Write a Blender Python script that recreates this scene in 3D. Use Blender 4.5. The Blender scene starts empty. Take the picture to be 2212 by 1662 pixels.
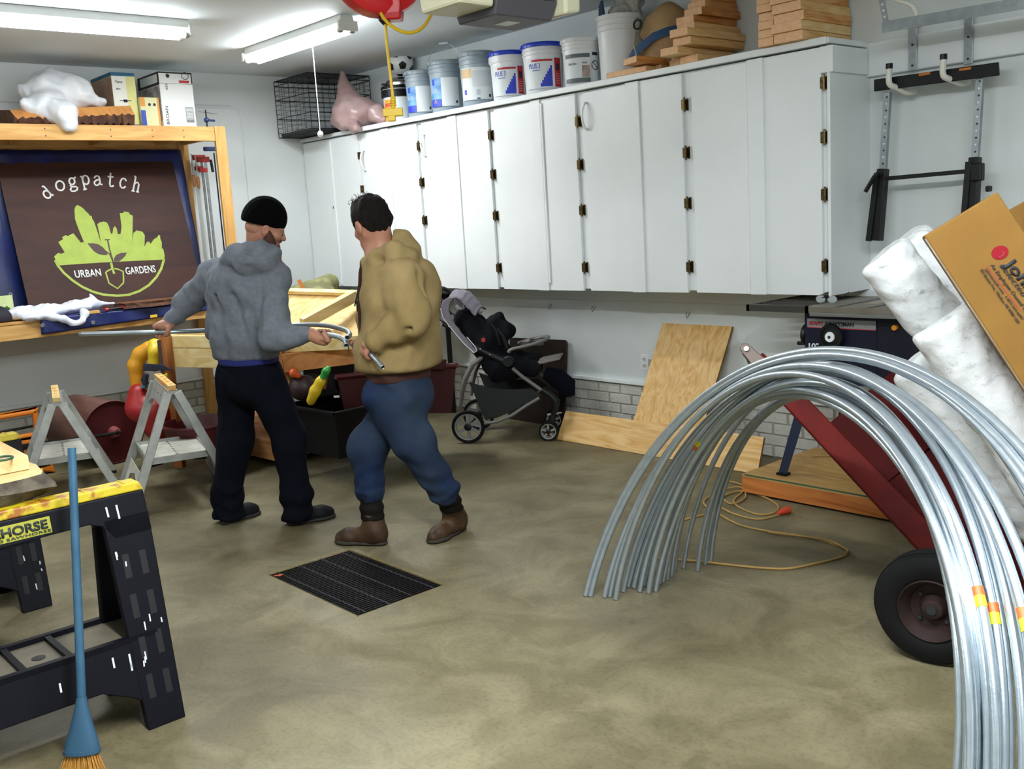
import bpy, bmesh, random
import numpy as np
from math import sin, cos, tan, pi, radians, degrees, sqrt, atan2, exp
from mathutils import Vector, Matrix

SC = bpy.context.scene
COL = SC.collection
random.seed(7)
# ------------------------------------------------------------------ camera
YAW, PIT, ROL, FPX, HC = radians(48.63), radians(9.47), radians(-3.48), 2152.0, 1.62
IW, IH = 2212, 1662
_f = Vector((-sin(YAW)*cos(PIT), cos(YAW)*cos(PIT), -sin(PIT)))
_r0 = Vector((cos(YAW), sin(YAW), 0)); _u0 = _r0.cross(_f)
CR = _r0*cos(ROL) + _u0*sin(ROL)
CU = -_r0*sin(ROL) + _u0*cos(ROL)
CC = Vector((0, 0, HC))
RH = Vector((cos(YAW), sin(YAW), 0))      # horizontal, towards the right of the view
FH = Vector((-sin(YAW), cos(YAW), 0))     # horizontal, away from the camera
cd = bpy.data.cameras.new('camera'); cam = bpy.data.objects.new('camera', cd); COL.objects.link(cam)
cam.matrix_world = Matrix(((CR.x, CU.x, -_f.x, 0), (CR.y, CU.y, -_f.y, 0), (CR.z, CU.z, -_f.z, HC), (0, 0, 0, 1)))
cd.sensor_fit = 'HORIZONTAL'; cd.sensor_width = 36; cd.lens = 36*FPX/IW; cd.clip_start = 0.05
SC.camera = cam
SC.view_settings.view_transform = 'Standard'; SC.view_settings.look = 'None'
SC.view_settings.gamma = 1; SC.view_settings.exposure = 0.4; SC.view_settings.use_curve_mapping = False
SC.cycles.use_denoising = True
SC.cycles.max_bounces = 8; SC.cycles.diffuse_bounces = 5; SC.cycles.glossy_bounces = 4
SC.cycles.transparent_max_bounces = 8; SC.cycles.caustics_reflective = False; SC.cycles.caustics_refractive = False
SC.cycles.sample_clamp_indirect = 4
wd = bpy.data.worlds.new('world'); SC.world = wd; wd.use_nodes = True
wd.node_tree.nodes['Background'].inputs[0].default_value = (0.75, 0.82, 0.9, 1)
wd.node_tree.nodes['Background'].inputs[1].default_value = 0.3

def area(name, loc, sx, sy, power, rot=(0, 0, 0), color=(.95, .985, 1.0)):
    l = bpy.data.lights.new(name, 'AREA'); l.shape = 'RECTANGLE'; l.size = sx; l.size_y = sy
    l.energy = power; l.color = color
    o = bpy.data.objects.new(name, l); COL.objects.link(o); o.location = loc; o.rotation_euler = rot
    return o
LAMP_Z = 2.90

# ------------------------------------------------------------------ helpers
def ray(px, py):
    return CR*((px-IW/2)/FPX) - CU*((py-IH/2)/FPX) + _f
def at(px, py, ax, v):
    d = ray(px, py); i = 'xyz'.index(ax)
    return CC + d*((v-CC[i])/d[i])
def atd(px, py, D):
    d = ray(px, py); return CC + d*(D/d.dot(FH))
def hexc(h):
    h = h.lstrip('#'); c = [int(h[i:i+2], 16)/255 for i in (0, 2, 4)]
    return tuple((x/12.92 if x <= .04045 else ((x+.055)/1.055)**2.4) for x in c)+(1,)

_mc = {}
def mat(name, col, rough=.6, metal=0., col2=None, scale=8., amt=.5, stretch=(1, 1, 1), bump=0., bscale=60., spec=.5, alpha=1., emit=None, trans=0., lo=.35, hi=.65, detail=6, coat=0.):
    if name in _mc: return _mc[name]
    m = bpy.data.materials.new(name); m.use_nodes = True; nt = m.node_tree; b = nt.nodes['Principled BSDF']
    c = hexc(col) if isinstance(col, str) else col
    b.inputs['Base Color'].default_value = c; b.inputs['Roughness'].default_value = rough
    b.inputs['Metallic'].default_value = metal; b.inputs['Specular IOR Level'].default_value = spec
    b.inputs['Alpha'].default_value = alpha; b.inputs['Transmission Weight'].default_value = trans
    b.inputs['Coat Weight'].default_value = coat
    tc = None
    if col2 or bump:
        tc = nt.nodes.new('ShaderNodeTexCoord'); mp = nt.nodes.new('ShaderNodeMapping'); mp.inputs['Scale'].default_value = stretch
        nt.links.new(tc.outputs['Object'], mp.inputs[0])
    if col2:
        n = nt.nodes.new('ShaderNodeTexNoise'); n.inputs['Scale'].default_value = scale; n.inputs['Detail'].default_value = detail
        nt.links.new(mp.outputs[0], n.inputs['Vector'])
        r = nt.nodes.new('ShaderNodeValToRGB'); r.color_ramp.elements[0].position = lo; r.color_ramp.elements[1].position = hi
        r.color_ramp.elements[0].color = c; c2 = hexc(col2)
        r.color_ramp.elements[1].color = tuple(c[i]*(1-amt)+c2[i]*amt for i in range(3))+(1,)
        nt.links.new(n.outputs['Fac'], r.inputs[0]); nt.links.new(r.outputs[0], b.inputs['Base Color'])
    if bump:
        n2 = nt.nodes.new('ShaderNodeTexNoise'); n2.inputs['Scale'].default_value = bscale; n2.inputs['Detail'].default_value = 4
        nt.links.new(mp.outputs[0], n2.inputs['Vector'])
        bp = nt.nodes.new('ShaderNodeBump'); bp.inputs['Strength'].default_value = bump; bp.inputs['Distance'].default_value = .01
        nt.links.new(n2.outputs['Fac'], bp.inputs['Height']); nt.links.new(bp.outputs[0], b.inputs['Normal'])
    if emit:
        b.inputs['Emission Color'].default_value = hexc(emit[0]); b.inputs['Emission Strength'].default_value = emit[1]
    _mc[name] = m; return m
def wood(name, col, col2, axis='x', ring=3., rough=.6, dist=3.0):
    """wood with grain lines running along one object axis"""
    key = name+axis
    if key in _mc: return _mc[key]
    m = bpy.data.materials.new(key); m.use_nodes = True; nt = m.node_tree; b = nt.nodes['Principled BSDF']; b.inputs['Roughness'].default_value = rough
    b.inputs['Specular IOR Level'].default_value = .3
    tc = nt.nodes.new('ShaderNodeTexCoord'); mp = nt.nodes.new('ShaderNodeMapping')
    s = {'x': (.12, 1, 1), 'y': (1, .12, 1), 'z': (1, 1, .12)}[axis]; mp.inputs['Scale'].default_value = s
    oi = nt.nodes.new('ShaderNodeObjectInfo'); ad = nt.nodes.new('ShaderNodeVectorMath'); ad.operation = 'ADD'
    sc_ = nt.nodes.new('ShaderNodeVectorMath'); sc_.operation = 'SCALE'; sc_.inputs['Scale'].default_value = 9.
    cb = nt.nodes.new('ShaderNodeCombineXYZ')
    for i in range(3): nt.links.new(oi.outputs['Random'], cb.inputs[i])
    nt.links.new(cb.outputs[0], sc_.inputs[0]); nt.links.new(tc.outputs['Object'], mp.inputs[0])
    nt.links.new(mp.outputs[0], ad.inputs[0]); nt.links.new(sc_.outputs[0], ad.inputs[1])
    w = nt.nodes.new('ShaderNodeTexNoise'); w.inputs['Scale'].default_value = ring*6; w.inputs['Detail'].default_value = 5; w.inputs['Distortion'].default_value = dist*.4
    nt.links.new(ad.outputs[0], w.inputs['Vector'])
    r = nt.nodes.new('ShaderNodeValToRGB'); e = r.color_ramp.elements
    e[0].position = .32; e[0].color = hexc(col2); e[1].position = .62; e[1].color = hexc(col)
    nt.links.new(w.outputs['Fac'], r.inputs[0]); nt.links.new(r.outputs[0], b.inputs['Base Color'])
    _mc[key] = m; return m

def wm(o):
    M = Matrix.LocRotScale(o.location, o.rotation_euler, o.scale)
    return wm(o.parent) @ M if o.parent else M

class MB:
    """collects simple solids and links them as one mesh object"""
    def __init__(s): s.v = []; s.f = []; s.mi = []; s.cur = 0
    def add(s, vs, fs):
        n = len(s.v); s.v += [Vector(v) for v in vs]; s.f += [tuple(i+n for i in f) for f in fs]; s.mi += [s.cur]*len(fs); return s
    def hexa(s, p):   # 8 points, bottom ring then top ring
        return s.add(p, [(0, 3, 2, 1), (4, 5, 6, 7), (0, 1, 5, 4), (1, 2, 6, 5), (2, 3, 7, 6), (3, 0, 4, 7)])
    def box(s, lo, hi):
        x0, y0, z0 = lo; x1, y1, z1 = hi
        return s.hexa([(x0, y0, z0), (x1, y0, z0), (x1, y1, z0), (x0, y1, z0), (x0, y0, z1), (x1, y0, z1), (x1, y1, z1), (x0, y1, z1)])
    def cbox(s, c, sz, R=None):
        c = Vector(c); R = R or Matrix.Identity(3); h = [q/2 for q in sz]
        return s.hexa([c+R@Vector((a*h[0], b*h[1], d*h[2])) for d in (-1, 1) for a, b in ((-1, -1), (1, -1), (1, 1), (-1, 1))])
    def bar(s, a, b, w, t, up=(0, 0, 1), w2=None, t2=None):   # w across, t along up
        a = Vector(a); b = Vector(b); d = (b-a).normalized(); side = d.cross(Vector(up)).normalized(); u = side.cross(d)
        w2 = w if w2 is None else w2; t2 = t if t2 is None else t2
        P = []
        for c, ww, tt in ((a, w, t), (b, w2, t2)):
            P += [c-side*ww/2-u*tt/2, c+side*ww/2-u*tt/2, c+side*ww/2+u*tt/2, c-side*ww/2+u*tt/2]
        return s.hexa(P)
    def tube(s, pts, r, n=10, cap=True, closed=False, flat=1., up=None):
        pts = [Vector(p) for p in pts]; m = len(pts); rs = r if isinstance(r, (list, tuple)) else [r]*m
        vs = []; prev = None
        for i, p in enumerate(pts):
            if closed: d = pts[(i+1) % m]-pts[i-1]
            else: d = pts[min(i+1, m-1)]-pts[max(i-1, 0)]
            d = d.normalized() if d.length > 1e-9 else Vector((0, 0, 1))
            if prev is None:
                h = Vector(up) if up else (Vector((0, 0, 1)) if abs(d.z) < .9 else Vector((1, 0, 0)))
                a = d.cross(h).normalized()
            else: a = (prev - d*prev.dot(d)).normalized()
            prev = a; b = d.cross(a)
            for k in range(n):
                t = 2*pi*k/n; vs.append(p+a*(cos(t)*rs[i])+b*(sin(t)*rs[i]*flat))
        fs = []
        for i in range(m if closed else m-1):
            j = (i+1) % m
            for k in range(n):
                k2 = (k+1) % n; fs.append((i*n+k, i*n+k2, j*n+k2, j*n+k))
        if cap and not closed: fs += [tuple(range(n-1, -1, -1)), tuple((m-1)*n+k for k in range(n))]
        return s.add(vs, fs)
    def lathe(s, prof, o=(0, 0, 0), ax=(0, 0, 1), n=24, cap=True, sx=None):
        o = Vector(o); ax = Vector(ax).normalized(); h = Vector((0, 0, 1)) if abs(ax.z) < .9 else Vector((1, 0, 0))
        a = ax.cross(h).normalized(); b = ax.cross(a); vs = []; fs = []
        for rr, z in prof:
            for k in range(n):
                t = 2*pi*k/n; vs.append(o+ax*z+(a*cos(t)+b*sin(t))*rr)
        m = len(prof)
        for i in range(m-1):
            for k in range(n):
                k2 = (k+1) % n; fs.append((i*n+k, i*n+k2, (i+1)*n+k2, (i+1)*n+k))
        if cap: fs += [tuple(range(n-1, -1, -1)), tuple((m-1)*n+k for k in range(n))]
        return s.add(vs, fs)
    def prism(s, poly, o, ux, uy, th):   # polygon in plane (o,ux,uy), extruded by vector th
        o = Vector(o); ux = Vector(ux); uy = Vector(uy); th = Vector(th); n = len(poly)
        A = [o+ux*x+uy*y for x, y in poly]
        fs = [tuple(range(n-1, -1, -1)), tuple(range(n, 2*n))]+[(i, (i+1) % n, n+(i+1) % n, n+i) for i in range(n)]
        return s.add(A+[p+th for p in A], fs)
    def poly3(s, pts, th):  # planar 3D polygon extruded
        th = Vector(th); pts = [Vector(p) for p in pts]; n = len(pts)
        fs = [tuple(range(n-1, -1, -1)), tuple(range(n, 2*n))]+[(i, (i+1) % n, n+(i+1) % n, n+i) for i in range(n)]
        return s.add(pts+[p+th for p in pts], fs)
    def ball(s, c, r, n=16, m=10, sc=(1, 1, 1)):
        c = Vector(c); vs = []; fs = []
        for i in range(m+1):
            ph = pi*i/m
            for k in range(n):
                t = 2*pi*k/n; vs.append(c+Vector((r*sc[0]*sin(ph)*cos(t), r*sc[1]*sin(ph)*sin(t), -r*sc[2]*cos(ph))))
        for i in range(m):
            for k in range(n):
                k2 = (k+1) % n; fs.append((i*n+k, i*n+k2, (i+1)*n+k2, (i+1)*n+k))
        return s.add(vs, fs)
    def build(s, name, m, parent=None, smooth=False, bevel=0., world=True, origin=None):
        vs = s.v
        if parent is not None and world:
            Mi = wm(parent).inverted(); vs = [Mi @ v for v in vs]; org = Vector()
        elif parent is None and world:
            if origin is None:
                xs = [v.x for v in vs]; ys = [v.y for v in vs]; org = Vector(((min(xs)+max(xs))/2, (min(ys)+max(ys))/2, min(v.z for v in vs)))
            else: org = Vector(origin)
            vs = [v-org for v in vs]
        else: org = Vector()
        me = bpy.data.meshes.new(name); me.from_pydata([tuple(v) for v in vs], [], s.f)
        ms = m if isinstance(m, (list, tuple)) else [m]
        for q in ms: me.materials.append(q)
        if any(s.mi): me.polygons.foreach_set('material_index', s.mi)
        me.validate(); bm = bmesh.new(); bm.from_mesh(me); bmesh.ops.remove_doubles(bm, verts=bm.verts, dist=1e-6)
        bmesh.ops.recalc_face_normals(bm, faces=bm.faces); bm.to_mesh(me); bm.free()
        o = bpy.data.objects.new(name, me); COL.objects.link(o); o.location = org
        if parent is not None: o.parent = parent
        if smooth:
            me.shade_smooth()
            if smooth != 'all':
                try: me.set_sharp_from_angle(angle=radians(38))
                except Exception: pass
        if bevel:
            bv = o.modifiers.new('bevel', 'BEVEL'); bv.width = bevel; bv.segments = 2; bv.limit_method = 'ANGLE'; bv.angle_limit = radians(40)
        return o

def tag(o, label=None, cat=None, group=None, kind=None):
    if label: o['label'] = label
    if cat: o['category'] = cat
    if group: o['group'] = group
    if kind: o['kind'] = kind
    return o
def thing(name, label, cat, loc=(0, 0, 0), rz=0., group=None):
    o = bpy.data.objects.new(name, None); COL.objects.link(o); o.location = loc; o.rotation_euler = (0, 0, rz)
    o.empty_display_size = .05
    return tag(o, label, cat, group)
def kids(o): return [c for c in COL.objects if c.parent == o]
def copy_tree(o, parent=None):
    c = o.copy(); COL.objects.link(c); c.parent = parent
    for ch in kids(o): copy_tree(ch, c)
    return c
def share(o, loc, parent, rot=None):     # a copy of one part sharing its mesh
    c = o.copy(); COL.objects.link(c); c.parent = parent; c.location = loc
    if rot: c.rotation_euler = rot
    return c
def text(s, name, m, parent, o, ux, uy, h, depth=.0012, width=None, bold=0., align='LEFT', shear=0.):
    """raised lettering lying in the plane (ux,uy), letter height h"""
    cu = bpy.data.curves.new('tmp', 'FONT'); cu.body = s; cu.size = 1; cu.extrude = 0; cu.offset = bold; cu.align_x = align; cu.shear = shear
    cu.resolution_u = 3
    t = bpy.data.objects.new('tmp', cu); COL.objects.link(t)
    dg = bpy.context.evaluated_depsgraph_get(); me = bpy.data.meshes.new_from_object(t.evaluated_get(dg))
    COL.objects.unlink(t); bpy.data.objects.remove(t)
    ux = Vector(ux).normalized(); uy = Vector(uy).normalized(); n = ux.cross(uy); o = Vector(o)
    xs = [v.co.x for v in me.vertices]; k = h/.70
    kx = (width/(max(xs)-min(xs))) if width else k
    Mi = wm(parent).inverted() if parent else Matrix.Identity(4)
    for v in me.vertices:
        v.co = Mi @ (o+ux*(v.co.x*kx)+uy*(v.co.y*k)+n*depth)
    me.materials.append(m)
    ob = bpy.data.objects.new(name, me); COL.objects.link(ob); ob.parent = parent
    sd = ob.modifiers.new('solid', 'SOLIDIFY'); sd.thickness = depth; sd.offset = 0
    return ob

# ---- smooth blended solids on a grid, turned into one continuous surface
class SDF:
    def __init__(s, lo, hi, h):
        s.lo = np.array(lo, float); s.h = h; s.n = np.ceil((np.array(hi)-s.lo)/h).astype(int)+1
        s.g = np.full(s.n, 1., np.float32)
    def _sub(s, lo, hi, pad):
        a = np.clip(np.floor((np.array(lo)-pad-s.lo)/s.h).astype(int), 0, s.n-1); b = np.clip(np.ceil((np.array(hi)+pad-s.lo)/s.h).astype(int)+1, 1, s.n)
        b = np.maximum(b, a+1)
        sl = tuple(slice(a[i], b[i]) for i in range(3))
        ax = [s.lo[i]+s.h*np.arange(a[i], b[i]) for i in range(3)]
        X, Y, Z = np.meshgrid(*ax, indexing='ij')
        return sl, np.stack([X, Y, Z], -1)
    def _mix(s, sl, d, k, op):
        g = s.g[sl]; d = d.astype(np.float32)
        if op == 'add':
            h = np.clip(.5+.5*(g-d)/k, 0, 1); s.g[sl] = g*(1-h)+d*h-k*h*(1-h)
        elif op == 'sub':
            d = -d; h = np.clip(.5-.5*(g-d)/k, 0, 1); s.g[sl] = g*(1-h)+d*h+k*h*(1-h)
    def cone(s, a, b, ra, rb=None, k=.02, fl=None, op='add'):
        """tapered capsule; fl=(direction, factor) widens (>1) or flattens (<1) it"""
        rb = ra if rb is None else rb; a = np.array(a, float); b = np.array(b, float); R = max(ra, rb)*(max(1, fl[1]) if fl else 1)
        sl, P = s._sub(np.minimum(a, b), np.maximum(a, b), R+k+2*s.h)
        ab = b-a; L = max(ab@ab, 1e-9); t = np.clip(((P-a)@ab)/L, 0, 1)
        q = P-a-t[..., None]*ab
        sc = 1.
        if fl:
            n = np.array(fl[0], float); n /= np.linalg.norm(n); q = q+((1/fl[1]-1)*(q@n))[..., None]*n; sc = min(1., fl[1])
        d = (np.sqrt((q*q).sum(-1))-(ra+(rb-ra)*t))*sc
        s._mix(sl, d, k, op); return s
    def chain(s, pts, rs, k=.02, fl=None, op='add'):
        for i in range(len(pts)-1): s.cone(pts[i], pts[i+1], rs[i], rs[i+1], k, fl, op)
        return s
    def ell(s, c, r, R=None, k=.02, op='add'):
        c = np.array(c, float); r = np.array(r, float); R = np.eye(3) if R is None else np.array(R)
        sl, P = s._sub(c-r.max(), c+r.max(), k+2*s.h)
        q = (P-c)@R/r; l = np.sqrt((q*q).sum(-1))+1e-6; l2 = np.sqrt(((q/r)**2).sum(-1))+1e-6
        d = l*(l-1)/l2
        s._mix(sl, d, k, op); return s
    def box(s, c, hs, R=None, rad=.01, k=.01, op='add'):
        c = np.array(c, float); hs = np.array(hs, float); R = np.eye(3) if R is None else np.array(R); m = np.linalg.norm(hs)
        sl, P = s._sub(c-m, c+m, k+2*s.h); q = np.abs((P-c)@R)-(hs-rad)
        d = np.sqrt((np.maximum(q, 0)**2).sum(-1))+np.minimum(q.max(-1), 0)-rad
        s._mix(sl, d, k, op); return s
    def cut(s, p, n, k=.005):   # removes the side n points to
        p = np.array(p, float); n = np.array(n, float); n /= np.linalg.norm(n)
        sl, P = s._sub(s.lo, s.lo+s.h*s.n, 0); d = -((P-p)@n)
        s._mix(sl, d, k, 'sub'); return s
    def warp(s, fn):
        I = np.argwhere(np.abs(s.g) < .05); P = s.lo+I*s.h
        s.g[tuple(I.T)] += fn(P).astype(np.float32); return s
    def mesh(s, name, m, parent=None, smooth=True, colors=None, relax=1):
        g = s.g; g[0], g[-1] = 1, 1; g[:, 0], g[:, -1] = 1, 1; g[:, :, 0], g[:, :, -1] = 1, 1
        ins = g < 0; c = np.zeros(tuple(s.n-1), np.uint8)
        off = [(i, j, k) for i in (0, 1) for j in (0, 1) for k in (0, 1)]
        def cs(A, o): return A[o[0]:o[0]+s.n[0]-1, o[1]:o[1]+s.n[1]-1, o[2]:o[2]+s.n[2]-1]
        for o in off: c += cs(ins, o)
        act = (c > 0) & (c < 8); idx = -np.ones(act.shape, np.int32); A = np.argwhere(act); idx[act] = np.arange(len(A))
        V = {o: g[A[:, 0]+o[0], A[:, 1]+o[1], A[:, 2]+o[2]] for o in off}
        acc = np.zeros((len(A), 3)); cnt = np.zeros(len(A))
        for o in off:
            for ax in range(3):
                if o[ax]: continue
                o2 = list(o); o2[ax] = 1; o2 = tuple(o2); a, b = V[o], V[o2]; cr = (a < 0) != (b < 0)
                t = np.where(cr, a/np.where(cr, a-b, 1), 0); p = np.tile(np.array(o, float), (len(A), 1)); p[:, ax] = t
                acc[cr] += p[cr]; cnt[cr] += 1
        vs = s.lo+s.h*(A+acc/cnt[:, None])
        F = []
        for ax in range(3):
            u, w = (ax+1) % 3, (ax+2) % 3
            d = [0, 0, 0]; d[ax] = 1
            sl0 = [slice(1, s.n[i]-1) for i in range(3)]; sl0[ax] = slice(0, s.n[ax]-1); sl1 = list(sl0); sl1[ax] = slice(1, s.n[ax])
            a = ins[tuple(sl0)]; b = ins[tuple(sl1)]
            for fl in (0, 1):
                E = np.argwhere((a & ~b) if not fl else (~a & b)); base = np.array([s_.start for s_ in sl0]); E = E+base
                if len(E) == 0: continue
                def cell(du, dw):
                    q = E.copy(); q[:, u] -= du; q[:, w] -= dw; return idx[q[:, 0], q[:, 1], q[:, 2]]
                Q = np.stack([cell(1, 1), cell(0, 1), cell(0, 0), cell(1, 0)], 1)
                F.append(Q if not fl else Q[:, ::-1])
        F = np.concatenate(F)
        F = F[(F >= 0).all(1)]
        for _ in range(relax):
            su = np.zeros_like(vs); n_ = np.zeros(len(vs))
            for i in range(4):
                for j in (1, 3):
                    np.add.at(su, F[:, i], vs[F[:, (i+j) % 4]]); np.add.at(n_, F[:, i], 1)
            vs = vs*.5+.5*su/np.maximum(n_, 1)[:, None]
        if parent is not None:
            Mi = np.array(wm(parent).inverted()); loc = Vector(); vs = vs@Mi[:3, :3].T+Mi[:3, 3]
        else:
            loc = Vector(((vs[:, 0].min()+vs[:, 0].max())/2, (vs[:, 1].min()+vs[:, 1].max())/2, vs[:, 2].min())); vs = vs-np.array(loc)
        me = bpy.data.meshes.new(name); me.vertices.add(len(vs)); me.vertices.foreach_set('co', vs.astype(np.float32).ravel())
        me.loops.add(len(F)*4); me.loops.foreach_set('vertex_index', F.astype(np.int32).ravel())
        me.polygons.add(len(F)); me.polygons.foreach_set('loop_start', np.arange(len(F), dtype=np.int32)*4)
        me.update(calc_edges=True); me.validate(); me.materials.append(m)
        if smooth: me.shade_smooth()
        o = bpy.data.objects.new(name, me); COL.objects.link(o); o.location = loc
        if parent is not None: o.parent = parent
        return o
_rn = np.random.default_rng(3)
def folds(amp, freq, stretch=(1, 1, 1), seed=0, n=7):
    r = np.random.default_rng(seed); K = r.normal(size=(n, 3)); K /= np.linalg.norm(K, axis=1)[:, None]
    K = K*(freq*(.6+.9*r.random((n, 1))))*np.array(stretch); ph = r.random(n)*6.28; w = 1/np.sqrt(n)
    return lambda P: amp*w*np.sin(P@K.T+ph+1.5*np.sin(P@K[::-1].T*.37+ph[::-1])).sum(1)
# ------------------------------------------------------------------ room shell
XL, YB, ZC, XR, YF = -8.40, 5.388, 3.02, 1.9, -2.6
M_wall = mat('wall_paint', '#dfe5e6', .55, col2='#c9cfcd', scale=1.3, amt=.55, bump=.06, bscale=90)
M_wallL = mat('wall_paint_left', '#dde2e2', .55, col2='#c4cac7', scale=1.1, amt=.5, bump=.06, bscale=90)
M_ceil = mat('ceiling_paint', '#d2d9dd', .7, bump=.05, bscale=120)
M_white = mat('cabinet_paint', '#e9edee', .34, col2='#d5dadb', scale=1.2, amt=.55, bump=.03, bscale=25)
M_brick = mat('painted_brick', '#c3c3bb', .7, col2='#8f8e84', scale=3.2, amt=.7, bump=.7, bscale=55)
M_mortar = mat('brick_mortar', '#a9a99f', .85, col2='#8d8b80', scale=5, amt=.6, bump=.4, bscale=90)

def floor_mat():
    m = bpy.data.materials.new('concrete_floor'); m.use_nodes = True; nt = m.node_tree; N = nt.nodes; L = nt.links; b = N['Principled BSDF']
    tc = N.new('ShaderNodeTexCoord')
    def noise(sc, det, rough=.55, dist=0.):
        n = N.new('ShaderNodeTexNoise'); n.inputs['Scale'].default_value = sc; n.inputs['Detail'].default_value = det
        n.inputs['Roughness'].default_value = rough; n.inputs['Distortion'].default_value = dist; L.new(tc.outputs['Object'], n.inputs['Vector']); return n
    def ramp(n, p0, c0, p1, c1):
        r = N.new('ShaderNodeValToRGB'); e = r.color_ramp.elements; e[0].position = p0; e[0].color = hexc(c0); e[1].position = p1; e[1].color = hexc(c1); L.new(n.outputs['Fac'], r.inputs[0]); return r
    def mix(a, b_, f, mode='MULTIPLY'):
        x = N.new('ShaderNodeMix'); x.data_type = 'RGBA'; x.blend_type = mode; x.inputs['Factor'].default_value = f; L.new(a, x.inputs['A']); L.new(b_, x.inputs['B']); return x.outputs['Result']
    base = ramp(noise(1.1, 5, .6, .4), .32, '#736b51', .68, '#8b8368')
    d1 = ramp(noise(2.6, 7, .68, .8), .40, '#a39c86', .60, '#ffffff')
    d2 = ramp(noise(.75, 3, .5), .36, '#a9a698', .58, '#ffffff')
    d3 = ramp(noise(60, 3, .6), .34, '#b5b1a2', .5, '#ffffff')
    c = mix(base.outputs[0], d1.outputs[0], .55); c = mix(c, d2.outputs[0], .6); c = mix(c, d3.outputs[0], .35)
    L.new(c, b.inputs['Base Color'])
    rr = N.new('ShaderNodeMapRange'); rr.inputs['To Min'].default_value = .38; rr.inputs['To Max'].default_value = .62
    L.new(noise(3, 4).outputs['Fac'], rr.inputs['Value']); L.new(rr.outputs[0], b.inputs['Roughness']); b.inputs['Specular IOR Level'].default_value = .4
    bp = N.new('ShaderNodeBump'); bp.inputs['Strength'].default_value = .12; bp.inputs['Distance'].default_value = .01
    L.new(noise(45, 6).outputs['Fac'], bp.inputs['Height']); L.new(bp.outputs[0], b.inputs['Normal'])
    return m
M_floor = floor_mat()
GX0, GX1, GY0, GY1 = -4.265, -3.47, 2.108, 2.582     # drain opening
b = MB(); xs = [XL, GX0, GX1, XR]; ys = [YF, GY0, GY1, YB]
for i in range(3):
    for j in range(3):
        if i == 1 and j == 1: continue
        b.box((xs[i], ys[j], -.12), (xs[i+1], ys[j+1], 0))
tag(b.build('floor', M_floor, origin=(0, 0, 0)), kind='structure')
b = MB(); b.box((GX0-.1, GY0-.1, -.55), (GX1+.1, GY1+.1, -.5))
for q in (((GX0-.1, GY0-.1, -.5), (GX0, GY1+.1, -.12)), ((GX1, GY0-.1, -.5), (GX1+.1, GY1+.1, -.12)), ((GX0, GY0-.1, -.5), (GX1, GY0, -.12)), ((GX0, GY1, -.5), (GX1, GY1+.1, -.12))): b.box(*q)
tag(b.build('floor_pit', mat('pit', '#1b1917', .9)), kind='structure')
tag(MB().box((XL-.1, YF-.1, ZC), (XR+.1, YB+.1, ZC+.1)).build('ceiling', M_ceil), kind='structure')
wb = tag(MB().box((XL-.1, YB, 0), (XR+.1, YB+.1, ZC)).build('wall_back', M_wall), kind='structure')
wl = tag(MB().box((XL-.1, YF, 0), (XL, YB, ZC)).build('wall_left', M_wallL), kind='structure')
tag(MB().box((XR, YF, 0), (XR+.1, YB, ZC)).build('wall_right', M_wall), kind='structure')
tag(MB().box((XL-.1, YF-.1, 0), (XR+.1, YF, ZC)).build('wall_front', M_wall), kind='structure')
# brick courses along the foot of the walls
BL, BH, BT = .208, .0665, .012
bm0 = MB(); n_ = 3
bm0.hexa([(-.5*BL+.004, -BT, .003), (.5*BL-.004, -BT, .003), (.5*BL-.004, 0, .003), (-.5*BL+.004, 0, .003), (-.5*BL+.006, -BT, BH-.004), (.5*BL-.006, -BT, BH-.004), (.5*BL-.006, 0, BH), (-.5*BL+.006, 0, BH)])
proto = bm0.build('brick', M_brick, world=False); proto.parent = wb; first = True
wbM = wm(wb).inverted(); wlM = wm(wl).inverted()
MB().box((XL, YB-.006, 0), (XR, YB, .372)).build('mortar_bed', M_mortar, wb)
MB().box((XL, YF, 0), (XL+.006, YB, .372)).build('mortar_bed', M_mortar, wl)
for row in range(5):
    for i in range(31):
        x = -8.28+i*.218+(row % 2)*.109
        if x > -1.7: continue
        loc = wbM @ Vector((x, YB-.004+random.uniform(-.003, .003), .004+row*.0735))
        if first: proto.location = loc; first = False
        else: share(proto, loc, wb)
    for i in range(19):
        y = 1.15+i*.218+(row % 2)*.109
        share(proto, wlM @ Vector((XL+.004+random.uniform(-.003, .003), y, .004+row*.0735)), wl, (0, 0, pi/2))
MB().box((XL, YB-.03, .376), (XR, YB, .405)).build('sill_ledge', M_wall, wb, bevel=.004)
MB().box((XL, YF, .376), (XL+.03, YB, .405)).build('sill_ledge', M_wallL, wl, bevel=.004)
# hanging rail board low on the back wall and the long header board behind the ladder hooks
tag(MB().box((-8.4, YB-.02, .985), (-2.0, YB, 1.085)).build('trim_1', M_wall, bevel=.003), kind='structure')
tag(MB().box((-2.955, YB-.045, 2.275), (XR, YB, 2.455)).build('trim_2', M_white, bevel=.004), kind='structure')
# blank panel outline on the left wall (thin pipe-like moulding)
b = MB(); zt = 2.732
b.tube([(XL+.006, 1.0, zt), (XL+.006, 4.33, zt), (XL+.006, 4.357, zt-.01), (XL+.006, 4.368, zt-.035), (XL+.006, 4.368, .42)], .008, 8)
b.tube([(XL+.006, 3.9, zt+.02), (XL+.006, 4.28, zt+.02)], .004, 8)
tag(b.build('trim_3', M_wallL, smooth=True), kind='structure')
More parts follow.
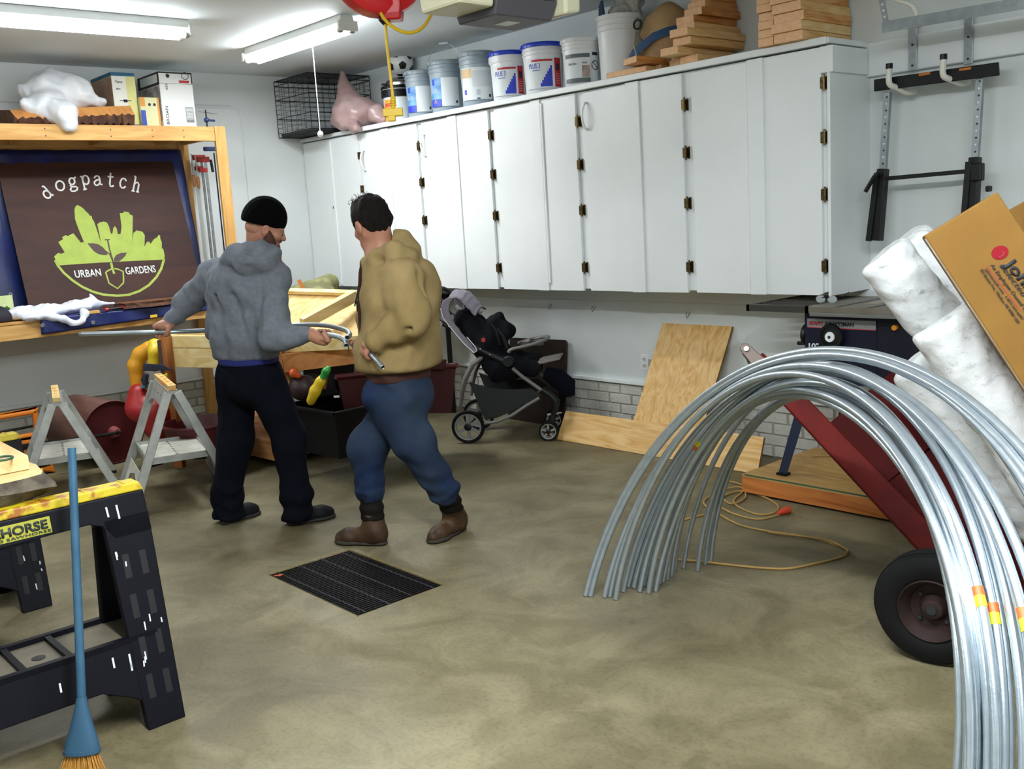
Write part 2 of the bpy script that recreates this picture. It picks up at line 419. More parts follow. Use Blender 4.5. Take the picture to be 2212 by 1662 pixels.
# ------------------------------------------------------------------ fluorescent lights
M_tube = mat('lit_tube', '#ffffff', .5, emit=('#f4fbff', 25.))
M_fix = mat('light_housing', '#e8e8e4', .4)
M_cream = mat('cream_plastic', '#d9d4b4', .45)
def strip(y, x, L, along, label, power):
    c = Vector((x, y, ZC)); t = thing('strip_light', label, 'light', c, 0 if along == 'x' else pi/2, 'fluorescent strip lights')
    def bx(lo, hi): return MB().box(lo, hi)
    m = MB(); m.hexa([(-L/2, -.06, -.055), (L/2, -.06, -.055), (L/2, .06, -.055), (-L/2, .06, -.055), (-L/2, -.045, 0), (L/2, -.045, 0), (L/2, .045, 0), (-L/2, .045, 0)])
    m.build('housing', M_fix, t, world=False, bevel=.004)
    for sx in (-1, 1):
        bx((sx*L/2-.012, -.075, -.105), (sx*L/2+.012, .075, -.04)).build('end_cap', M_fix, t, world=False, bevel=.004)
    for sy in (-.045, .045):
        MB().tube([(-L/2+.035, sy, -.098), (L/2-.035, sy, -.098)], .019, 12).build('tube', M_tube, t, world=False, smooth=True)
        for sx in (-1, 1):
            MB().tube([(sx*(L/2-.012), sy, -.098), (sx*(L/2-.036), sy, -.098)], .0195, 12).build('tube_cap', mat('tube_cap', '#b9bbbb', .35, metal=.7), t, world=False, smooth=True)
    a = area('strip_lamp', (0, 0, -.125), L*.95, .12, power); a.parent = t
    return t
strip(2.20, -6.45, 1.66, 'y', 'long fluorescent strip light on the ceiling above the wooden shelf, cut by the left edge', 27)
strip(3.88, -6.52, 1.36, 'x', 'slanting fluorescent strip light with a bare right end cap, above the dog cage', 28)
strip(1.0, -1.5, 2.0, 'x', 'fluorescent strip light nearest the middle of the room, out of view', 104)
strip(1.6, -.2, 2.4, 'y', 'fluorescent strip light over the hoops, out of view on the right', 58)
strip(-1.4, -5.4, 2.4, 'x', 'unseen fill strip light added near the front wall', 6)  # unseen fixture added as weak fill from behind the camera
# ------------------------------------------------------------------ wall cabinets
CF = 4.97                     # door face
ZB, ZT = 1.095, 2.425
M_brass = mat('aged_brass', '#6b5a36', .35, metal=.9, col2='#2e2417', scale=60, amt=.8)
M_gap = mat('cabinet_gap', '#8c8f8f', .6)
bounds = [-8.395, -7.455, -6.585, -5.700, -4.797, -3.893, -2.953]
seams = [(-7.90, None), (-7.115, -7.005), (-6.206, -6.098), (-5.265, -5.165), (-4.375, -4.262), (-3.456, -3.347)]
cab_lab = ['plain white wall cabinet in the corner, under the dog cage', 'narrow white wall cabinet under the black lidded bucket, handle at its left',
           'white wall cabinet under the three grey paint buckets, curved handle at top left', 'white wall cabinet under the two blue lidded buckets, without a handle',
           'white wall cabinet under the open white bucket, curved handle at top left', 'white wall cabinet at the right end, under the lumber, with full white side']
hz = [2.235, 1.95, 1.645, 1.255]
for i in range(6):
    x0, x1 = bounds[i], bounds[i+1]
    t = thing('wall_cabinet', cab_lab[i], 'cabinet', ((x0+x1)/2, (CF+YB)/2, ZB), 0, 'row of white wall cabinets')
    MB().box((x0, CF+.022, ZB+.012), (x1, YB-.001, ZT)).build('carcass', M_white, t)
    s0, s1 = seams[i]; w0 = x0+.035; w1 = x1-.035
    # doors hang proud of the carcass; a step at the bottom shows between them
    if s1 is None:
        d1 = MB().box((x0+.004, CF, ZB), (s0-.02, CF+.02, ZT-.01)).build('door', M_white, t, bevel=.002)
        d2 = MB().box((s0-.018, CF, ZB), (w1+.01, CF+.02, ZT-.01)).build('door', M_white, t, bevel=.002)
        MB().box((s0-.032, CF-.014, ZB+.01), (s0-.004, CF, ZT-.015)).build('batten', M_white, d1, bevel=.004)
    else:
        d1 = MB().box((w0, CF, ZB), (s0-.002, CF+.02, ZT-.012)).build('door', M_white, t, bevel=.002)
        d2 = MB().box((s0+.002, CF, ZB-.002), (w1, CF+.02, ZT-.004)).build('door', M_white, t, bevel=.002)
        MB().box((s0+.002, CF-.012, ZB-.004), (s1, CF, ZT-.002)).build('batten', M_white, d2, bevel=.003)
        if i in (3,): MB().box((s1+.002, CF-.012, ZB+.05), (s1+.018, CF, ZT-.03)).build('batten', M_white, d2, bevel=.003)
        MB().box((s0-.17, CF-.003, ZB), (s0-.004, CF, ZT-.012)).build('board', M_white, d1, bevel=.001)
    # hinges on the right stile
    for z in hz if i else []:
        h = MB(); xx = x1-.022
        h.box((xx-.016, CF-.006, z-.03), (xx+.004, CF+.02, z+.03)); h.tube([(xx+.008, CF-.004, z-.042), (xx+.008, CF-.004, z+.042)], .006, 8)
        h.box((xx+.006, CF+.016, z-.036), (xx+.02, CF+.023, z+.036))
        h.build('hinge', M_brass, d2)
    if i in (1, 2, 4):
        hx = w0+.035; zc = {1: 2.19, 2: 2.235, 4: 2.26}[i]
        pts = [(hx, CF, zc+.085), (hx, CF-.02, zc+.08), (hx-.006, CF-.035, zc+.04), (hx-.008, CF-.04, zc), (hx-.006, CF-.035, zc-.04), (hx+.0, CF-.02, zc-.08), (hx+.004, CF, zc-.088)]
        MB().tube(pts, [.013, .011, .009, .009, .009, .011, .013], 10, flat=.7).build('handle', M_white, d1, smooth=True)
    if i == 0:
        for z in hz[:2]:
            MB().box((x1-.03, CF-.006, z-.03), (x1-.012, CF+.02, z+.03)).build('hinge', M_brass, d2)
    if i == 5:
        MB().box((x1-.0005, CF-.0, ZB-.004), (x1+.018, YB-.001, ZT)).build('side_panel', M_white, t, bevel=.002)
        MB().box((x1-.04, CF-.004, 2.285), (x1+.036, YB-.052, 2.423)).build('end_trim', M_white, t, bevel=.003)
# note taped on the corner cabinet door
n = at(722, 458, 'y', CF-.002)
nt_ = thing('note', 'small white paper note taped with blue tape to the corner cabinet door', 'note', n)
MB().prism([(-.03, -.05), (.012, -.05), (.036, .03), (-.022, .035)], n, (1, 0, 0), (0, 0, 1), (0, -.002, 0)).build('paper', mat('note_paper', '#e4e6e2', .8), nt_)
MB().prism([(-.012, .028), (.014, .03), (.014, .052), (-.012, .05)], n+Vector((0, -.002, 0)), (1, 0, 0), (0, 0, 1), (0, -.001, 0)).build('tape', mat('blue_tape', '#3565a8', .6), nt_)
# long top board
t = thing('cabinet_top', 'long white board running along the top of the wall cabinets', 'shelf', ((bounds[0]+bounds[-1])/2, (CF+YB)/2, ZT))
MB().box((bounds[0], CF-.03, 2.432), (bounds[-1]+.03, YB-.05, 2.462)).build('board', M_white, t, bevel=.003)
MB().box((-7.45, CF-.042, 2.428), (bounds[-1]+.02, CF-.03, 2.466)).build('front_edge', M_white, t, bevel=.004)
MB().box((bounds[0], YB-.05, 2.425), (bounds[-1], YB-.001, 2.455)).build('back_strip', M_white, t)
ZL = 2.4665
# ------------------------------------------------------------------ things along the top of the cabinets
def arcpanel(c, r, a0, a1, z0, z1, n=14, th=.0012):
    m = MB(); c = Vector(c); vs = []
    for i in range(n+1):
        a = a0+(a1-a0)*i/n; d = Vector((cos(a), sin(a), 0))
        for rr in (r, r+th):
            for z in (z0, z1): vs.append(c+d*rr+Vector((0, 0, z)))
    fs = []
    for i in range(n):
        p = i*4; q = p+4
        fs += [(p+2, p+3, q+3, q+2), (p, q, q+1, p+1), (p, p+2, q+2, q), (p+1, q+1, q+3, p+3)]
    fs += [(0, 1, 3, 2), (n*4, n*4+2, n*4+3, n*4+1)]
    return m.add(vs, fs)
def bent(o, c, r):      # wraps flat lettering (x along arc, y up) round a cylinder; expects mesh local to thing with centre c
    for v in o.data.vertices:
        a = v.co.x/r; d = v.co.z
        v.co = Vector((c[0]+(r+d)*cos(a), c[1]+(r+d)*sin(a), c[2]+v.co.y))
def cyl_text(s, m, parent, r, ang, z, h, width=None, name='lettering'):
    o = text(s, name, m, None, (0, 0, 0), (1, 0, 0), (0, 1, 0), h, .0008, width)
    xs = [v.co.x for v in o.data.vertices]; mid = (min(xs)+max(xs))/2
    for v in o.data.vertices: v.co.x += ang*r-mid
    bent(o, (0, 0, z), r+.0016); o.parent = parent; return o
M_wpl = mat('white_plastic', '#e6e8ea', .35)
M_gpl = mat('grey_plastic', '#96a3ac', .38)
M_bll = mat('blue_lid', '#1c3fc4', .35)
M_blk = mat('black_plastic', '#0a0a0c', .45, spec=.3)
M_lw = mat('label_white', '#dfe5e8', .5); M_lb = mat('label_blue', '#2f6fb8', .5, col2='#8ec4e6', scale=9, amt=.8); M_lb2 = mat('label_deep_blue', '#2a3fc0', .5)
M_lr = mat('label_red', '#b5242f', .5); M_ld = mat('label_grey', '#5a6468', .5); M_ink = mat('ink', '#22262c', .6); M_tan = mat('label_tan', '#d8b884', .5); M_ly = mat('label_yellow', '#e0a63c', .5)
M_wire = mat('wire', '#9ea3a6', .3, metal=.9)
AC = -pi/4-.05
def pail(name, label, px, py, R, H, body, lid, y=5.12, cat='bucket', open_=False, bail=None, grp='buckets along the cabinet top'):
    c = at(px, py, 'y', y); c = Vector((c.x, y, ZL)); t = thing(name, label, cat, c, 0, grp)
    r0 = R*.86; m = MB(); rt = R*.97
    prof = [(r0, 0), (r0+.002, .004), (R*.95, H*.72), (R*.955, H*.76), (R*1.0, H*.765), (R*1.0, H*.785), (R*.965, H*.79), (R*.965, H*.84), (R*1.01, H*.845), (R*1.01, H*.865), (R*.97, H*.87), (rt, H*.93)]
    if open_: prof += [(R*1.02, H*.93), (R*1.03, H), (R*.93, H), (R*.9, H*.7), (R*.85, H*.6)]
    m.lathe(prof, n=32); m.build('body', body, t, world=False, smooth=True)
    if not open_:
        l = MB(); l.lathe([(R*.98, H*.91), (R*1.05, H*.915), (R*1.06, H*.96), (R*1.045, H*.985), (R*1.0, H), (R*.93, H), (R*.92, H*.985), (.0, H*.985)], n=32)
        lo = l.build('lid', lid, t, world=False, smooth=True)
        g = MB()
        for k in range(16):
            a = 2*pi*k/16; d = Vector((cos(a), sin(a), 0)); g.cbox(d*R*1.062+Vector((0, 0, H*.94)), (.004, .012, H*.045), Matrix.Rotation(a, 3, 'Z'))
        g.build('lid_lugs', lid, lo, world=False)['kind'] = 'stuff'
    if bail is not None:
        p = []; e = bail
        for k in range(17):
            s = k/16; a = AC+pi/2*1.0+pi*s; u = sin(pi*s)
            p.append(Vector((cos(a)*R*1.04, sin(a)*R*1.04, H*.80+e*u)) if e < 0 else Vector((cos(AC+pi/2)*R*1.04*cos(pi*s), sin(AC+pi/2)*R*1.04*cos(pi*s), H*.8+e*u)))
        h = MB().tube(p, .0022, 6).build('bail', M_wire, t, world=False, smooth=True)
        mid = p[8]; tang = (p[9]-p[7]).normalized(); MB().tube([mid-tang*.035, mid+tang*.035], .008, 8).build('grip', M_wpl, h, world=False, smooth=True)
    return t, r0
def taper(t, R, H, a0, a1, f0, f1, m, name='label', lift=.0025):
    # label band following the tapering wall, as thin raised panel
    r = R*.935+lift; o = arcpanel((0, 0, 0), r, AC+a0, AC+a1, H*f0, H*f1).build(name, m, t, world=False); return o
def grad(t, R, H):   # sheet radius at mid height
    return R*.935
bl = pail('bucket', 'black lidded bucket with an orange and white label, left end of the bucket row', 862, 250, .128, .30, M_wpl, M_blk)[0]
MB().lathe([(.1245, .205), (.136, .21), (.136, .262), (.128, .268)], n=32).build('rim_band', M_blk, bl, world=False, smooth=True)
taper(bl, .128, .30, -.9, -.25, .02, .62, M_ly); taper(bl, .128, .30, -.25, .9, .02, .62, M_lw, lift=.002)
taper(bl, .128, .30, -.88, -.3, .42, .52, mat('label_orange', '#d4582a', .5), lift=.004)
for i, (px, py, R, H, lb, bail) in enumerate(((913, 250, .127, .372, 'light grey paint bucket with a blue label, smallest grey one, its handle hanging down', -.11), (968, 240, .137, .40, 'grey paint bucket with a blue label between two grey buckets, handle raised', .22),
                                      (1036, 225, .141, .405, 'grey paint bucket with a white and tan label, next to a blue lidded bucket', None))):
    t, _ = pail('bucket', lb, px, py, R, H, M_gpl, M_gpl, bail=bail)
    if i < 2:
        taper(t, R, H, -.95, -.18, .12, .66, M_lb); taper(t, R, H, -.17, .95, .12, .66, M_lw, lift=.002); taper(t, R, H, -.95, -.18, .12, .26, M_lb2, lift=.004)
        taper(t, R, H, -.8, -.62, .53, .64, M_lb2, lift=.005); taper(t, R, H, .7, .82, .17, .22, M_ink, lift=.004)
        cyl_text('100', M_lw, t, R*.935+.004, AC-.62, H*.38, .03)
        if i: cyl_text('^', M_ly, t, R*.935+.005, AC-.6, H*.13, .05)
    else:
        taper(t, R, H, -.95, .95, .12, .70, M_lw); taper(t, R, H, -.93, -.25, .52, .68, M_tan, lift=.004); taper(t, R, H, -.75, -.6, .22, .31, M_lb2, lift=.004)
        taper(t, R, H, .72, .85, .16, .21, M_ink, lift=.004); taper(t, R, H, .0, .22, .2, .3, mat('label_pale', '#bfc6cb', .5), lift=.004); taper(t, R, H, .02, .2, .13, .15, M_ink, lift=.004)
        taper(t, R, H, -.2, .9, .35, .64, mat('label_pale2', '#cdd3d7', .5), lift=.003)
for i, (px, py, R, H, lb) in enumerate(((1102, 217, .137, .352, 'white bucket with a lighter blue lid and PLUS 3 label, beside the grey buckets'), (1177, 199, .149, .348, 'white bucket with a bright blue lid and PLUS 3 label, right of its twin'))):
    t, _ = pail('bucket', lb, px, py, R, H, M_wpl, M_bll)
    if i == 0: MB().lathe([(R*1.0, H*.78), (R*1.04, H*.785), (R*1.04, H*.9), (R*1.0, H*.915)], n=32).build('lid_collar', M_wpl, t, world=False, smooth=True)
    taper(t, R, H, -.95, 1.0, .10, .70, M_lw)
    taper(t, R, H, -.55, .52, .62, .66, M_lr, lift=.004); taper(t, R, H, .62, 1.0, .12, .68, M_lr, lift=.004)
    cyl_text('PLUS 3', M_lb2, t, R*.935+.003, AC-.42, H*.49, .034, .085); cyl_text('LIGHTWEIGHT', M_lb2, t, R*.935+.003, AC-.32, H*.44, .008, .06)
    for k in range(7):
        taper(t, R, H, -.12+k*.085, -.12+(k+1)*.085+.01, .13, .2+k*.055, M_lb2, name='label_step', lift=.004)
    o = arcpanel((0, 0, 0), R*.935+.005, AC+.7, AC+.9, H*.44, H*.57); o.build('warning_mark', M_ink, t, world=False)
    for k in range(5): taper(t, R, H, .66, .96, .18+k*.045, .195+k*.045, mat('label_pink', '#d88a8e', .5), name='print_line', lift=.0045)
t, _ = pail('bucket', 'short white lidded bucket with a grey banded label, between blue lid and tall white bucket', 1258, 183, .131, .322, M_wpl, M_wpl, bail=-.14)
R, H = .131, .322
taper(t, R, H, -.95, .5, .08, .66, M_lw); taper(t, R, H, -.95, .5, .58, .66, M_ld, lift=.004); taper(t, R, H, -.95, .5, .08, .17, M_ld, lift=.004)
taper(t, R, H, .05, .48, .18, .42, mat('label_photo', '#8e7a6e', .5, col2='#c9b8a8', scale=30), lift=.004); taper(t, R, H, .62, 1.1, .1, .7, M_lw)
cyl_text('Acrylic', M_ink, t, R*.935+.003, AC-.5, H*.44, .016); cyl_text('FINE', M_ink, t, R*.935+.003, AC+.2, H*.45, .012)
a = arcpanel((0, 0, 0), R*.935+.004, AC+.66, AC+1.05, H*.62, H*.68); a.build('warning_mark', M_ink, t, world=False)
def ring_on(t, r, ang, z, rad, m):
    p = [Vector((cos(ang+cos(a)*rad/r)*r, sin(ang+cos(a)*rad/r)*r, z+sin(a)*rad)) for a in [2*pi*k/18 for k in range(18)]]
    MB().tube(p, .0028, 5, closed=True).build('warning_ring', m, t, world=False, smooth=True)
    d = Vector((cos(ang), sin(ang), 0)); s_ = Vector((-sin(ang), cos(ang), 0)); c = d*r+Vector((0, 0, z)); MB().tube([c-s_*rad*.7+Vector((0, 0, rad*.7)), c+s_*rad*.7-Vector((0, 0, rad*.7))], .0025, 5).build('warning_bar', m, t, world=False)
ring_on(t, R*.935+.004, AC+.85, H*.42, .03, M_ink)
tb, _ = pail('bucket', 'tall open white bucket stuffed with crumpled paper and a blue lettered bag', 1342, 163, .152, .42, M_wpl, M_wpl, y=5.19, open_=True)
bc = tb.location
s = SDF((-.17, -.17, .30), (.17, .17, .60), .009)
s.ell((0.03, 0.02, .42), (.12, .12, .10)); s.ell((.05, .03, .5), (.09, .09, .06)); s.warp(folds(.016, 45, seed=4)); s.warp(folds(.008, 110, seed=5))
s2 = s.mesh('paper_stuffing', mat('crumpled_paper', '#b9b7b3', .8, col2='#6e6a66', scale=9, amt=.7), None); s2.parent = tb; s2.location = s2.location
bg = MB().hexa([(-.13, -.06, .36), (-.02, -.12, .36), (-.01, -.11, .36), (-.12, -.045, .36), (-.115, -.07, .50), (-.04, -.125, .52), (-.03, -.115, .52), (-.105, -.055, .50)]).build('blue_bag', mat('navy_sack', '#1e3a5e', .7), tb, world=False)
text('ATA', 'lettering', M_lw, tb, Vector(bc)+Vector((-.086, -.103, .40)), Vector((.03, -.02, .13)).normalized(), Vector((-.11, .065, .03)), .03, .002)
# stainless pot with the football on it
bp = at(867, 138, 'y', 5.26)
t = thing('metal_pot', 'shiny stainless pot behind the black bucket, carrying the football', 'pot', (bp.x-.03, 5.255, ZL))
hp = bp.z-.107-ZL
MB().lathe([(.09, 0), (.105, .01), (.118, hp*.6), (.118, hp-.05), (.124, hp-.045), (.118, hp-.03), (.07, hp-.008), (.0, hp)], n=28).build('body', mat('steel', '#b9bcbd', .22, metal=1.), t, world=False, smooth=True)
MB().tube([(-.1, -.06, hp-.05), (-.14, -.09, hp-.045), (-.13, -.1, hp-.045), (-.09, -.085, hp-.05)], .007, 8).build('handle', mat('black_knob', '#1c1c1c', .4), t, world=False, smooth=True)
bc_ = Vector((bp.x, 5.255, bp.z+.002))
t = thing('football', 'black and white football sitting above the black lidded bucket', 'ball', bc_-Vector((0, 0, .105)))
MB().ball(bc_, .105, 32, 20).build('skin', mat('ball_white', '#e3e5e4', .35), t, smooth='all')
phi = (1+sqrt(5))/2; ico = []
for a_ in (-1, 1):
    for b_ in (-phi, phi): ico += [Vector((0, a_, b_)), Vector((a_, b_, 0)), Vector((b_, 0, a_))]
RR = Matrix.Rotation(.5, 3, 'Z') @ Matrix.Rotation(.35, 3, 'X')
for v in ico:
    v = (RR @ v).normalized(); h = v.cross(Vector((.3, .2, 1))).normalized(); k = v.cross(h); P = [bc_+v*.1055]
    m = MB(); vs = [bc_+v*.1066]; NR = 5; NQ = 20
    for r_ in range(1, NR+1):
        for q in range(NQ):
            aa = 2*pi*q/NQ; loc_ = (aa % (2*pi/5))-pi/5; rad = .37*cos(pi/5)/cos(loc_)*r_/NR
            d = (v+(h*cos(aa)+k*sin(aa))*rad).normalized(); vs.append(bc_+d*(.1064 if r_ < NR else .1048))
    m.add(vs, [(0, 1+q, 1+(q+1) % NQ) for q in range(NQ)]+[(1+i*NQ+q, 1+i*NQ+(q+1) % NQ, 1+(i+1)*NQ+(q+1) % NQ, 1+(i+1)*NQ+q) for i in range(NR-1) for q in range(NQ)])
    m.build('black_patch', mat('ball_black', '#15181a', .35), t)
# dog crate
t = thing('dog_crate', 'black wire dog crate in the corner on top of the cabinets', 'crate', (-8.065, 5.03, 2.463))
x0, x1, y0, y1, z0, z1 = -8.36, -7.775, 4.71, 5.35, 2.468, 2.965
M_bw = mat('black_wire', '#17191b', .4, metal=.3)
def grid(m, o, u, v, nu, nv, r=.0022, thick=()):
    o, u, v = Vector(o), Vector(u), Vector(v)
    for i in range(nu+1): m.tube([o+u*(i/nu), o+u*(i/nu)+v], r*(1.6 if i in (0, nu) else .8), 5)
    for j in range(nv+1): m.tube([o+v*(j/nv), o+v*(j/nv)+u], r*(1.8 if (j in thick or j in (0, nv)) else .7), 5)
X, Y, Z = Vector((x1-x0, 0, 0)), Vector((0, y1-y0, 0)), Vector((0, 0, z1-z0))
for o, u, v, nu, nv in (((x0, y0, z0), X, Z, 7, 12), ((x0, y1, z0), X, Z, 7, 12), ((x0, y0, z0), Y, Z, 9, 12), ((x1, y0, z0), Y, Z, 9, 12)):
    m = MB(); grid(m, o, u, v, nu, nv, thick=(4, 8, 11)); m.build('wire_panel', M_bw, t)
m = MB(); grid(m, (x0, y0, z1), X, Y, 20, 22, .0022); m.build('wire_roof', M_bw, t)
m = MB(); grid(m, (x0, y0, z0), X, Y, 10, 12, .0022); m.build('wire_floor', M_bw, t)
MB().hexa([(x0+.01, y0+.03, z0+.004), (x1-.01, y0+.01, z0+.004), (x1-.01, y1-.01, z0+.004), (x0+.01, y1-.01, z0+.004), (x0+.005, y0+.02, z0+.035), (x1-.005, y0+.005, z0+.035), (x1-.005, y1-.005, z0+.035), (x0+.005, y1-.005, z0+.035)]).build('tray', mat('black_tray', '#1b1c1e', .5), t)
# pinkish plastic bag
s = SDF((-7.99, 4.76, 2.28), (-7.05, 5.32, 3.02), .010)
bx = lambda px, py, y=4.97: np.array(at(px, py, 'y', y))
s.ell(bx(775, 245, 5.02), (.27, .15, .12)); s.cone(bx(758, 235, 4.99), bx(742, 168, 5.0), .165, .025, k=.08); s.cone(bx(742, 175, 5.0), bx(740, 157, 5.0), .03, .018, k=.03); s.cone(bx(815, 245, 5.02), bx(830, 258, 5.02), .09, .05)
s.cone(bx(725, 262, 4.9), bx(770, 276, 4.88), .05, .04, k=.06); s.cone(bx(765, 272, 4.9), bx(762, 292, 4.885), .03, .012, k=.05)
s.warp(lambda P: .006*np.sin(26*(P[:, 0]+.6*P[:, 2])+3*np.sin(9*P[:, 1]))); s.warp(folds(.005, 40, seed=9))
s.cut((-7.7, 5.0, ZL+.003), (0, 0, -1)) if False else None
ob = s.mesh('plastic_bag', mat('pink_film', '#c9adab', .28, col2='#a47f7f', scale=5, amt=.7, alpha=.74, spec=.6), None)
tag(ob, 'pinkish translucent plastic bag knotted at the top, between dog crate and black bucket', 'bag')
# light pull cord
lp = atd(692, 290, 7.3); tp = atd(680, 110, 7.3)
top = at(677, 60, 'y', lp.y)
t = thing('pull_cord', 'thin white pull cord with a round ball end in front of the dog crate', 'cord', lp)
MB().tube([lp, Vector((lp.x, lp.y, ZC))], .0035, 6).build('string', M_wpl, t); MB().ball(lp, .021, 14, 10, (1, 1, 1.15)).build('ball_end', M_wpl, t, smooth='all')
# ---- lumber offcuts
LCOL = [('#d9a468', '#b9783c'), ('#e2bc84', '#c99a58'), ('#cd8f52', '#a9682e'), ('#e6c794', '#d2a766')]
M_L = [wood('offcut%d_' % i, a, b_, 'y', 5) for i, (a, b_) in enumerate(LCOL)]; M_end = mat('cut_end', '#e9bd94', .75, col2='#d39e6e', scale=40)
def offcut(x0, x1, y0, y1, z0, z1, ci, label, grp, skew=0., group=True):
    P = [(x0, y0+skew, z0), (x1, y0, z0), (x1, y1, z0), (x0, y1, z0), (x0, y0+skew, z1), (x1, y0, z1), (x1, y1, z1), (x0, y1, z1)]
    m = MB(); m.hexa(P); m.mi = [0, 0, 1, 0, 1, 0]; o = m.build('lumber_offcut', [M_L[ci], M_end], bevel=.003)
    return tag(o, label, 'lumber', grp)
T = .045; YR = 5.375; rr = random.Random(5)
XA = -3.80
ordn = ['lowest', 'second', 'third', 'fourth', 'fifth', 'sixth', 'seventh', 'eighth', 'ninth', 'tenth']
g1 = 'stepped stack of lumber offcuts'; g2 = 'narrow stack of lumber offcuts'; g3 = 'wide stack of lumber offcuts'
offcut(-4.50, -4.17, 4.93, 5.03, ZL, ZL+.034, 3, 'pale short board lying along the shelf edge in front of the tall white bucket', 'loose offcuts')
offcut(-4.28, -4.13, 4.80, 5.34, ZL+.042, ZL+.080, 2, 'orange brown board poking forward over the shelf edge by the white bucket', 'loose offcuts', .05)
offcut(-4.28, -4.13, 5.03, 5.34, ZL, ZL+.041, 1, 'short board under the orange board by the white bucket', 'loose offcuts')
for k in range(9):
    y0 = [4.90, 4.82, 4.84, 4.80, 4.92, 4.94, 4.98, 5.04, 5.09][k]
    x1 = XA+[.02, -.03, .05, .06, .02, .0, .03, .01, .0][k]
    if k == 0: y0 = 4.94
    offcut(x1-.13, x1, y0, YR-.01, ZL+k*T, ZL+(k+1)*T-.0012, [3, 3, 1, 1, 1, 2, 2, 0, 2][k], '%s board from the bottom of the stepped offcut stack, pinkish sawn end' % ordn[k].capitalize(), g1, 0)
for k in range(7):
    y0 = [5.0, 5.02, 5.06, 5.09, 5.12, 5.16, 5.2][k]
    offcut(XA-.24, XA-.145, y0, YR-.01, ZL+k*T, ZL+(k+1)*T-.0012, rr.choice([0, 1, 2]), '%s board from the bottom of the row left of the stepped offcuts' % ordn[k].capitalize(), 'back row of lumber offcuts')
for k in range(10):
    xl = -3.335+rr.uniform(-.008, .012)
    offcut(xl, xl+.098, 4.90+rr.uniform(-.012, .02), YR-.01, ZL+k*T, ZL+(k+1)*T-.0012, rr.choice([0, 2, 2, 0]), '%s board from the bottom of the narrow middle offcut stack' % ordn[k].capitalize(), g2)
for k in range(8):
    T3 = .050
    xl = -3.222+rr.uniform(-.003, .006)
    offcut(xl, xl+.18+rr.uniform(-.008, .01), 4.86+rr.uniform(-.006, .02), YR-.01, ZL+k*T3, ZL+(k+1)*T3-.0012, [1, 3, 0, 1, 0, 1, 0, 1][k], '%s board from the bottom of the wide offcut stack at the shelf end' % ordn[k].capitalize(), g3)
# canvas bag
s = SDF((-4.45, 5.02, 2.44), (-3.98, 5.37, 3.0), .010)
cb = at(1450, 70, 'y', 5.2); s.ell((-4.20, 5.2, 2.62), (.19, .14, .17)); s.ell((-4.2, 5.2, 2.76), (.17, .12, .13)); s.cone((-4.28, 5.13, 2.78), (-4.32, 5.09, 2.72), .05, .02, k=.05); s.ell((-4.19, 5.2, 2.56), (.18, .14, .10))
s.warp(folds(.010, 22, seed=12)); s.cut((-4.2, 5.2, ZL+.001), (0, 0, -1), .004)
t = thing('canvas_bag', 'tan canvas bag with dark blue straps between the white bucket and lumber', 'bag', (-4.2, 5.2, ZL))
s.mesh('body', mat('canvas', '#a98a62', .85, col2='#8a6c48', scale=7), t)
MB().tube([(-4.42, 5.08, 2.58), (-4.36, 5.045, 2.61), (-4.28, 5.033, 2.64), (-4.18, 5.03, 2.68), (-4.09, 5.06, 2.70), (-4.03, 5.12, 2.71)], .026, 8, flat=.18, up=(0, 1, 0)).build('strap', mat('navy_strap', '#22456f', .7), t, smooth=True)
MB().tube([(-4.33+.03*cos(a), 5.055, 2.78+.028*sin(a)) for a in [2*pi*k/14 for k in range(14)]], .007, 6, closed=True).build('cord_loop', mat('dark_cord', '#2a2620', .8), t, smooth=True)
MB().tube([(-4.34, 5.05, 2.74), (-4.35, 5.035, 2.66), (-4.335, 5.04, 2.60), (-4.35, 5.03, 2.53), (-4.34, 5.04, 2.475)], .006, 6).build('chain', mat('chain', '#a59a84', .35, metal=.8), t, smooth=True)
# ---- cord reel with hanging plug
M_red = mat('red_plastic', '#c01018', .32); M_yel = mat('yellow_cord', '#d9b41c', .4)
D = 4.6; rc = atd(815, -70, D)
t = thing('cord_reel', 'red retractable cord reel on the ceiling with a yellow cord', 'cord reel', (rc.x, rc.y, rc.z-.2))
nrm = (CC-rc); nrm.z = 0; nrm.normalize(); nrm = (nrm+RH*.35).normalized(); sd_ = Vector((0, 0, 1)).cross(nrm)
m = MB(); m.lathe([(0, -.07), (.17, -.07), (.205, -.05), (.215, 0), (.205, .05), (.17, .07), (.06, .075), (0, .075)], rc, nrm, 36, cap=False); m.build('drum', M_red, t, smooth=True)
gd = atd(833, 5, D)
m = MB(); g0 = atd(845, 10, D)
m.lathe([(.0, -.13), (.06, -.13), (.066, -.1), (.075, .02), (.08, .1), (0, .1)], g0+Vector((0, 0, .06)), (0, 0, 1), 4); m.build('cord_guide', M_red, t, bevel=.008)
ex = atd(832, 42, D); MB().tube([ex+Vector((0, 0, .06)), ex+Vector((0, 0, -.002)), ex+Vector((.004, 0, -.02))], [.026, .03, .016], 12).build('bushing', M_blk, t, smooth=True)
MB().bar(rc+Vector((0, 0, .15)), (rc.x, rc.y, ZC), .09, .05, up=nrm).build('bracket', mat('bracket_steel', '#8d9092', .4, metal=.8), t)
pe = atd(850, 238, D)
pts = [ex+Vector((0, 0, .0)), atd(836, 100, D), atd(843, 160, D), atd(849, 212, D)]
MB().tube(pts, .0065, 8).build('cord', M_yel, t, smooth=True)
l2 = [atd(x, y, D-.05) for x, y in ((806, -40), (812, 0), (828, 38), (855, 62), (885, 71), (912, 60), (932, 30), (944, -10), (955, -60), (970, -100))]
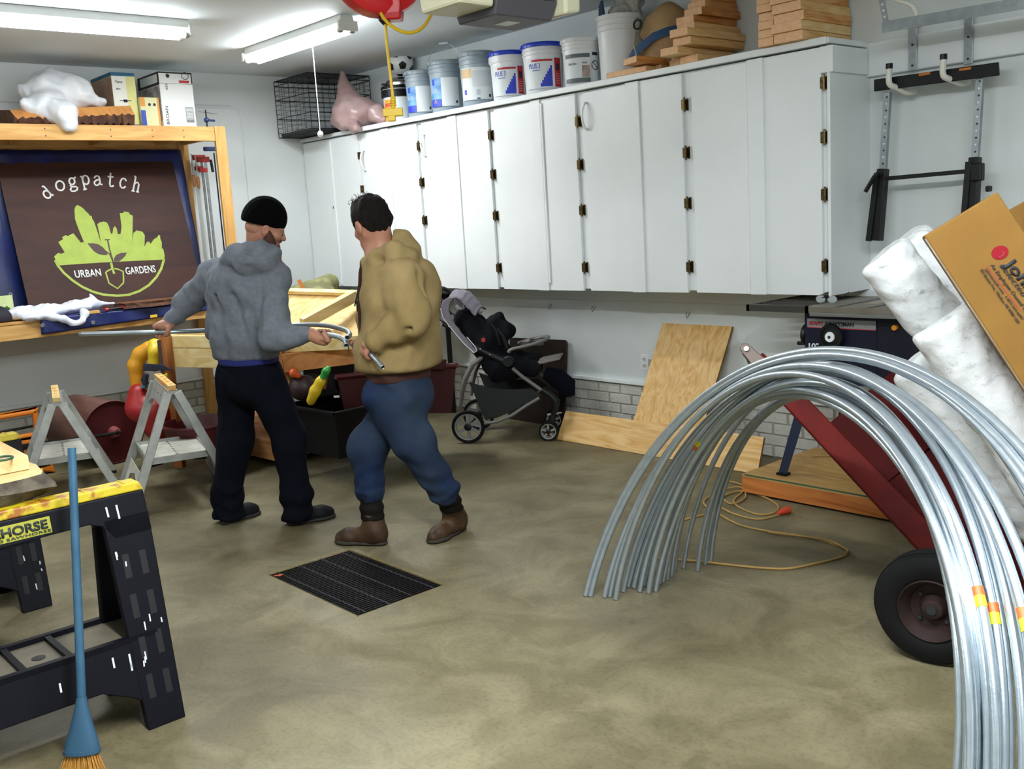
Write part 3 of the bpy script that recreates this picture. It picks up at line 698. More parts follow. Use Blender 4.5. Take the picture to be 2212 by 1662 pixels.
def catmull(P, n=6):
    P = [Vector(p) for p in P]; out = []
    for i in range(len(P)-1):
        a, b_, c, d = P[max(i-1, 0)], P[i], P[i+1], P[min(i+2, len(P)-1)]
        for k in range(n):
            t_ = k/n; out.append(.5*((2*b_)+(c-a)*t_+(2*a-5*b_+4*c-d)*t_*t_+(-a+3*b_-3*c+d)*t_**3))
    return out+[P[-1]]
MB().tube(catmull(l2), .0075, 8).build('supply_cord', M_yel, t, smooth=True)
m = MB(); 
for k in range(4): m.tube([atd(849, 210+k*5, D), atd(849, 214+k*5, D)], .013+.001*k, 10)
m.tube([atd(849, 208, D), atd(850, 234, D)], .010, 10)
u_ = RH; c0 = atd(849, 243, D); m.cbox(c0, (.088, .034, .036), Matrix((RH, FH, Vector((0, 0, 1)))).transposed()); m.cbox(atd(846, 256, D), (.036, .032, .026), Matrix((RH, FH, Vector((0, 0, 1)))).transposed())
m.build('triple_tap', M_yel, t, bevel=.004)
# ---- garage door opener
t = thing('door_opener', 'grey and cream garage door opener hanging from the ceiling', 'opener', (-3.1, 2.8, 2.40))
M_og = mat('opener_grey', '#4c4a50', .5); M_oc = mat('opener_cream', '#cfcdb0', .45)
x0, x1, y0, y1 = -3.24, -3.015, 2.685, 2.99
MB().hexa([(x0, y0, 2.40), (x1, y0, 2.40), (x1, y1, 2.40), (x0, y1, 2.40), (x0-.015, y0-.01, 2.47), (x1+.03, y0-.01, 2.47), (x1+.03, y1+.01, 2.47), (x0-.015, y1+.01, 2.47)]).build('motor_tray', M_og, t, bevel=.005)
bd = MB().box((x0-.015, y0-.01, 2.47), (x1+.03, y1+.01, 2.66)).build('motor_cover', M_og, t, bevel=.008)
MB().hexa([(x0+.0, 2.50, 2.425), (x1+.01, 2.50, 2.425), (x1+.01, y0-.012, 2.425), (x0+.0, y0-.012, 2.425), (x0-.01, 2.48, 2.60), (x1+.035, 2.48, 2.60), (x1+.035, y0-.012, 2.60), (x0-.01, y0-.012, 2.60)]).build('lamp_lens', M_oc, t, bevel=.012)
MB().hexa([(x0+.0, y1+.012, 2.415), (x1+.07, y1+.012, 2.415), (x1+.07, y1+.10, 2.43), (x0+.0, y1+.10, 2.43), (x0-.01, y1+.012, 2.60), (x1+.08, y1+.012, 2.60), (x1+.08, y1+.10, 2.60), (x0-.01, y1+.10, 2.60)]).build('lamp_lens', M_oc, t, bevel=.012)
MB().box((x0+.07, y0+.13, 2.3985), (x0+.15, y0+.20, 2.4005)).build('label_plate', M_lw, t)
MB().bar((x1-.1, y0+.15, 2.66), (x1-.1, y0+.15, ZC), .035, .004).build('hanger', mat('bracket_steel', '#8d9092', .4, metal=.8), t)
MB().bar((x0+.03, y0+.15, 2.66), (x0+.03, y0+.15, ZC), .035, .004).build('hanger', mat('bracket_steel', '#8d9092', .4, metal=.8), t)
text('CRAFTSMAN', 'lettering', mat('cream_dim', '#a7a78c', .6), t, (x0+.01, 2.4845, 2.515), (1, 0, 0), (0, -.115, 1), .03, .002, .2)
text('1/2 H.P.', 'lettering', M_lw, t, (x1+.031, 2.87, 2.485), (0, 1, 0), (0, 0, 1), .032, .002, .115)
# ------------------------------------------------------------------ wooden bench and shelf on the left wall
M_pine = [wood('pine_', '#c99f62', '#b08043', a_, 3) for a_ in 'xyz']
M_pineY = M_pine[1]; M_pineZ = M_pine[2]; M_pineX = M_pine[0]
M_tarp = mat('blue_tarp', '#0c2060', .4, col2='#081338', scale=4, amt=.7, bump=.25, bscale=14)
t = thing('workbench', 'yellow pine workbench with an overhead shelf on the left wall, framing the sign', 'workbench', (-8.05, 2.9, 0))
XFs = -7.70
MB().box((XFs-.038, .6, 2.375), (XFs, 3.762, 2.488)).build('shelf_beam', M_pineY, t, bevel=.003)
MB().box((XFs-.03, 3.765, .0), (XFs, 3.858, 2.492)).build('front_post', M_pineZ, t, bevel=.003)
MB().box((XFs-.068, 3.80, .0), (XFs-.032, 3.858, 2.49)).build('post_backing', M_pineZ, t, bevel=.003)
MB().box((XL+.012, 3.735, 0), (XL+.05, 3.825, 2.47)).build('back_post', M_pineZ, t, bevel=.003)
MB().box((XL+.005, .6, 2.478), (XFs-.04, 3.76, 2.492)).build('shelf_board', M_pineY, t)
for y in (1.2, 1.8, 2.4, 3.0, 3.55): MB().box((XL+.04, y, 2.40), (XFs-.038, y+.038, 2.478)).build('joist', M_pineX, t)
MB().box((XL+.002, .6, 2.36), (XL+.04, 3.74, 2.45)).build('rear_ledger', M_pineY, t)
MB().box((XL+.05, 3.755, 2.40), (XFs-.04, 3.79, 2.478)).build('end_rail', M_pineX, t)
MB().box((XFs-.036, .6, .968), (XFs, 3.76, 1.078)).build('bench_beam', M_pineY, t, bevel=.003)
MB().box((XL+.005, .6, 1.08), (XFs+.004, 3.76, 1.098)).build('bench_top', M_pineY, t, bevel=.002)
MB().box((XL+.05, 3.755, .985), (XFs-.04, 3.79, 1.078)).build('end_rail', M_pineX, t)
for y in (.7, 1.5): MB().box((XFs-.036, y, 0), (XFs, y+.09, .968)).build('leg', M_pineZ, t)
nail = mat('nail_head', '#5a4a35', .6)
for y in (2.46, 2.93, 3.25, 3.5):
    for z in (2.405, 2.455): MB().lathe([(0, 0), (.006, 0), (.006, .001), (0, .001)], (XFs+.0005, y, z), (1, 0, 0), 8).build('nail', nail, t)
BTZ = 1.098
# blue tarp hung behind the sign and folded over the bench edge
def sheet(P, nu, nv, fn, th=.004):
    # bilinear sheet between four corners with offsets
    m = MB(); vs = []; a, b_, c, d = [Vector(p) for p in P]; n = (b_-a).cross(d-a).normalized()
    for s_ in (0, 1):
        for j in range(nv+1):
            for i in range(nu+1):
                u, v = i/nu, j/nv; p = a*(1-u)*(1-v)+b_*u*(1-v)+c*u*v+d*(1-u)*v
                vs.append(p+n*(fn(u, v)+s_*th))
    k = (nu+1)*(nv+1); fs = []
    for j in range(nv):
        for i in range(nu):
            q = j*(nu+1)+i; fs += [(q, q+1, q+nu+2, q+nu+1), (k+q, k+q+nu+1, k+q+nu+2, k+q+1)]
    for i in range(nu): fs += [(i, k+i, k+i+1, i+1), (nv*(nu+1)+i, nv*(nu+1)+i+1, k+nv*(nu+1)+i+1, k+nv*(nu+1)+i)]
    for j in range(nv): q = j*(nu+1); fs += [(q, q+nu+1, k+q+nu+1, k+q), (q+nu, k+q+nu, k+q+2*nu+1, q+2*nu+1)]
    return m.add(vs, fs)
t = thing('blue_tarp', 'dark blue tarpaulin hanging behind the brown sign', 'tarp', (-8.2, 2.9, BTZ))
sheet([(-8.32, 3.735, 2.36), (-8.32, 2.06, 2.36), (-8.12, 2.06, 1.12), (-8.12, 3.735, 1.12)], 40, 30, lambda u, v: .008*sin(u*40+3*v)+.006*sin(v*13+9*u)).build('drop_cloth', M_tarp, t, smooth='all')
M_grom = mat('grommet', '#b9bcc0', .3, metal=.9)
def ringm(c, n, r, w=.004): m = MB(); n = Vector(n).normalized(); h = n.cross(Vector((0, 0, 1)) if abs(n.z) < .9 else Vector((1, 0, 0))).normalized(); k = n.cross(h); return m.tube([Vector(c)+(h*cos(a)+k*sin(a))*r for a in [2*pi*i/16 for i in range(16)]], w, 6, closed=True)
g = at(23, 636, 'x', -8.1); ringm(g, (1, 0, .15), .010).build('grommet', M_grom, t, smooth=True)
t = thing('tarp_strip', 'bright blue tarpaulin strip with grommets folded over the bench edge', 'tarp', (XFs+.02, 2.8, .98))
ya, yb = at(86, 700, 'x', XFs+.01).y, 3.56
sheet([(XFs+.012, yb, BTZ+.004), (XFs+.012, ya, BTZ+.006), (XFs+.02, ya, .99), (XFs+.016, yb, 1.035)], 40, 8, lambda u, v: -.006*sin(u*30+2*v)-.004*sin(u*70)).build('front_flap', M_tarp, t, smooth='all')
sheet([(XFs+.012, ya, BTZ+.004), (XFs+.012, yb, BTZ+.004), (XFs-.14, yb, BTZ+.004), (XFs-.14, ya+.05, BTZ+.004)], 30, 5, lambda u, v: .004+.003*sin(u*30+2*v)).build('top_flap', M_tarp, t, smooth='all')
for px, py in ((92, 703), (201, 697)):
    g = at(px, py, 'x', XFs+.034); m = ringm(g, (1, 0, 0), .011, .005); m.lathe([(0, 0), (.009, 0), (.009, .002), (0, .002)], g-Vector((.004, 0, 0)), (1, 0, 0), 12); m.build('grommet', M_grom, t, smooth=True)
g = at(332, 683, 'x', XFs+.04); MB().cbox(g, (.004, .055, .022)).build('tape_tag', mat('yellow_tape', '#d6b43a', .5), t)
# ------------------------------------------------------------------ the sign
def smat():
    m = wood('stained_sign_', '#3d211a', '#2a1612', 'x', 1.4, .6, 2.0); return m
TL, TR, BL_ = Vector((-8.29, 2.265, 2.262)), Vector((-8.29, 3.642, 2.262)), Vector((-7.955, 2.265, 1.103))
SX = (TR-TL).normalized(); SY = (TL-BL_).normalized(); SN = SX.cross(SY); SW = (TR-TL).length; SH = (TL-BL_).length
sg = bpy.data.objects.new('sign_board', None); COL.objects.link(sg)
sg.matrix_world = Matrix(((SX.x, SY.x, SN.x, BL_.x), (SX.y, SY.y, SN.y, BL_.y), (SX.z, SY.z, SN.z, BL_.z), (0, 0, 0, 1)))
sg.location = BL_; sg.rotation_euler = Matrix((SX, SY, SN)).transposed().to_euler()
tag(sg, 'dark brown stained plywood sign with lime skyline and shovel plant logo, dogpatch urban gardens', 'sign')
MB().box((0, 0, -.012), (SW, SH, 0)).build('panel', smat(), sg, world=False)
def sp(px, py):
    d = ray(px, py); k = (BL_-CC).dot(SN)/d.dot(SN); p = CC+d*k-BL_; return (p.dot(SX), p.dot(SY))
z5 = lambda x, y: sp(x*.25316, 400+y*.25316)
z1 = lambda x, y: sp(x*.30083, y*.30083)
M_lime = mat('lime_paint', '#9db045', .6, col2='#8a9d38', scale=12, amt=.6); M_sw = mat('sign_white', '#d9dcda', .6); M_sb = mat('sign_brown', '#3b2019', .55)
sky = [(462, 610), (497, 578), (520, 588), (552, 574), (497, 487), (538, 462), (530, 445), (562, 427), (575, 437), (625, 411), (690, 492), (714, 488), (738, 538), (700, 450), (660, 350), (640, 290), (635, 215), (640, 190), (657, 170), (685, 182), (712, 202), (735, 228), (752, 240), (762, 260), (782, 265), (785, 285), (803, 315), (835, 410), (862, 500), (848, 420), (830, 335), (848, 320), (885, 312), (912, 320), (928, 350), (947, 418), (960, 410), (966, 370), (978, 350), (996, 372), (1004, 418), (1028, 418), (1037, 360), (1030, 300), (1022, 240), (1052, 238), (1058, 226), (1100, 234), (1106, 250), (1133, 262), (1131, 340), (1130, 500), (1138, 410), (1165, 388), (1215, 398), (1235, 430), (1232, 528), (1248, 492), (1268, 480), (1285, 502), (1310, 465), (1345, 442), (1352, 425), (1366, 432), (1366, 455), (1380, 490), (1380, 540), (1392, 545), (1404, 600), (1400, 660), (1385, 637), (1200, 645), (900, 660), (700, 672), (505, 686), (485, 665)]
def flat(poly, m, name, z0, z1_, par):
    P = [z5(*p) for p in poly]; vs = [(x, y, z0) for x, y in P]+[(x, y, z1_) for x, y in P]; n = len(P)
    b = MB(); b.add(vs, [tuple(range(n-1, -1, -1)), tuple(range(n, 2*n))]+[(i, (i+1) % n, n+(i+1) % n, n+i) for i in range(n)])
    o = b.build(name, m, par, world=False); return o
def ribbon(pts, w, m, name, z0, z1_, par, f=z5, closed=False, local=None):
    P = [Vector(f(*p)) if f else Vector(p) for p in pts]; n = len(P); L = []; R = []
    for i, p in enumerate(P):
        a = P[(i-1) % n] if (closed or i) else p; c = P[(i+1) % n] if (closed or i < n-1) else p
        d = (c-a).normalized(); q = Vector((-d.y, d.x)); L.append(p+q*w/2); R.append(p-q*w/2)
    vs = [(q.x, q.y, z) for z in (z0, z1_) for q in L+R]; fs = []
    N2 = 2*n
    for i in range(n if closed else n-1):
        j = (i+1) % n; fs += [(N2+i, N2+j, N2+n+j, N2+n+i), (i, n+i, n+j, j), (i, j, N2+j, N2+i), (n+i, N2+n+i, N2+n+j, n+j)]
    if not closed: fs += [(0, N2, N2+n, n), (n-1, 2*n-1, N2+2*n-1, N2+n-1)]
    b = MB(); b.add(vs, fs); return b, name, m, par
lg = flat(sky, M_lime, 'skyline', .0002, .0016, sg)
def rb(pts, w, m, name, z0=.0002, z1_=.0016, par=None, f=z5, closed=False):
    b, nm, mm, pp = ribbon(pts, w, m, name, z0, z1_, par or sg, f, closed); return b.build(nm, mm, pp, world=False)
rb([(470, 640), (495, 690), (545, 750), (620, 815), (700, 868), (790, 910), (880, 935), (1000, 945), (1100, 936), (1190, 905), (1270, 855), (1335, 785), (1375, 715), (1400, 630)], .019, M_lime, 'bowl_outline')
rb([(948, 662), (958, 710), (974, 758)], .018, M_lime, 'stem'); rb([(975, 712), (1010, 720), (1050, 737), (1054, 800), (1053, 835), (1003, 884), (930, 838), (915, 790), (902, 745), (925, 728), (962, 712)], .0115, M_lime, 'shovel_blade', closed=False)
flat([(745, 498), (790, 497), (835, 505), (875, 530), (915, 575), (915, 598), (880, 598), (840, 590), (800, 565)], M_sb, 'leaf', .0016, .003, sg)
flat([(1018, 652), (975, 655), (972, 625), (990, 598), (1030, 580), (1082, 576), (1068, 605), (1045, 630)], M_sb, 'leaf', .0016, .003, sg)
rb([(918, 472), (932, 540), (948, 600), (967, 660)], .011, M_sb, 'shovel_handle', .0016, .003); rb([(893, 468), (937, 466)], .009, M_sb, 'shovel_grip', .0016, .003); rb([(895, 560), (935, 590), (962, 650)], .009, M_sb, 'sprout', .0016, .003)
def stext(s, p0, p1, hz_, bold=.02):
    a = Vector(z5(*p0)); b_ = Vector(z5(*p1)); d = (b_-a); W_ = d.length; d.normalize(); O = BL_+SX*a.x+SY*a.y
    ux = SX*d.x+SY*d.y; uy = SN.cross(ux)
    h = (Vector(z5(p0[0], p0[1]-hz_))-a).length
    text(s, 'lettering', M_sw, sg, O+SN*.0012, ux, uy, h, .0014, W_, bold=bold)
stext('URBAN', (640, 793), (864, 776), 62); stext('GARDENS', (1075, 765), (1330, 744), 60)
G = {'d': [[(.8+.0, 1.55), (.8, 0)], [(.6, 1.55), (.8, 1.55)], [(.8, 0), (1.0, 0)], ('e', .44, .5, .36, .5)],
     'o': [('e', .5, .5, .42, .5)],
     'g': [('e', .45, .64, .3, .36), [(.68, .9), (.95, 1.0)], [(.3, .33), (.18, .18), (.3, .06), (.75, -.02), (.9, -.18), (.82, -.38), (.5, -.48), (.2, -.4), (.1, -.22), (.25, -.02)]],
     'p': [[(.2, 1.0), (.2, -.5)], [(.0, 1.0), (.2, 1.0)], [(.0, -.5), (.42, -.5)], ('e', .56, .5, .36, .5)],
     'a': [[(.16, .78), (.3, .96), (.52, 1.0), (.7, .88), (.74, .6), (.74, .15), (.82, .02), (.98, .06)], [(.74, .6), (.4, .56), (.14, .4), (.12, .18), (.28, .0), (.5, .02), (.74, .22)]],
     't': [[(.42, 1.4), (.42, .25), (.5, .04), (.72, .0), (.9, .14)], [(.1, 1.0), (.8, 1.0)]],
     'c': [[(.86, .76), (.68, .97), (.45, 1.02), (.2, .88), (.08, .5), (.2, .14), (.45, .0), (.7, .04), (.88, .22)]],
     'h': [[(.2, 1.55), (.2, 0)], [(.0, 1.55), (.2, 1.55)], [(.0, 0), (.4, 0)], [(.2, .7), (.38, .94), (.6, .98), (.78, .78), (.78, 0)], [(.6, 0), (.98, 0)]]}
def glyph(ch, o, ang, xh, wdt=1.):
    a = radians(ang); ux = (cos(a), -sin(a)); uy = (-sin(a), -cos(a))
    def F(x, y): x *= wdt; return z1(o[0]+(ux[0]*x+uy[0]*y)*xh, o[1]+(ux[1]*x+uy[1]*y)*xh)
    b = MB()
    for st in G[ch]:
        if st[0] == 'e':
            pts = [(st[1]+st[3]*cos(t_), st[2]+st[4]*sin(t_)) for t_ in [2*pi*k/18 for k in range(18)]]; q = ribbon(pts, .0125, None, '', .0002, .0016, None, F, True)[0]
        else: q = ribbon(st, .0125, None, '', .0002, .0016, None, F)[0]
        b.add(q.v, q.f)
    b.build('lettering', M_sw, sg, world=False)
for ch, o, ang, xh, w_ in (('d', (338, 1437), 42, 60, 1), ('o', (412, 1380), 22, 70, 1), ('g', (496, 1350), 12, 66, 1), ('p', (590, 1332), 14, 64, .95), ('a', (672, 1334), 6, 68, .95), ('t', (762, 1338), -4, 70, .85), ('c', (852, 1346), -9, 68, .8), ('h', (944, 1370), -11, 68, .82)): glyph(ch, o, ang, xh, w_)
# ------------------------------------------------------------------ things on the overhead shelf
ST = 2.493
M_bk = mat('tree_bark', '#3a241a', .9, col2='#6a4530', scale=14, amt=.7, bump=1.0, bscale=35)
M_cutw = mat('sawn_face', '#c68a4a', .7, col2='#a86c32', scale=10, amt=.6)
def slab(name, label, cat, pts, z0, h, lean, mt=M_cutw, seed=1, grp=None, topm=None):
    """live edge slab: outline pts (x,y) at the top, bark sides with ragged lower edge"""
    r = random.Random(seed); n = len(pts); m = MB(); top = [(x, y, z0+h) for x, y in pts]; cx = sum(p[0] for p in pts)/n; cy = sum(p[1] for p in pts)/n
    mid = [(cx+(x-cx)*(1+lean*.5)+r.uniform(-.008, .008), cy+(y-cy)*(1+lean*.3)+r.uniform(-.008, .008), z0+h*.55) for x, y in pts]
    bot = [(cx+(x-cx)*(1-lean), cy+(y-cy)*(1-lean*.3), z0) for x, y in pts]
    m.add(top+mid+bot, [tuple(range(n))]); m.cur = 1
    k = 0; m.f += [(i, (i+1) % n, n+(i+1) % n, n+i) for i in range(n)]+[(n+i, n+(i+1) % n, 2*n+(i+1) % n, 2*n+i) for i in range(n)]+[tuple(range(3*n-1, 2*n-1, -1))]; m.mi += [1]*(2*n+1)
    o = m.build(name, [mt, M_bk]); return tag(o, label, cat, grp)
P0 = []
for i in range(30):
    y = 2.30+.80*i/29; P0.append((-7.70+.02*sin(i*1.7)-.02*cos(i*.9), y))
for i in range(12): P0.append((-8.10+.02*sin(i*2.1), 3.10-.80*i/11))
t = thing('bark_slab', 'orange brown sawn slab with ragged dark bark on the overhead shelf, under a white bag', 'wood slab', (-7.9, 2.7, ST))
r = random.Random(2); n = 46; T_, E_, Bt, Ti, Bi = [], [], [], [], []
for i in range(n):
    u = i/(n-1); y = 2.27+.86*u; e_ = sin(pi*u)**.5 if 0 < u < 1 else 0
    T_.append((-7.80+.03*u, y, ST+.10+.05*u)); E_.append((-7.715+.012*sin(i), y, ST+.045+.045*u+r.uniform(-.006, .006)-.018*abs(sin(i*1.1)))); Bt.append((-7.74+r.uniform(-.01, .012), y, ST+.002+(.02 if i % 3 == 1 else 0)*u)); Ti.append((-8.15, y, ST+.14)); Bi.append((-8.15, y, ST+.002))
m = MB(); m.add(T_+E_+Bt+Ti+Bi, [(i, n+i, n+i+1, i+1) for i in range(n-1)]+[(3*n+i, i, i+1, 3*n+i+1) for i in range(n-1)]); m.cur = 1
fs = [(n+i, 2*n+i, 2*n+i+1, n+i+1) for i in range(n-1)]+[(2*n+i, 4*n+i, 4*n+i+1, 2*n+i+1) for i in range(n-1)]+[(4*n+i, 3*n+i, 3*n+i+1, 4*n+i+1) for i in range(n-1)]+[(0, 3*n, 4*n, 2*n, n), (n-1, 2*n-1, 3*n-1, 5*n-1, 4*n-1)]
m.f += fs; m.mi += [1]*len(fs); m.build('slab', [M_cutw, M_bk], t)
M_bag = mat('thin_white_film', '#eceef2', .35, col2='#d4d8e2', scale=5, amt=.6, alpha=.86, spec=.6)
s = SDF((-8.25, 2.2, 2.42), (-7.5, 3.1, 3.02), .011)
s.ell((-7.98, 2.66, 2.74), (.17, .25, .17)); s.ell((-7.85, 2.55, 2.62), (.16, .17, .13)); s.cone((-7.80, 2.42, 2.60), (-7.75, 2.36, 2.64), .06, .03, k=.05); s.cone((-7.9, 2.8, 2.74), (-7.9, 2.94, 2.68), .09, .05, k=.05)
s.cone((-7.70, 2.6, 2.55), (-7.68, 2.62, 2.49), .11, .06, k=.05); s.warp(lambda P: .010*np.sin(23*(P[:, 1]-.7*P[:, 2])+4*np.sin(8*P[:, 1]))); s.warp(folds(.010, 32, seed=21)); s.warp(folds(.004, 80, seed=22))
tag(s.mesh('plastic_bag', M_bag, None), 'white translucent plastic bag heaped over the bark slab on the overhead shelf', 'bag')
def crate(name, label, x0, x1, y0, y1, z0, z1, m, cat='box', grp='boxes on the overhead shelf'):
    t = thing(name, label, cat, ((x0+x1)/2, (y0+y1)/2, z0), 0, grp); MB().box((x0, y0, z0), (x1, y1, z1)).build('body', m, t, bevel=.003); return t
def px_panel(t, name, m, x, y0, y1, z0, z1, th=.0012):   # print on the +x face
    return MB().box((x, y0, z0), (x+th, y1, z1)).build(name, m, t)
def py_panel(t, name, m, y, x0, x1, z0, z1, th=.0012): return MB().box((x0, y-th, z0), (x1, y, z1)).build(name, m, t)
X1 = -7.95
t = crate('carton', 'white and pale yellow lamp carton with a blue top edge, leftmost on the shelf', -8.38, X1, 3.08, 3.262, ST, 2.915, mat('carton_white', '#e6e7dc', .6))
px_panel(t, 'yellow_panel', mat('pale_yellow', '#dcd88f', .6), X1, 3.19, 3.262, ST+.03, 2.885); px_panel(t, 'blue_edge', mat('teal_print', '#1f5a7c', .6), X1+.0005, 3.08, 3.262, 2.888, 2.915); px_panel(t, 'teal_edge', mat('teal_print', '#1f5a7c', .6), X1+.0005, 3.08, 3.262, ST, ST+.03)
py_panel(t, 'photo_panel', mat('brown_photo', '#8d6f5c', .6, col2='#c09a80', scale=9), 3.08, -8.38, X1-.004, ST+.02, 2.885); py_panel(t, 'blue_edge', mat('teal_print', '#1f5a7c', .6), 3.0795, -8.38, X1, 2.888, 2.915)
text('Tierra', 'lettering', M_ink, t, (X1+.0015, 3.105, 2.835), (0, 1, 0), (0, 0, 1), .02, .001, .055); text('albus', 'lettering', M_ink, t, (X1+.0015, 3.105, 2.785), (0, 1, 0), (0, 0, 1), .014, .001, .035)
m = MB(); m.box((X1, 3.125, 2.70), (X1+.002, 3.215, 2.706)); m.box((X1, 3.155, 2.69), (X1+.002, 3.185, 2.712)); m.build('fixture_print', M_ink, t)
X2 = -7.92
t = crate('carton', 'small yellow edged carton between two tall white cartons on the shelf', -8.2, X2, 3.27, 3.424, ST, 2.73, mat('carton_pale', '#dad9a8', .6))
px_panel(t, 'orange_panel', mat('orange_print', '#d8953a', .6), X2, 3.27, 3.31, 2.66, 2.73); px_panel(t, 'orange_edge', mat('orange_print', '#d8953a', .6), X2, 3.408, 3.424, ST, 2.73); px_panel(t, 'blue_panel', mat('royal_print', '#2b46a8', .6), X2, 3.27, 3.308, ST, 2.63)
for y in (3.345, 3.385): MB().ball((X2, y, 2.675), .012, 8, 6, (.2, 1, 1)).build('lamp_print', M_ink, t)
X3 = -7.90
t = crate('carton', 'tall white carton with a black top edge at the right end of the shelf', -8.32, X3, 3.436, 3.712, ST+.002, 2.93, mat('carton_bright', '#e9ebea', .55))
M_pk = mat('carton_black', '#2a2628', .6)
px_panel(t, 'top_edge', M_pk, X3, 3.436, 3.712, 2.918, 2.93); px_panel(t, 'lid_line', mat('seam_grey', '#9a9c9c', .6), X3, 3.436, 3.712, 2.838, 2.842); px_panel(t, 'corner_edge', M_pk, X3, 3.703, 3.712, 2.845, 2.93)
px_panel(t, 'red_print', M_lr, X3, 3.60, 3.685, 2.848, 2.868); px_panel(t, 'barcode', mat('barcode', '#7c7f80', .6), X3, 3.63, 3.695, 2.54, 2.66); px_panel(t, 'barcode_face', M_lw, X3+.0005, 3.635, 3.69, 2.565, 2.655)
for k in range(9): px_panel(t, 'barcode_line', M_ink, X3+.001, 3.637, 3.688, 2.57+k*.0095, 2.573+k*.0095)
py_panel(t, 'dark_lid', M_pk, 3.436, -8.32, X3, 2.83, 2.93); py_panel(t, 'lid_white', M_lw, 3.4355, -8.27, X3-.03, 2.85, 2.915); py_panel(t, 'photo_panel', mat('grey_photo', '#77706f', .6, col2='#c9c5c2', scale=9, amt=.9), 3.4355, -8.32, X3-.004, ST+.06, 2.825)
m = ringm((X3+.001, 3.655, 2.905), (1, 0, 0), .028, .0025); m.build('light_print', M_ink, t); MB().ball((X3+.001, 3.51, 2.90), .016, 8, 6, (.1, 1, 1)).build('light_print', M_ink, t)
text('BROAN', 'lettering', M_ink, t, (X3+.0015, 3.485, 2.52), (0, 0, 1), (0, -1, 0), .024, .001, .14); text('655', 'lettering', M_ink, t, (X3+.0015, 3.50, 2.79), (0, 0, 1), (0, -1, 0), .018, .001, .045)
# ------------------------------------------------------------------ clamps hanging at the end of the shelf
M_bar = mat('clamp_bar', '#9a9c9c', .35, metal=.8, col2='#5c5e60', scale=20); M_cr = mat('clamp_red', '#a8241c', .45); M_hn = mat('clamp_handle', '#a96f37', .5); M_cb = mat('clamp_blue', '#22335f', .4)
def clamp(label, px, ptop, pbot, x, red=True, w=.022):
    a = at(px, ptop, 'x', x); t = thing('bar_clamp', label, 'clamp', a, 0, 'bar clamps at the end of the shelf')
    bot = Vector((x, a.y, at(px, pbot, 'x', x).z)); MB().bar(a, bot, w, .007, up=(1, 0, 0)).build('bar', M_bar if red else M_blk, t)
    if red:
        MB().cbox(a+Vector((0, -.02, -.01)), (.03, .11, .045)).build('head', M_cr, t, bevel=.006)
        MB().cbox(a+Vector((0, -.03, -.10)), (.028, .075, .035)).build('jaw', M_cr, t, bevel=.006)
        h = MB().lathe([(.006, 0), (.012, .01), (.016, .05), (.013, .1), (.0, .105)], a+Vector((.0, -.085, -.255)), (0, 0, 1), 12).build('handle', M_hn, t, smooth=True)
        MB().tube([a+Vector((0, -.085, -.15)), a+Vector((0, -.085, .02))], .006, 8).build('screw', M_bar, t, smooth=True)
    return t
clamp('grey steel bar clamp with red head and worn wooden handle, left of the hanging clamps', 434, 338, 560, -8.26)
clamp('second grey steel bar clamp with red jaw hanging beside the first', 443, 342, 560, -8.2)
t = clamp('thin black bar clamp hanging at the right of the grey ones', 462, 330, 548, -8.05, red=False, w=.010)
a = at(457, 322, 'x', -8.05); MB().cbox(a, (.03, .14, .035)).build('head', M_cb, t, bevel=.006); MB().cbox(a+Vector((.01, .05, 0)), (.032, .028, .028)).build('red_button', M_lr, t, bevel=.003)
MB().tube([at(455, 345, 'x', -8.03), at(460, 372, 'x', -8.03)], .012, 8).build('grip', M_blk, t, smooth=True)
c = at(447, 268, 'x', -7.82); t = thing('quick_clamp', 'blue headed clamp sticking up above the right end of the shelf', 'clamp', Vector((c.x, c.y, ST)))
MB().tube([Vector((c.x, c.y, ST-.02)), Vector((c.x, c.y, ST+.14))], .006, 8).build('screw', M_blk, t, smooth=True); MB().ball(Vector((c.x, c.y, ST+.06)), .022, 12, 8).build('head', M_cb, t, smooth='all')
MB().tube([Vector((c.x, c.y-.06, ST+.125)), Vector((c.x, c.y+.1, ST+.11))], .003, 6).build('tommy_bar', M_bar, t); MB().tube([Vector((c.x, c.y, ST+.06)), Vector((c.x, c.y+.07, ST+.055))], .009, 8).build('lever', M_cb, t, smooth=True)
# ------------------------------------------------------------------ things on the bench
s = SDF((-8.05, 2.0, 1.02), (-7.52, 2.95, 1.35), .008)
for c, r in (((-7.86, 2.18, 1.15), (.13, .11, .05)), ((-7.82, 2.35, 1.145), (.12, .14, .045)), ((-7.85, 2.55, 1.15), (.10, .15, .05)), ((-7.87, 2.68, 1.165), (.07, .07, .05)), ((-7.69, 2.22, 1.12), (.05, .1, .03))): s.ell(c, r, k=.03)
s.chain([(-7.70, 2.30, 1.12), (-7.655, 2.40, 1.09), (-7.655, 2.47, 1.045), (-7.655, 2.53, 1.06), (-7.68, 2.56, 1.11)], [.03, .022, .018, .018, .03], k=.02)
s.cone((-7.85, 2.7, 1.19), (-7.84, 2.68, 1.235), .02, .006, k=.02); s.cone((-7.84, 2.76, 1.16), (-7.80, 2.86, 1.15), .02, .008, k=.02)
s.warp(folds(.009, 38, seed=31)); s.warp(folds(.004, 100, seed=32))
tag(s.mesh('carrier_bag', mat('carrier_white', '#dfe2ea', .45, col2='#c9cddb', scale=6, amt=.6), None), 'white plastic carrier bag lying on the bench, a handle loop over the blue strip', 'bag')
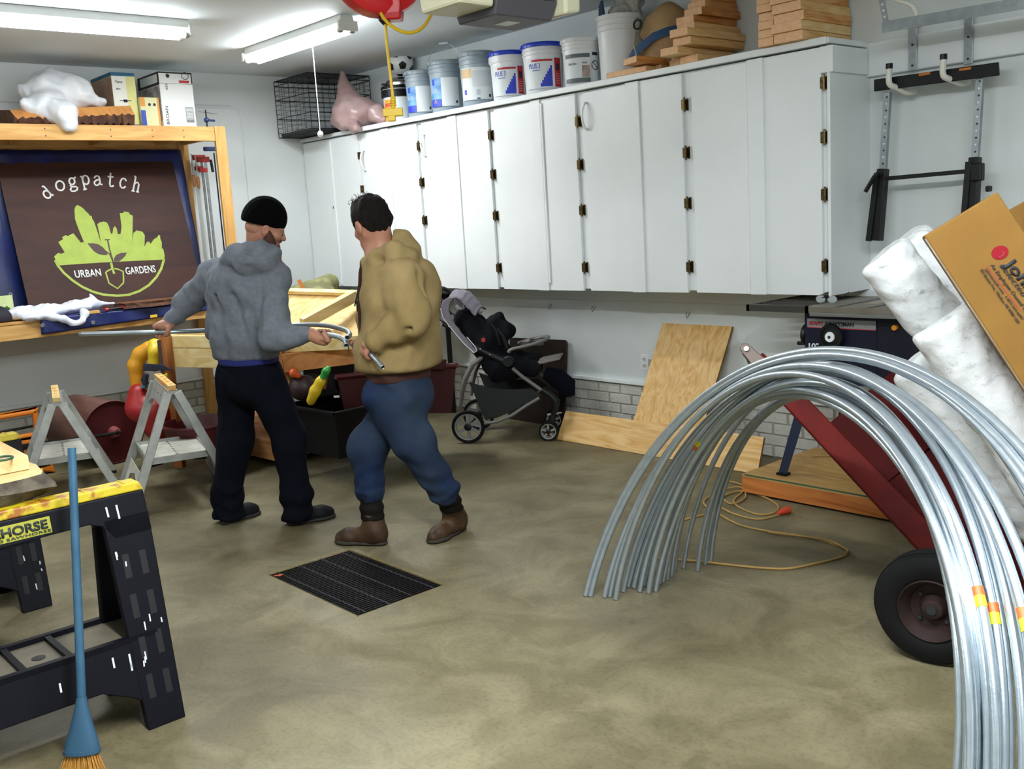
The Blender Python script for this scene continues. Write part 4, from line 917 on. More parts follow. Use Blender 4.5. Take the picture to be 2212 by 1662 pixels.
for i, (x, y, rz) in enumerate(((-7.69, 2.80, .1), (-7.72, 2.93, -.2))):
    t = thing('knife', ['black and red utility knife nearest the white carrier bag', 'black and red utility knife at the foot of the sign by the bark slab'][i], 'knife', (x, y, BTZ+.012), rz, 'utility knives on the bench')
    MB().tube([(0, -.07, .012), (0, .0, .014), (0, .06, .012)], [.012, .013, .011], 8, flat=.8).build('handle', M_blk, t, world=False, smooth=True); MB().tube([(0, -.085, .012), (0, -.06, .012)], .0128, 8, flat=.9).build('end_cap', M_lr, t, world=False, smooth=True)
    MB().tube([(0, .05, .014), (0, .075, .014)], .0125, 8).build('collar', M_lr, t, world=False, smooth=True)
tag(MB().cbox((-7.705, 2.63, BTZ+.014), (.05, .09, .022)).build('wood_scrap', M_pineY, bevel=.002), 'small wood scrap lying on the blue strip below the white carrier bag', 'wood')
P0 = [(-7.66-.02*sin(i*.8), 2.86+.62*i/17) for i in range(18)]+[(-7.90+.015*sin(i), 3.48-.62*i/9) for i in range(10)]
slab('bark_offcut', 'long dark bark edged board lying on the bench below the sign', 'wood slab', P0, BTZ+.013, .042, -.08, mt=mat('dark_sawn', '#7a4c2e', .7, col2='#59351f', scale=12), seed=8)
# things cut by the left edge
t = thing('printed_panel', 'pale panel with green leaf print on the bench, cut by the left edge', 'panel', (-8.02, 2.12, BTZ))
MB().box((-8.03, 1.98, BTZ), (-8.01, 2.17, 1.28)).build('panel', mat('pale_card', '#c9d29a', .6, col2='#9fb870', scale=14), t); MB().tube([(-8.008, 2.08, 1.16), (-8.008, 2.12, 1.2), (-8.008, 2.15, 1.17)], .012, 6, flat=.5).build('leaf_print', mat('green_print', '#2f8f2a', .6), t)
tag(MB().box((-8.1, 1.70, BTZ), (-8.06, 2.045, 2.02)).build('pale_board', M_pineZ, bevel=.002), 'upright pine board behind the tarpaulin at the left edge', 'board')
s = SDF((-8.05, 1.75, 1.09), (-7.7, 2.2, 1.3), .01); s.ell((-7.86, 2.0, 1.14), (.11, .12, .06)); s.ell((-7.9, 1.9, 1.17), (.09, .1, .06)); s.warp(folds(.012, 30, seed=3))
tag(s.mesh('dark_cloth', mat('dark_fabric', '#24222c', .9), None), 'dark crumpled cloth on the bench at the left edge', 'cloth')
# ------------------------------------------------------------------ floor drain grate
M_iron = mat('cast_iron', '#1c1a1c', .55, metal=.6, col2='#2f2a28', scale=30); M_rust = mat('rust_edge', '#8a7a4e', .8, col2='#5a4a2c', scale=30)
t = thing('drain_grate', 'black steel bar grate set in the concrete floor', 'grate', ((GX0+GX1)/2, (GY0+GY1)/2, -.03))
m = MB(); 
for q in (((GX0, GY0, -.035), (GX1, GY0+.006, .0)), ((GX0, GY1-.006, -.035), (GX1, GY1, .001)), ((GX0, GY0, -.035), (GX0+.006, GY1, .0)), ((GX1-.006, GY0, -.035), (GX1, GY1, .0))): m.box(*q)
m.build('seat_angle', M_rust, t)
nb = 38; pit = (GX1-GX0-.03)/nb
pb = MB().box((-.0025, -(GY1-GY0)/2+.012, -.028), (.0025, (GY1-GY0)/2-.012, 0)).build('bearing_bar', M_iron, t, world=False)
for i in range(nb+1):
    lx = -(GX1-GX0)/2+.015+pit*i; lc = Vector((lx, 0, .0265))
    if i == 0: pb.location = lc
    else: share(pb, lc, t)
for k in range(4):
    y = GY0+.055+k*(GY1-GY0-.11)/3; m = MB()
    pts = [Vector((GX0+.012+(GX1-GX0-.024)*i/60, y+.0022*sin(i*pi/1.5), -.004+.0018*cos(i*pi/1.5))) for i in range(61)]
    m.tube(pts, .0042, 5).build('cross_rod', mat('worn_rod', '#3c3a3d', .45, metal=.6), t)
for y in (GY0+.014, GY1-.014): MB().box((GX0+.01, y-.003, -.03), (GX1-.01, y+.003, -.003)).build('end_band', M_iron, t)
c = at(595, 1243, 'z', .0); tag(MB().poly3([(c.x, c.y-.01, -.002), (c.x+.03, c.y+.01, -.002), (c.x+.015, c.y+.035, -.002)], (0, 0, .003)).build('debris', mat('orange_scrap', '#c05a34', .7)), 'small orange scrap at the left corner of the floor grate', 'scrap')
# ------------------------------------------------------------------ plywood, outlet, hook
def plymat(name, axis, a='#d9b67e', b_='#c2944f'):
    m = wood(name, a, b_, axis, 1.6, .55, 9.0); return m
M_plyV = plymat('ply_sheet_', 'z'); M_plyH = plymat('ply_strip_', 'x')
M_plyE = mat('ply_edge', '#5a4224', .8, col2='#a9854f', scale=60, stretch=(.2, .2, 6))
def onpl(px, py, p0, n): d = ray(px, py); n = Vector(n); return CC+d*((Vector(p0)-CC).dot(n)/d.dot(n))
pn = Vector((0, .845, -.40)).normalized(); q0 = Vector((-4.2, 4.975, .0)); up = Vector((0, .40, .845)).normalized()
a = onpl(1432, 698, q0, pn); b_ = onpl(1583, 702, q0, pn); bt = .004
m = MB(); w = Vector((b_.x-a.x, 0, 0)); L = (a.z-bt)/up.z; top = Vector((a.x, q0.y+up.y*L, bt+up.z*L)); bot = Vector((top.x, q0.y, bt))
dd = onpl(1370, 905, q0, pn); sk = (top.z-dd.z)/up.z; shx = (dd.x-top.x)/sk*L if sk else 0
m.hexa([bot+Vector((shx, 0, 0)), bot+w+Vector((shx, 0, 0)), bot+w+pn*.018+Vector((shx, 0, 0)), bot+pn*.018+Vector((shx, 0, 0)), top, top+w, top+w+pn*.018, top+pn*.018]); m.mi = [1, 0, 0, 1, 0, 1]
tag(m.build('plywood_sheet', [M_plyV, M_plyE]), 'upright rectangular plywood sheet leaning on the back wall by the socket', 'plywood')
o = q0-pn*.022-Vector((0, .0, 0)); A = onpl(1203, 955, o, pn); B = onpl(1636, 1024, o, pn); T1 = onpl(1222, 888, o, pn); T2 = onpl(1650, 945, o, pn)
for v in (A, B): v.z = .003
m = MB(); m.hexa([A, B, B+pn*.018, A+pn*.018, T1, T2, T2+pn*.018, T1+pn*.018]); m.mi = [1, 0, 0, 1, 0, 1]
tag(m.build('plywood_strip', [M_plyH, M_plyE]), 'long low plywood strip leaning on its edge in front of the upright sheet', 'plywood')
c = Vector((at(1393, 783, 'y', YB).x, YB, .545)); t = thing('wall_socket', 'white double power socket on the back wall beside the upright plywood', 'socket', c-Vector((0, 0, .06)))
MB().cbox(c, (.072, .008, .116)).build('plate', M_wpl, t, bevel=.003)
for s_ in (-1, 1):
    f = MB().cbox(c+Vector((0, -.005, s_*.024)), (.034, .004, .03)).build('receptacle', mat('receptacle', '#cfd1cc', .4), t, bevel=.004)
    MB().cbox(c+Vector((-.006, -.0075, s_*.024)), (.003, .002, .01)).cbox(c+Vector((.006, -.0075, s_*.024)), (.003, .002, .01)).build('slots', M_blk, f)
MB().cbox(c+Vector((.055, -.001, .0)), (.03, .02, .05)).build('side_box', mat('socket_side', '#a8aaa6', .5), t)
for i, (px, py) in enumerate(((1487, 680), (1190, 662), (1283, 667))):
    c = at(px, py, 'y', YB-.021); h = MB(); z = c.z
    h.tube([(c.x-.012, YB-.02, z+.02), (c.x-.012, YB-.035, z-.005), (c.x, YB-.04, z-.022), (c.x+.012, YB-.035, z-.005), (c.x+.012, YB-.02, z+.02)], .002, 6)
    tag(h.build('wall_hook', mat('hook_steel', '#55524e', .4, metal=.7), smooth=True), ['small wire hook on the rail above the upright plywood sheet', 'small wire hook on the rail above the dark brown panel', 'small wire hook on the rail between brown panel and plywood'][i], 'hook')
t = thing('brown_panel', 'dark brown panel with a rounded top corner leaning on the wall behind the stroller', 'panel', (-5.72, 5.3, 0))
m = MB(); m.prism([(-6.05, .0), (-5.40, 0), (-5.40, .645), (-5.407, .663), (-5.425, .672), (-6.05, .66)], (0, 5.26, .002), (1, 0, 0), (0, .11, 1), (0, .02, -.002)); m.build('sheet', mat('dark_brown', '#1f110e', .5, col2='#170c09', scale=5), t)
# ------------------------------------------------------------------ stroller
r0 = at(1010, 958, 'z', 0); f0 = at(1187, 953, 'z', 0); sd = (f0-r0).normalized(); sq = Vector((-sd.y, sd.x, 0)); 
if sq.dot(FH) < 0: sq = -sq
SWD = .46
def S(x, y, off=0.): return onpl(900+.2287*x, 620+.2287*y, r0+sq*off, sq)
def S2(x, y, off=0.): return S(x, y, 0.)+sq*off       # same shape repeated on the far side
t = thing('stroller', 'grey and black baby stroller standing under the wall cabinets', 'stroller', r0+sq*.25)
M_sg = mat('stroller_grey', '#6c6a66', .5); M_sk = mat('stroller_black', '#0e0f12', .5, spec=.35); M_sf = mat('stroller_hood', '#77707a', .85, bump=.2, bscale=200); M_mesh = mat('basket_mesh', '#272a2a', .8, col2='#353836', scale=300, spec=.2); M_navy = mat('seat_fabric', '#0c0d13', .9, spec=.15); M_tire = mat('rubber', '#08080a', .75, spec=.25); M_rim = mat('wheel_grey', '#8a8b88', .45)
def wheel(c, ax, R, W, parent, tm, rm, spokes=5, hub=.18, name='wheel'):
    ax = ax.normalized(); o = MB().lathe([(R*.80, -W*.35), (R*.94, -W*.5), (R*.99, -W*.3), (R, 0), (R*.99, W*.3), (R*.94, W*.5), (R*.80, W*.35), (R*.78, 0), (R*.80, -W*.35)], c, ax, 36, cap=False).build(name, tm, parent, smooth=True)
    MB().lathe([(R*.70, -W*.32), (R*.80, -W*.42), (R*.815, 0), (R*.80, W*.42), (R*.70, W*.32), (R*.70, -W*.32)], c, ax, 36, cap=False).build('rim', rm, o, smooth=True)
    h = ax.cross(Vector((0, 0, 1))).normalized(); k = ax.cross(h)
    for i in range(spokes):
        a = 2*pi*i/spokes+.5*pi; d = h*cos(a)-k*sin(a); MB().bar(c+d*R*hub*.8, c+d*R*.73, R*.2, W*.5, up=ax).build('spoke', rm, o)
    MB().lathe([(0, -W*.6), (R*hub*.7, -W*.6), (R*hub, -W*.45), (R*hub, W*.45), (R*hub*.7, W*.6), (0, W*.6)], c, ax, 20, cap=False).build('hub', M_sk, o, smooth=True)
    return o
for off in (0., SWD):
    c = S2(487, 1322, off); R = (c.z); wheel(c, sq, max(R, .08), .035, t, M_tire, M_rim, 6, .22, 'rear_wheel')
    for dd_ in (0, .055):
        c = S2(1245, 1365, off+dd_*(1 if off == 0 else -1)); wheel(c, sq, max(c.z-.001, .05), .022, t, M_tire, M_rim, 5, .25, 'front_wheel')
    MB().tube([S2(x, y, off+.03) for x, y in ((640, 650), (520, 740), (450, 880), (420, 1000), (405, 1140))], [.028, .034, .034, .03, .02], 10, flat=.6).build('rear_leg', M_sg, t, smooth=True)
    fr = MB().tube([S2(x, y, off) for x, y in ((140, 250), (215, 330), (340, 400), (480, 520), (590, 590), (700, 645), (850, 715))], [.012, .018, .014, .016, .024, .024, .028], 10).build('push_frame', M_sk, t, smooth=True)
    for x, y in ((310, 372), (605, 582), (695, 635)): MB().ball(S2(x, y, off)-sq*.022*(1 if off == 0 else -1), .004, 8, 6).build('rivet', M_wpl, fr)
    MB().lathe([(0, -.03), (.034, -.03), (.042, -.02), (.042, .02), (.034, .03), (0, .03)], S2(865, 705, off), sq, 24, cap=False).build('fold_joint', M_sk, t, smooth=True)
    MB().lathe([(0, -.028), (.02, -.028), (.022, -.02), (.022, .02), (0, .02)], S2(222, 350, off), sq, 20, cap=False).build('adjust_knob', M_rim, t, smooth=True)
    MB().tube([S2(x, y, off) for x, y in ((905, 770), (1000, 850), (1190, 985))], .014, 10).build('front_tube', M_sg, t, smooth=True)
    MB().tube([S2(x, y, off) for x, y in ((1180, 970), (1260, 1020), (1320, 1080), (1310, 1160), (1290, 1210))], [.02, .024, .028, .022, .014], 10).build('front_fork', M_sk, t, smooth=True)
    MB().tube([S2(x, y, off+.02) for x, y in ((1290, 1190), (1265, 1290), (1262, 1365))], [.018, .02, .012], 10, flat=1.4).build('caster_fork', M_sk, t, smooth=True)
    MB().tube([S2(x, y, off+.02) for x, y in ((1230, 1215), (1300, 1205), (1370, 1192))], [.008, .012, .005], 8).build('brake_pedal', M_rim, t, smooth=True)
    MB().tube([S2(x, y, off) for x, y in ((640, 1290), (760, 1275), (900, 1215), (1040, 1120), (1160, 1050))], .012, 10).build('lower_tube', M_sg, t, smooth=True)
MB().tube(catmull([S2(250, 145, .0), S2(180, 80, .02), S2(140, 52, .10), S2(135, 48, .36), S2(180, 80, .44), S2(250, 145, .46)]), .015, 10).build('push_handle', mat('foam_grip', '#241f22', .8), t, smooth=True)
MB().tube([S2(487, 1322, 0), S2(487, 1322, SWD)], .008, 8).build('rear_axle', M_sk, t)
# hood: crescent side panels, hoop rim and pleated top
cres = [(232, 190), (250, 130), (300, 98), (350, 100), (318, 150), (305, 210), (330, 300), (400, 400), (470, 480), (540, 560), (578, 590), (560, 622), (530, 630), (450, 540), (370, 440), (290, 340), (245, 260)]
hd = bpy.data.objects.new('hood', None); COL.objects.link(hd); hd.parent = t; hd.location = Vector((0, 0, 0))
for off in (-.02, SWD+.02): MB().poly3([S2(x, y, off) for x, y in cres], sq*.012).build('side_panel', M_sf, hd, bevel=.004)
MB().tube([S2(x, y, -.022) for x, y in ((232, 200), (255, 290), (340, 400), (450, 530), (545, 618), (576, 600), (560, 565), (480, 470))], .0035, 6).build('piping', M_lw, hd, smooth=True)
hc = catmull([S2(300, 100, 0), S2(400, 105, .0), S2(470, 170, .0), S2(560, 270, .0)], 5)
m = MB(); n_ = len(hc); k = 12; vs = []
for i, p in enumerate(hc):
    for j in range(k+1): u = j/k; vs.append(p+sq*(SWD*u)+Vector((0, 0, .035*sin(pi*u)+.006*sin(i*2.2))))
m.add(vs, [(i*(k+1)+j, i*(k+1)+j+1, (i+1)*(k+1)+j+1, (i+1)*(k+1)+j) for i in range(n_-1) for j in range(k)]); o = m.build('canopy', M_sf, hd, smooth='all'); sdm = o.modifiers.new('solid', 'SOLIDIFY'); sdm.thickness = .012
def S_sdf(lo, hi, h=.009): return SDF(lo, hi, h)
pA = S2(700, 450, .23); s = S_sdf((pA.x-.5, pA.y-.5, .15), (pA.x+.5, pA.y+.5, 1.05))
for a_, b2, ra, rb_ in (((430, 330), (620, 560), .075, .10), ((620, 560), (760, 780), .10, .10), ((760, 780), (1080, 780), .10, .06), ((700, 370), (800, 470), .06, .055)):
    for off in (.10, .23, .36): s.cone(S2(*a_, off), S2(*b2, off), ra, rb_, k=.05)
s.warp(folds(.008, 35, seed=41)); s.mesh('seat', M_navy, t)
for i, (x, y, off, r_) in enumerate(((720, 360, .05, .055), (790, 420, .05, .06))):
    MB().tube([S2(x-40, y-20, off), S2(x+20, y+60, off), S2(x+60, y+200, off)], [.02, .03, .02], 8, flat=.6).build('seat_wing', M_sk, t, smooth=True)
MB().tube([S2(330, 200, .15), S2(430, 290, .15)], .025, 10).build('rolled_cloth', mat('pattern_cloth', '#a9a8a4', .8, col2='#3a3a3c', scale=40, amt=.9), t, smooth=True)
MB().tube([S2(400, 190, .22), S2(560, 280, .25)], .02, 10).build('rolled_cloth', mat('pattern_cloth', '#a9a8a4', .8, col2='#3a3a3c', scale=40, amt=.9), t, smooth=True)
MB().lathe([(0, -.008), (.016, -.008), (.016, .008), (0, .008)], S2(632, 500, .0)-sq*.005, sq, 16).build('red_clip', mat('red_clip', '#b2301f', .5), t, smooth=True)
MB().tube(catmull([S2(870, 620, 0), S2(900, 590, .0), S2(1050, 560, .03), S2(1190, 525, .12), S2(1190, 525, .34), S2(1050, 560, .43), S2(880, 610, .46)]), .018, 10, flat=.7).build('tray', M_sg, t, smooth=True)
for x, off in ((1000, .14), (1130, .2), (1070, .32)):
    c = S2(x, 545, off); MB().lathe([(.03, -.03), (.036, .0), (.042, .006), (.036, .008), (.03, .0), (.027, -.028)], c, (0, 0, 1), 18, cap=False).build('cup_holder', M_sg, t, smooth=True)
c = S2(1225, 755, .23); MB().hexa([S2(1110, 760, .08), S2(1345, 705, .08), S2(1345, 705, .38), S2(1110, 760, .38), S2(1120, 735, .08), S2(1345, 690, .08), S2(1345, 690, .38), S2(1120, 735, .38)]).build('footrest', mat('footrest_fabric', '#77706a', .85), t, bevel=.012)
bk = [(490, 900), (600, 940), (700, 965), (900, 975), (1080, 965), (1170, 1030), (1040, 1110), (880, 1190), (760, 1240), (650, 1262), (590, 1150), (540, 1020)]
b3 = bpy.data.objects.new('basket', None); COL.objects.link(b3); b3.parent = t
MB().poly3([S2(x, y, .02) for x, y in bk], sq*.006).build('side_mesh', M_mesh, b3); MB().poly3([S2(x, y, SWD-.02) for x, y in bk], sq*.006).build('side_mesh', M_mesh, b3)
bl2 = [S2(x, y, .02) for x, y in bk[6:11]]; m = MB()
for i in range(len(bl2)-1): m.hexa([bl2[i], bl2[i+1], bl2[i+1]+sq*(SWD-.04), bl2[i]+sq*(SWD-.04)]+[p+Vector((0, 0, .005)) for p in (bl2[i], bl2[i+1], bl2[i+1]+sq*(SWD-.04), bl2[i]+sq*(SWD-.04))])
m.build('bottom_mesh', M_mesh, b3)
MB().tube([S2(x, y, .2) for x, y in ((1180, 850), (1300, 900), (1400, 980), (1420, 1080))], [.03, .05, .05, .03], 10, flat=1.5).build('front_pouch', mat('pouch', '#0d0f18', .9, spec=.1), t, smooth=True)
# ------------------------------------------------------------------ saw platform and table saw
PZ = .118
t = thing('saw_platform', 'low plywood topped wooden platform under the table saw', 'platform', (-2.6, 4.95, 0))
px0, px1, py0, py1 = -3.262, -1.75, 4.56, 5.33
MB().box((px0, py0, .014), (px1, py0+.038, PZ-.016)).build('front_board', wood('platform_wood_', '#c2793c', '#96521f', 'x', 2), t, bevel=.002)
MB().box((px0, py0+.04, .014), (px0+.038, py1, PZ-.016)).build('side_board', wood('platform_wood_', '#c2793c', '#96521f', 'y', 2), t, bevel=.002)
MB().box((px1-.038, py0+.04, .014), (px1, py1, PZ-.016)).build('side_board', wood('platform_wood_', '#c2793c', '#96521f', 'y', 2), t)
MB().box((px0+.04, py1-.038, .014), (px1-.04, py1, PZ-.016)).build('back_board', wood('platform_wood_', '#c2793c', '#96521f', 'x', 2), t)
MB().box((px0, py0, PZ-.015), (px1, py1, PZ)).build('top_sheet', plymat('worn_ply_', 'x', '#b9955c', '#9a733c'), t)
MB().box((px0+.02, py0-.001, PZ-.006), (px1, py0+.005, PZ+.001)).build('edge_band', mat('green_band', '#37553a', .7), t)
for x in (px0+.15, px1-.15):
    for y in (py0+.12, py1-.12): MB().lathe([(.0, -.012), (.014, -.012), (.014, .012), (0, .012)], (x, y, .014), (1, 0, 0), 14).build('caster', M_tire, t)
t = thing('table_saw', 'dark blue table saw with cast top on a splayed stand, silver name strip', 'table saw', (-2.62, 4.95, PZ))
M_cast = mat('cast_top', '#7f7a6c', .45, metal=.5, col2='#5c574b', scale=8); M_dk = mat('saw_dark', '#101120', .5, spec=.3); M_sbl = mat('saw_blue', '#172038', .5, spec=.3)
tz = 1.062; yf, yb2 = 4.70, 5.27
xl = at(1612, 660, 'y', yf).x; xm = at(1745, 655, 'y', yf).x; xr_ = -2.25
# open webbed extension wing
m = MB(); m.box((xl, yf, tz-.036), (xm, yf+.02, tz)); m.box((xl, yb2-.02, tz-.036), (xm, yb2, tz)); m.box((xl, yf, tz-.036), (xl+.018, yb2, tz)); m.box((xm-.018, yf, tz-.036), (xm, yb2, tz))
for k in range(5): y = yf+.02+k*(yb2-yf)/6+.06; m.bar((xl+.01, y-.04, tz-.014), (xm-.01, y+.05, tz-.014), .012, .024)
m.build('extension_wing', mat('wing_dark', '#3a3833', .5, metal=.3), t)
tb_ = MB().box((xm+.002, yf-.0, tz-.036), (xr_, yb2, tz)).build('table_top', M_cast, t, bevel=.002)
for x in (xm+.16, xm+.34): MB().box((x, yf+.002, tz-.001), (x+.018, yb2-.002, tz+.0012)).build('mitre_slot', M_blk, tb_)
MB().box((xm+.22, yf+.18, tz-.001), (xm+.30, yb2-.1, tz+.0015)).build('blade_insert', mat('insert', '#a58f76', .4, metal=.6), tb_)
MB().box((xm+.03, yf-.035, tz-.048), (xr_+.1, yf-.01, tz-.03)).build('fence_rail', mat('rail_steel', '#8d8f8c', .35, metal=.8), t, bevel=.002)
bx0 = at(1738, 720, 'y', yf+.07).x; bx1 = at(1948, 720, 'y', yf+.07).x; yq = yf+.07
bd = MB().hexa([(bx0, yq, .70), (bx1+.12, yq, .70), (bx1+.12, yb2-.06, .70), (bx0, yb2-.06, .70), (bx0, yq, tz-.04), (bx1+.12, yq, tz-.04), (bx1+.12, yb2-.06, tz-.04), (bx0, yb2-.06, tz-.04)]).build('cabinet', M_dk, t, bevel=.004)
MB().box((bx0+.004, yq-.003, .705), (at(1895, 720, 'y', yq).x, yq, tz-.044)).build('front_panel', mat('saw_panel', '#0e1024', .5, spec=.3), bd)
zA, zB_ = at(1745, 706, 'y', yq).z, at(1745, 688, 'y', yq).z
sx0, sx1 = at(1745, 700, 'y', yq).x, at(1893, 705, 'y', yq).x
MB().box((sx0, yq-.006, zA), (sx1, yq-.003, zB_)).build('name_strip', mat('silver_strip', '#8e9191', .4, metal=.3), bd); MB().box((sx0, yq-.0065, zA-.004), (sx1, yq-.003, zA)).build('red_line', M_lr, bd)
text('SEARS', 'lettering', M_lr, bd, (sx0+.01, yq-.007, zA+.012), (1, 0, 0), (0, 0, 1), .02, .0015, .085, bold=.02); text('/CRAFTSMAN', 'lettering', M_ink, bd, (sx0+.105, yq-.007, zA+.012), (1, 0, 0), (0, 0, 1), .02, .0015, .17, bold=.02)
p_ = at(1745, 752, 'y', yq); text('10"', 'lettering', M_lw, bd, (p_.x, yq-.004, p_.z), (1, 0, 0), (0, 0, 1), .028, .0015, .06, bold=.02); p_ = at(1745, 763, 'y', yq); text('Direct Drive', 'lettering', M_lw, bd, (p_.x, yq-.004, p_.z), (1, 0, 0), (0, 0, 1), .012, .0015, .10)
p_ = at(1873, 768, 'y', yq); text('2 HP', 'lettering', M_lw, bd, (p_.x, yq-.004, p_.z), (1, 0, 0), (0, 0, 1), .028, .0015, .06); p_ = at(1745, 772, 'y', yq); MB().box((p_.x, yq-.0045, p_.z-.004), (p_.x+.1, yq-.003, p_.z+.003)).build('red_line', M_lr, bd)
c = at(1795, 728, 'y', yq-.04); hw = MB().lathe([(.052, -.012), (.066, -.012), (.072, 0), (.066, .012), (.052, .012), (.05, 0), (.052, -.012)], c, (0, 1, 0), 28, cap=False).build('hand_wheel', M_blk, t, smooth=True)
MB().lathe([(0, -.014), (.056, -.006), (.056, .006), (0, .006)], c, (0, 1, 0), 28, cap=False).build('wheel_web', M_blk, hw, smooth=True); MB().lathe([(0, -.018), (.026, -.018), (.028, -.01), (0, -.01)], c, (0, 1, 0), 24, cap=False).build('hub_cap', M_lw, hw, smooth=True); MB().lathe([(0, -.021), (.008, -.021), (.008, -.016), (0, -.016)], c, (0, 1, 0), 12, cap=False).build('hub_bolt', M_ink, hw)
MB().tube([c+Vector((-.035, -.01, -.055)), c+Vector((-.04, -.07, -.058))], .011, 10).build('crank_knob', M_blk, hw, smooth=True)
c = at(1722, 728, 'x', bx0-.04); c = Vector((bx0-.04, yq+.1, c.z)); hw = MB().lathe([(.045, -.012), (.062, -.012), (.068, 0), (.062, .012), (.045, .012), (.045, -.012)], c, (1, 0, 0), 26, cap=False).build('side_wheel', M_blk, t, smooth=True)
MB().lathe([(0, -.01), (.05, -.004), (.05, .004), (0, .01)], c, (1, 0, 0), 24, cap=False).build('wheel_web', M_blk, hw, smooth=True); MB().tube([c+Vector((-.01, 0, -.05)), c+Vector((-.065, 0, -.052))], .011, 10).build('crank_knob', M_blk, hw, smooth=True)
c = at(1933, 708, 'y', yq-.01); MB().lathe([(0, -.01), (.014, -.01), (.016, 0), (.016, .012), (0, .012)], c, (0, 1, 0), 16, cap=False).build('stop_button', mat('orange_button', '#d98a1c', .4), t, smooth=True)
def leg(a, b_, w0=.07, w1=.05): # angle iron leg
    a, b_ = Vector(a), Vector(b_); m = MB(); m.bar(a, b_, w0, .004, up=(0, 1, 0), w2=w1); m.bar(a+Vector((-w0/2, .03, 0)), b_+Vector((-w1/2, .02, 0)), .004, .06, up=(0, 1, 0), t2=.04); return m
lt = at(1748, 800, 'y', 4.74); lb = at(1690, 1027, 'y', 4.66)
for sx, xx in ((1, 0), (-1, 1)):
    for yy in (0, 1):
        tx = lt.x if sx == 1 else bx1+.10; bxx = lb.x if sx == 1 else bx1+.22
        a = (tx, 4.79 if not yy else 5.16, .72); b_ = (bxx, 4.66 if not yy else 5.26, PZ+.004)
        l_ = leg(a, b_).build('leg', M_sbl, t); MB().cbox((bxx, b_[1]+.01, PZ+.008), (.06, .05, .014)).build('foot', M_blk, l_)
for z, k in ((.66, 0), (.68, 1)):
    MB().box((lt.x-.01, 4.775, .64), (bx1+.12, 4.781, .72)).build('apron', M_sbl, t) if not k else MB().box((lt.x-.01, 5.18, .64), (bx1+.12, 5.186, .72)).build('apron', M_sbl, t)
# safety glasses on the saw
c = at(1785, 634, 'z', tz+.03); c = Vector((at(1785, 640, 'y', 4.86).x, 4.86, tz)); t = thing('safety_glasses', 'clear safety glasses lying upside down on the saw table', 'glasses', c)
M_cl = mat('clear_lens', '#cfd8d8', .08, spec=.8, alpha=.45)
for s_ in (-.035, .035): MB().ball(c+Vector((s_, 0, .022)), .03, 14, 10, (1, .35, .7)).build('lens', M_cl, t, smooth='all')
MB().tube([c+Vector((-.06, .0, .03)), c+Vector((-.075, .05, .035)), c+Vector((-.06, .13, .05))], .0025, 6).tube([c+Vector((.06, .0, .03)), c+Vector((.075, .05, .035)), c+Vector((.06, .13, .05))], .0025, 6).tube([c+Vector((-.06, 0, .03)), c+Vector((0, -.008, .034)), c+Vector((.06, 0, .03))], .003, 6).build('frame', M_blk, t, smooth=True)
# ------------------------------------------------------------------ extension cord on the floor
M_oc2 = mat('cord_orange', '#a98648', .6, col2='#8a6f3c', scale=15)
def fl(px, py, z=.0062): return at(px, py, 'z', z)
P = [(1693, 1110), (1640, 1122), (1590, 1112), (1560, 1098), (1545, 1085), (1590, 1062), (1640, 1070), (1678, 1090), (1676, 1108), (1640, 1112), (1600, 1098), (1585, 1082), (1605, 1062), (1607, 1050), (1570, 1042), (1545, 1052), (1575, 1090), (1610, 1075), (1600, 1055), (1560, 1060), (1520, 1085), (1555, 1112), (1600, 1135), (1660, 1148), (1720, 1156), (1775, 1168), (1820, 1183), (1831, 1192), (1818, 1203), (1760, 1218), (1700, 1229), (1640, 1227), (1570, 1220), (1500, 1212), (1440, 1208), (1390, 1204), (1372, 1195), (1373, 1180), (1400, 1150), (1460, 1128), (1520, 1112), (1550, 1100)]
P = [fl(*p) for p in P]
for i, p in enumerate(P):
    if i in (8, 14, 16, 18): p.z += .006
t = thing('extension_cord', 'orange brown extension cord coiled on the floor behind the hoops', 'cord', P[10]-Vector((0, 0, P[10].z)))
MB().tube(catmull(P, 7), .0052, 8).build('cable', M_oc2, t, smooth=True)
d = (P[0]-P[1]).normalized(); M_pg = mat('plug_orange', '#b23c1e', .5); MB().tube([P[0]-d*.045+Vector((0, 0, .006)), P[0]-d*.02+Vector((0, 0, .01)), P[0]+Vector((0, 0, .012)), P[0]+d*.035+Vector((0, 0, .014))], [.008, .014, .019, .021], 12).build('socket_end', M_pg, t, smooth=True)
P = [fl(1826, 1196, .02), fl(1828, 1187, .018), fl(1790, 1168, .018), fl(1740, 1160, .018), fl(1700, 1155, .016), fl(1660, 1150, .012)]
MB().tube(catmull(P, 7), .0046, 8).build('cable_return', M_oc2, t, smooth=True)
tag(MB().tube(catmull([(-3.15, 5.1, PZ+.006), (-3.0, 5.2, PZ+.006), (-2.8, 5.28, PZ+.006)]), .004, 6).build('power_cord', M_oc2, smooth=True), 'thin brown cord lying across the platform behind the drawbar', 'cord')
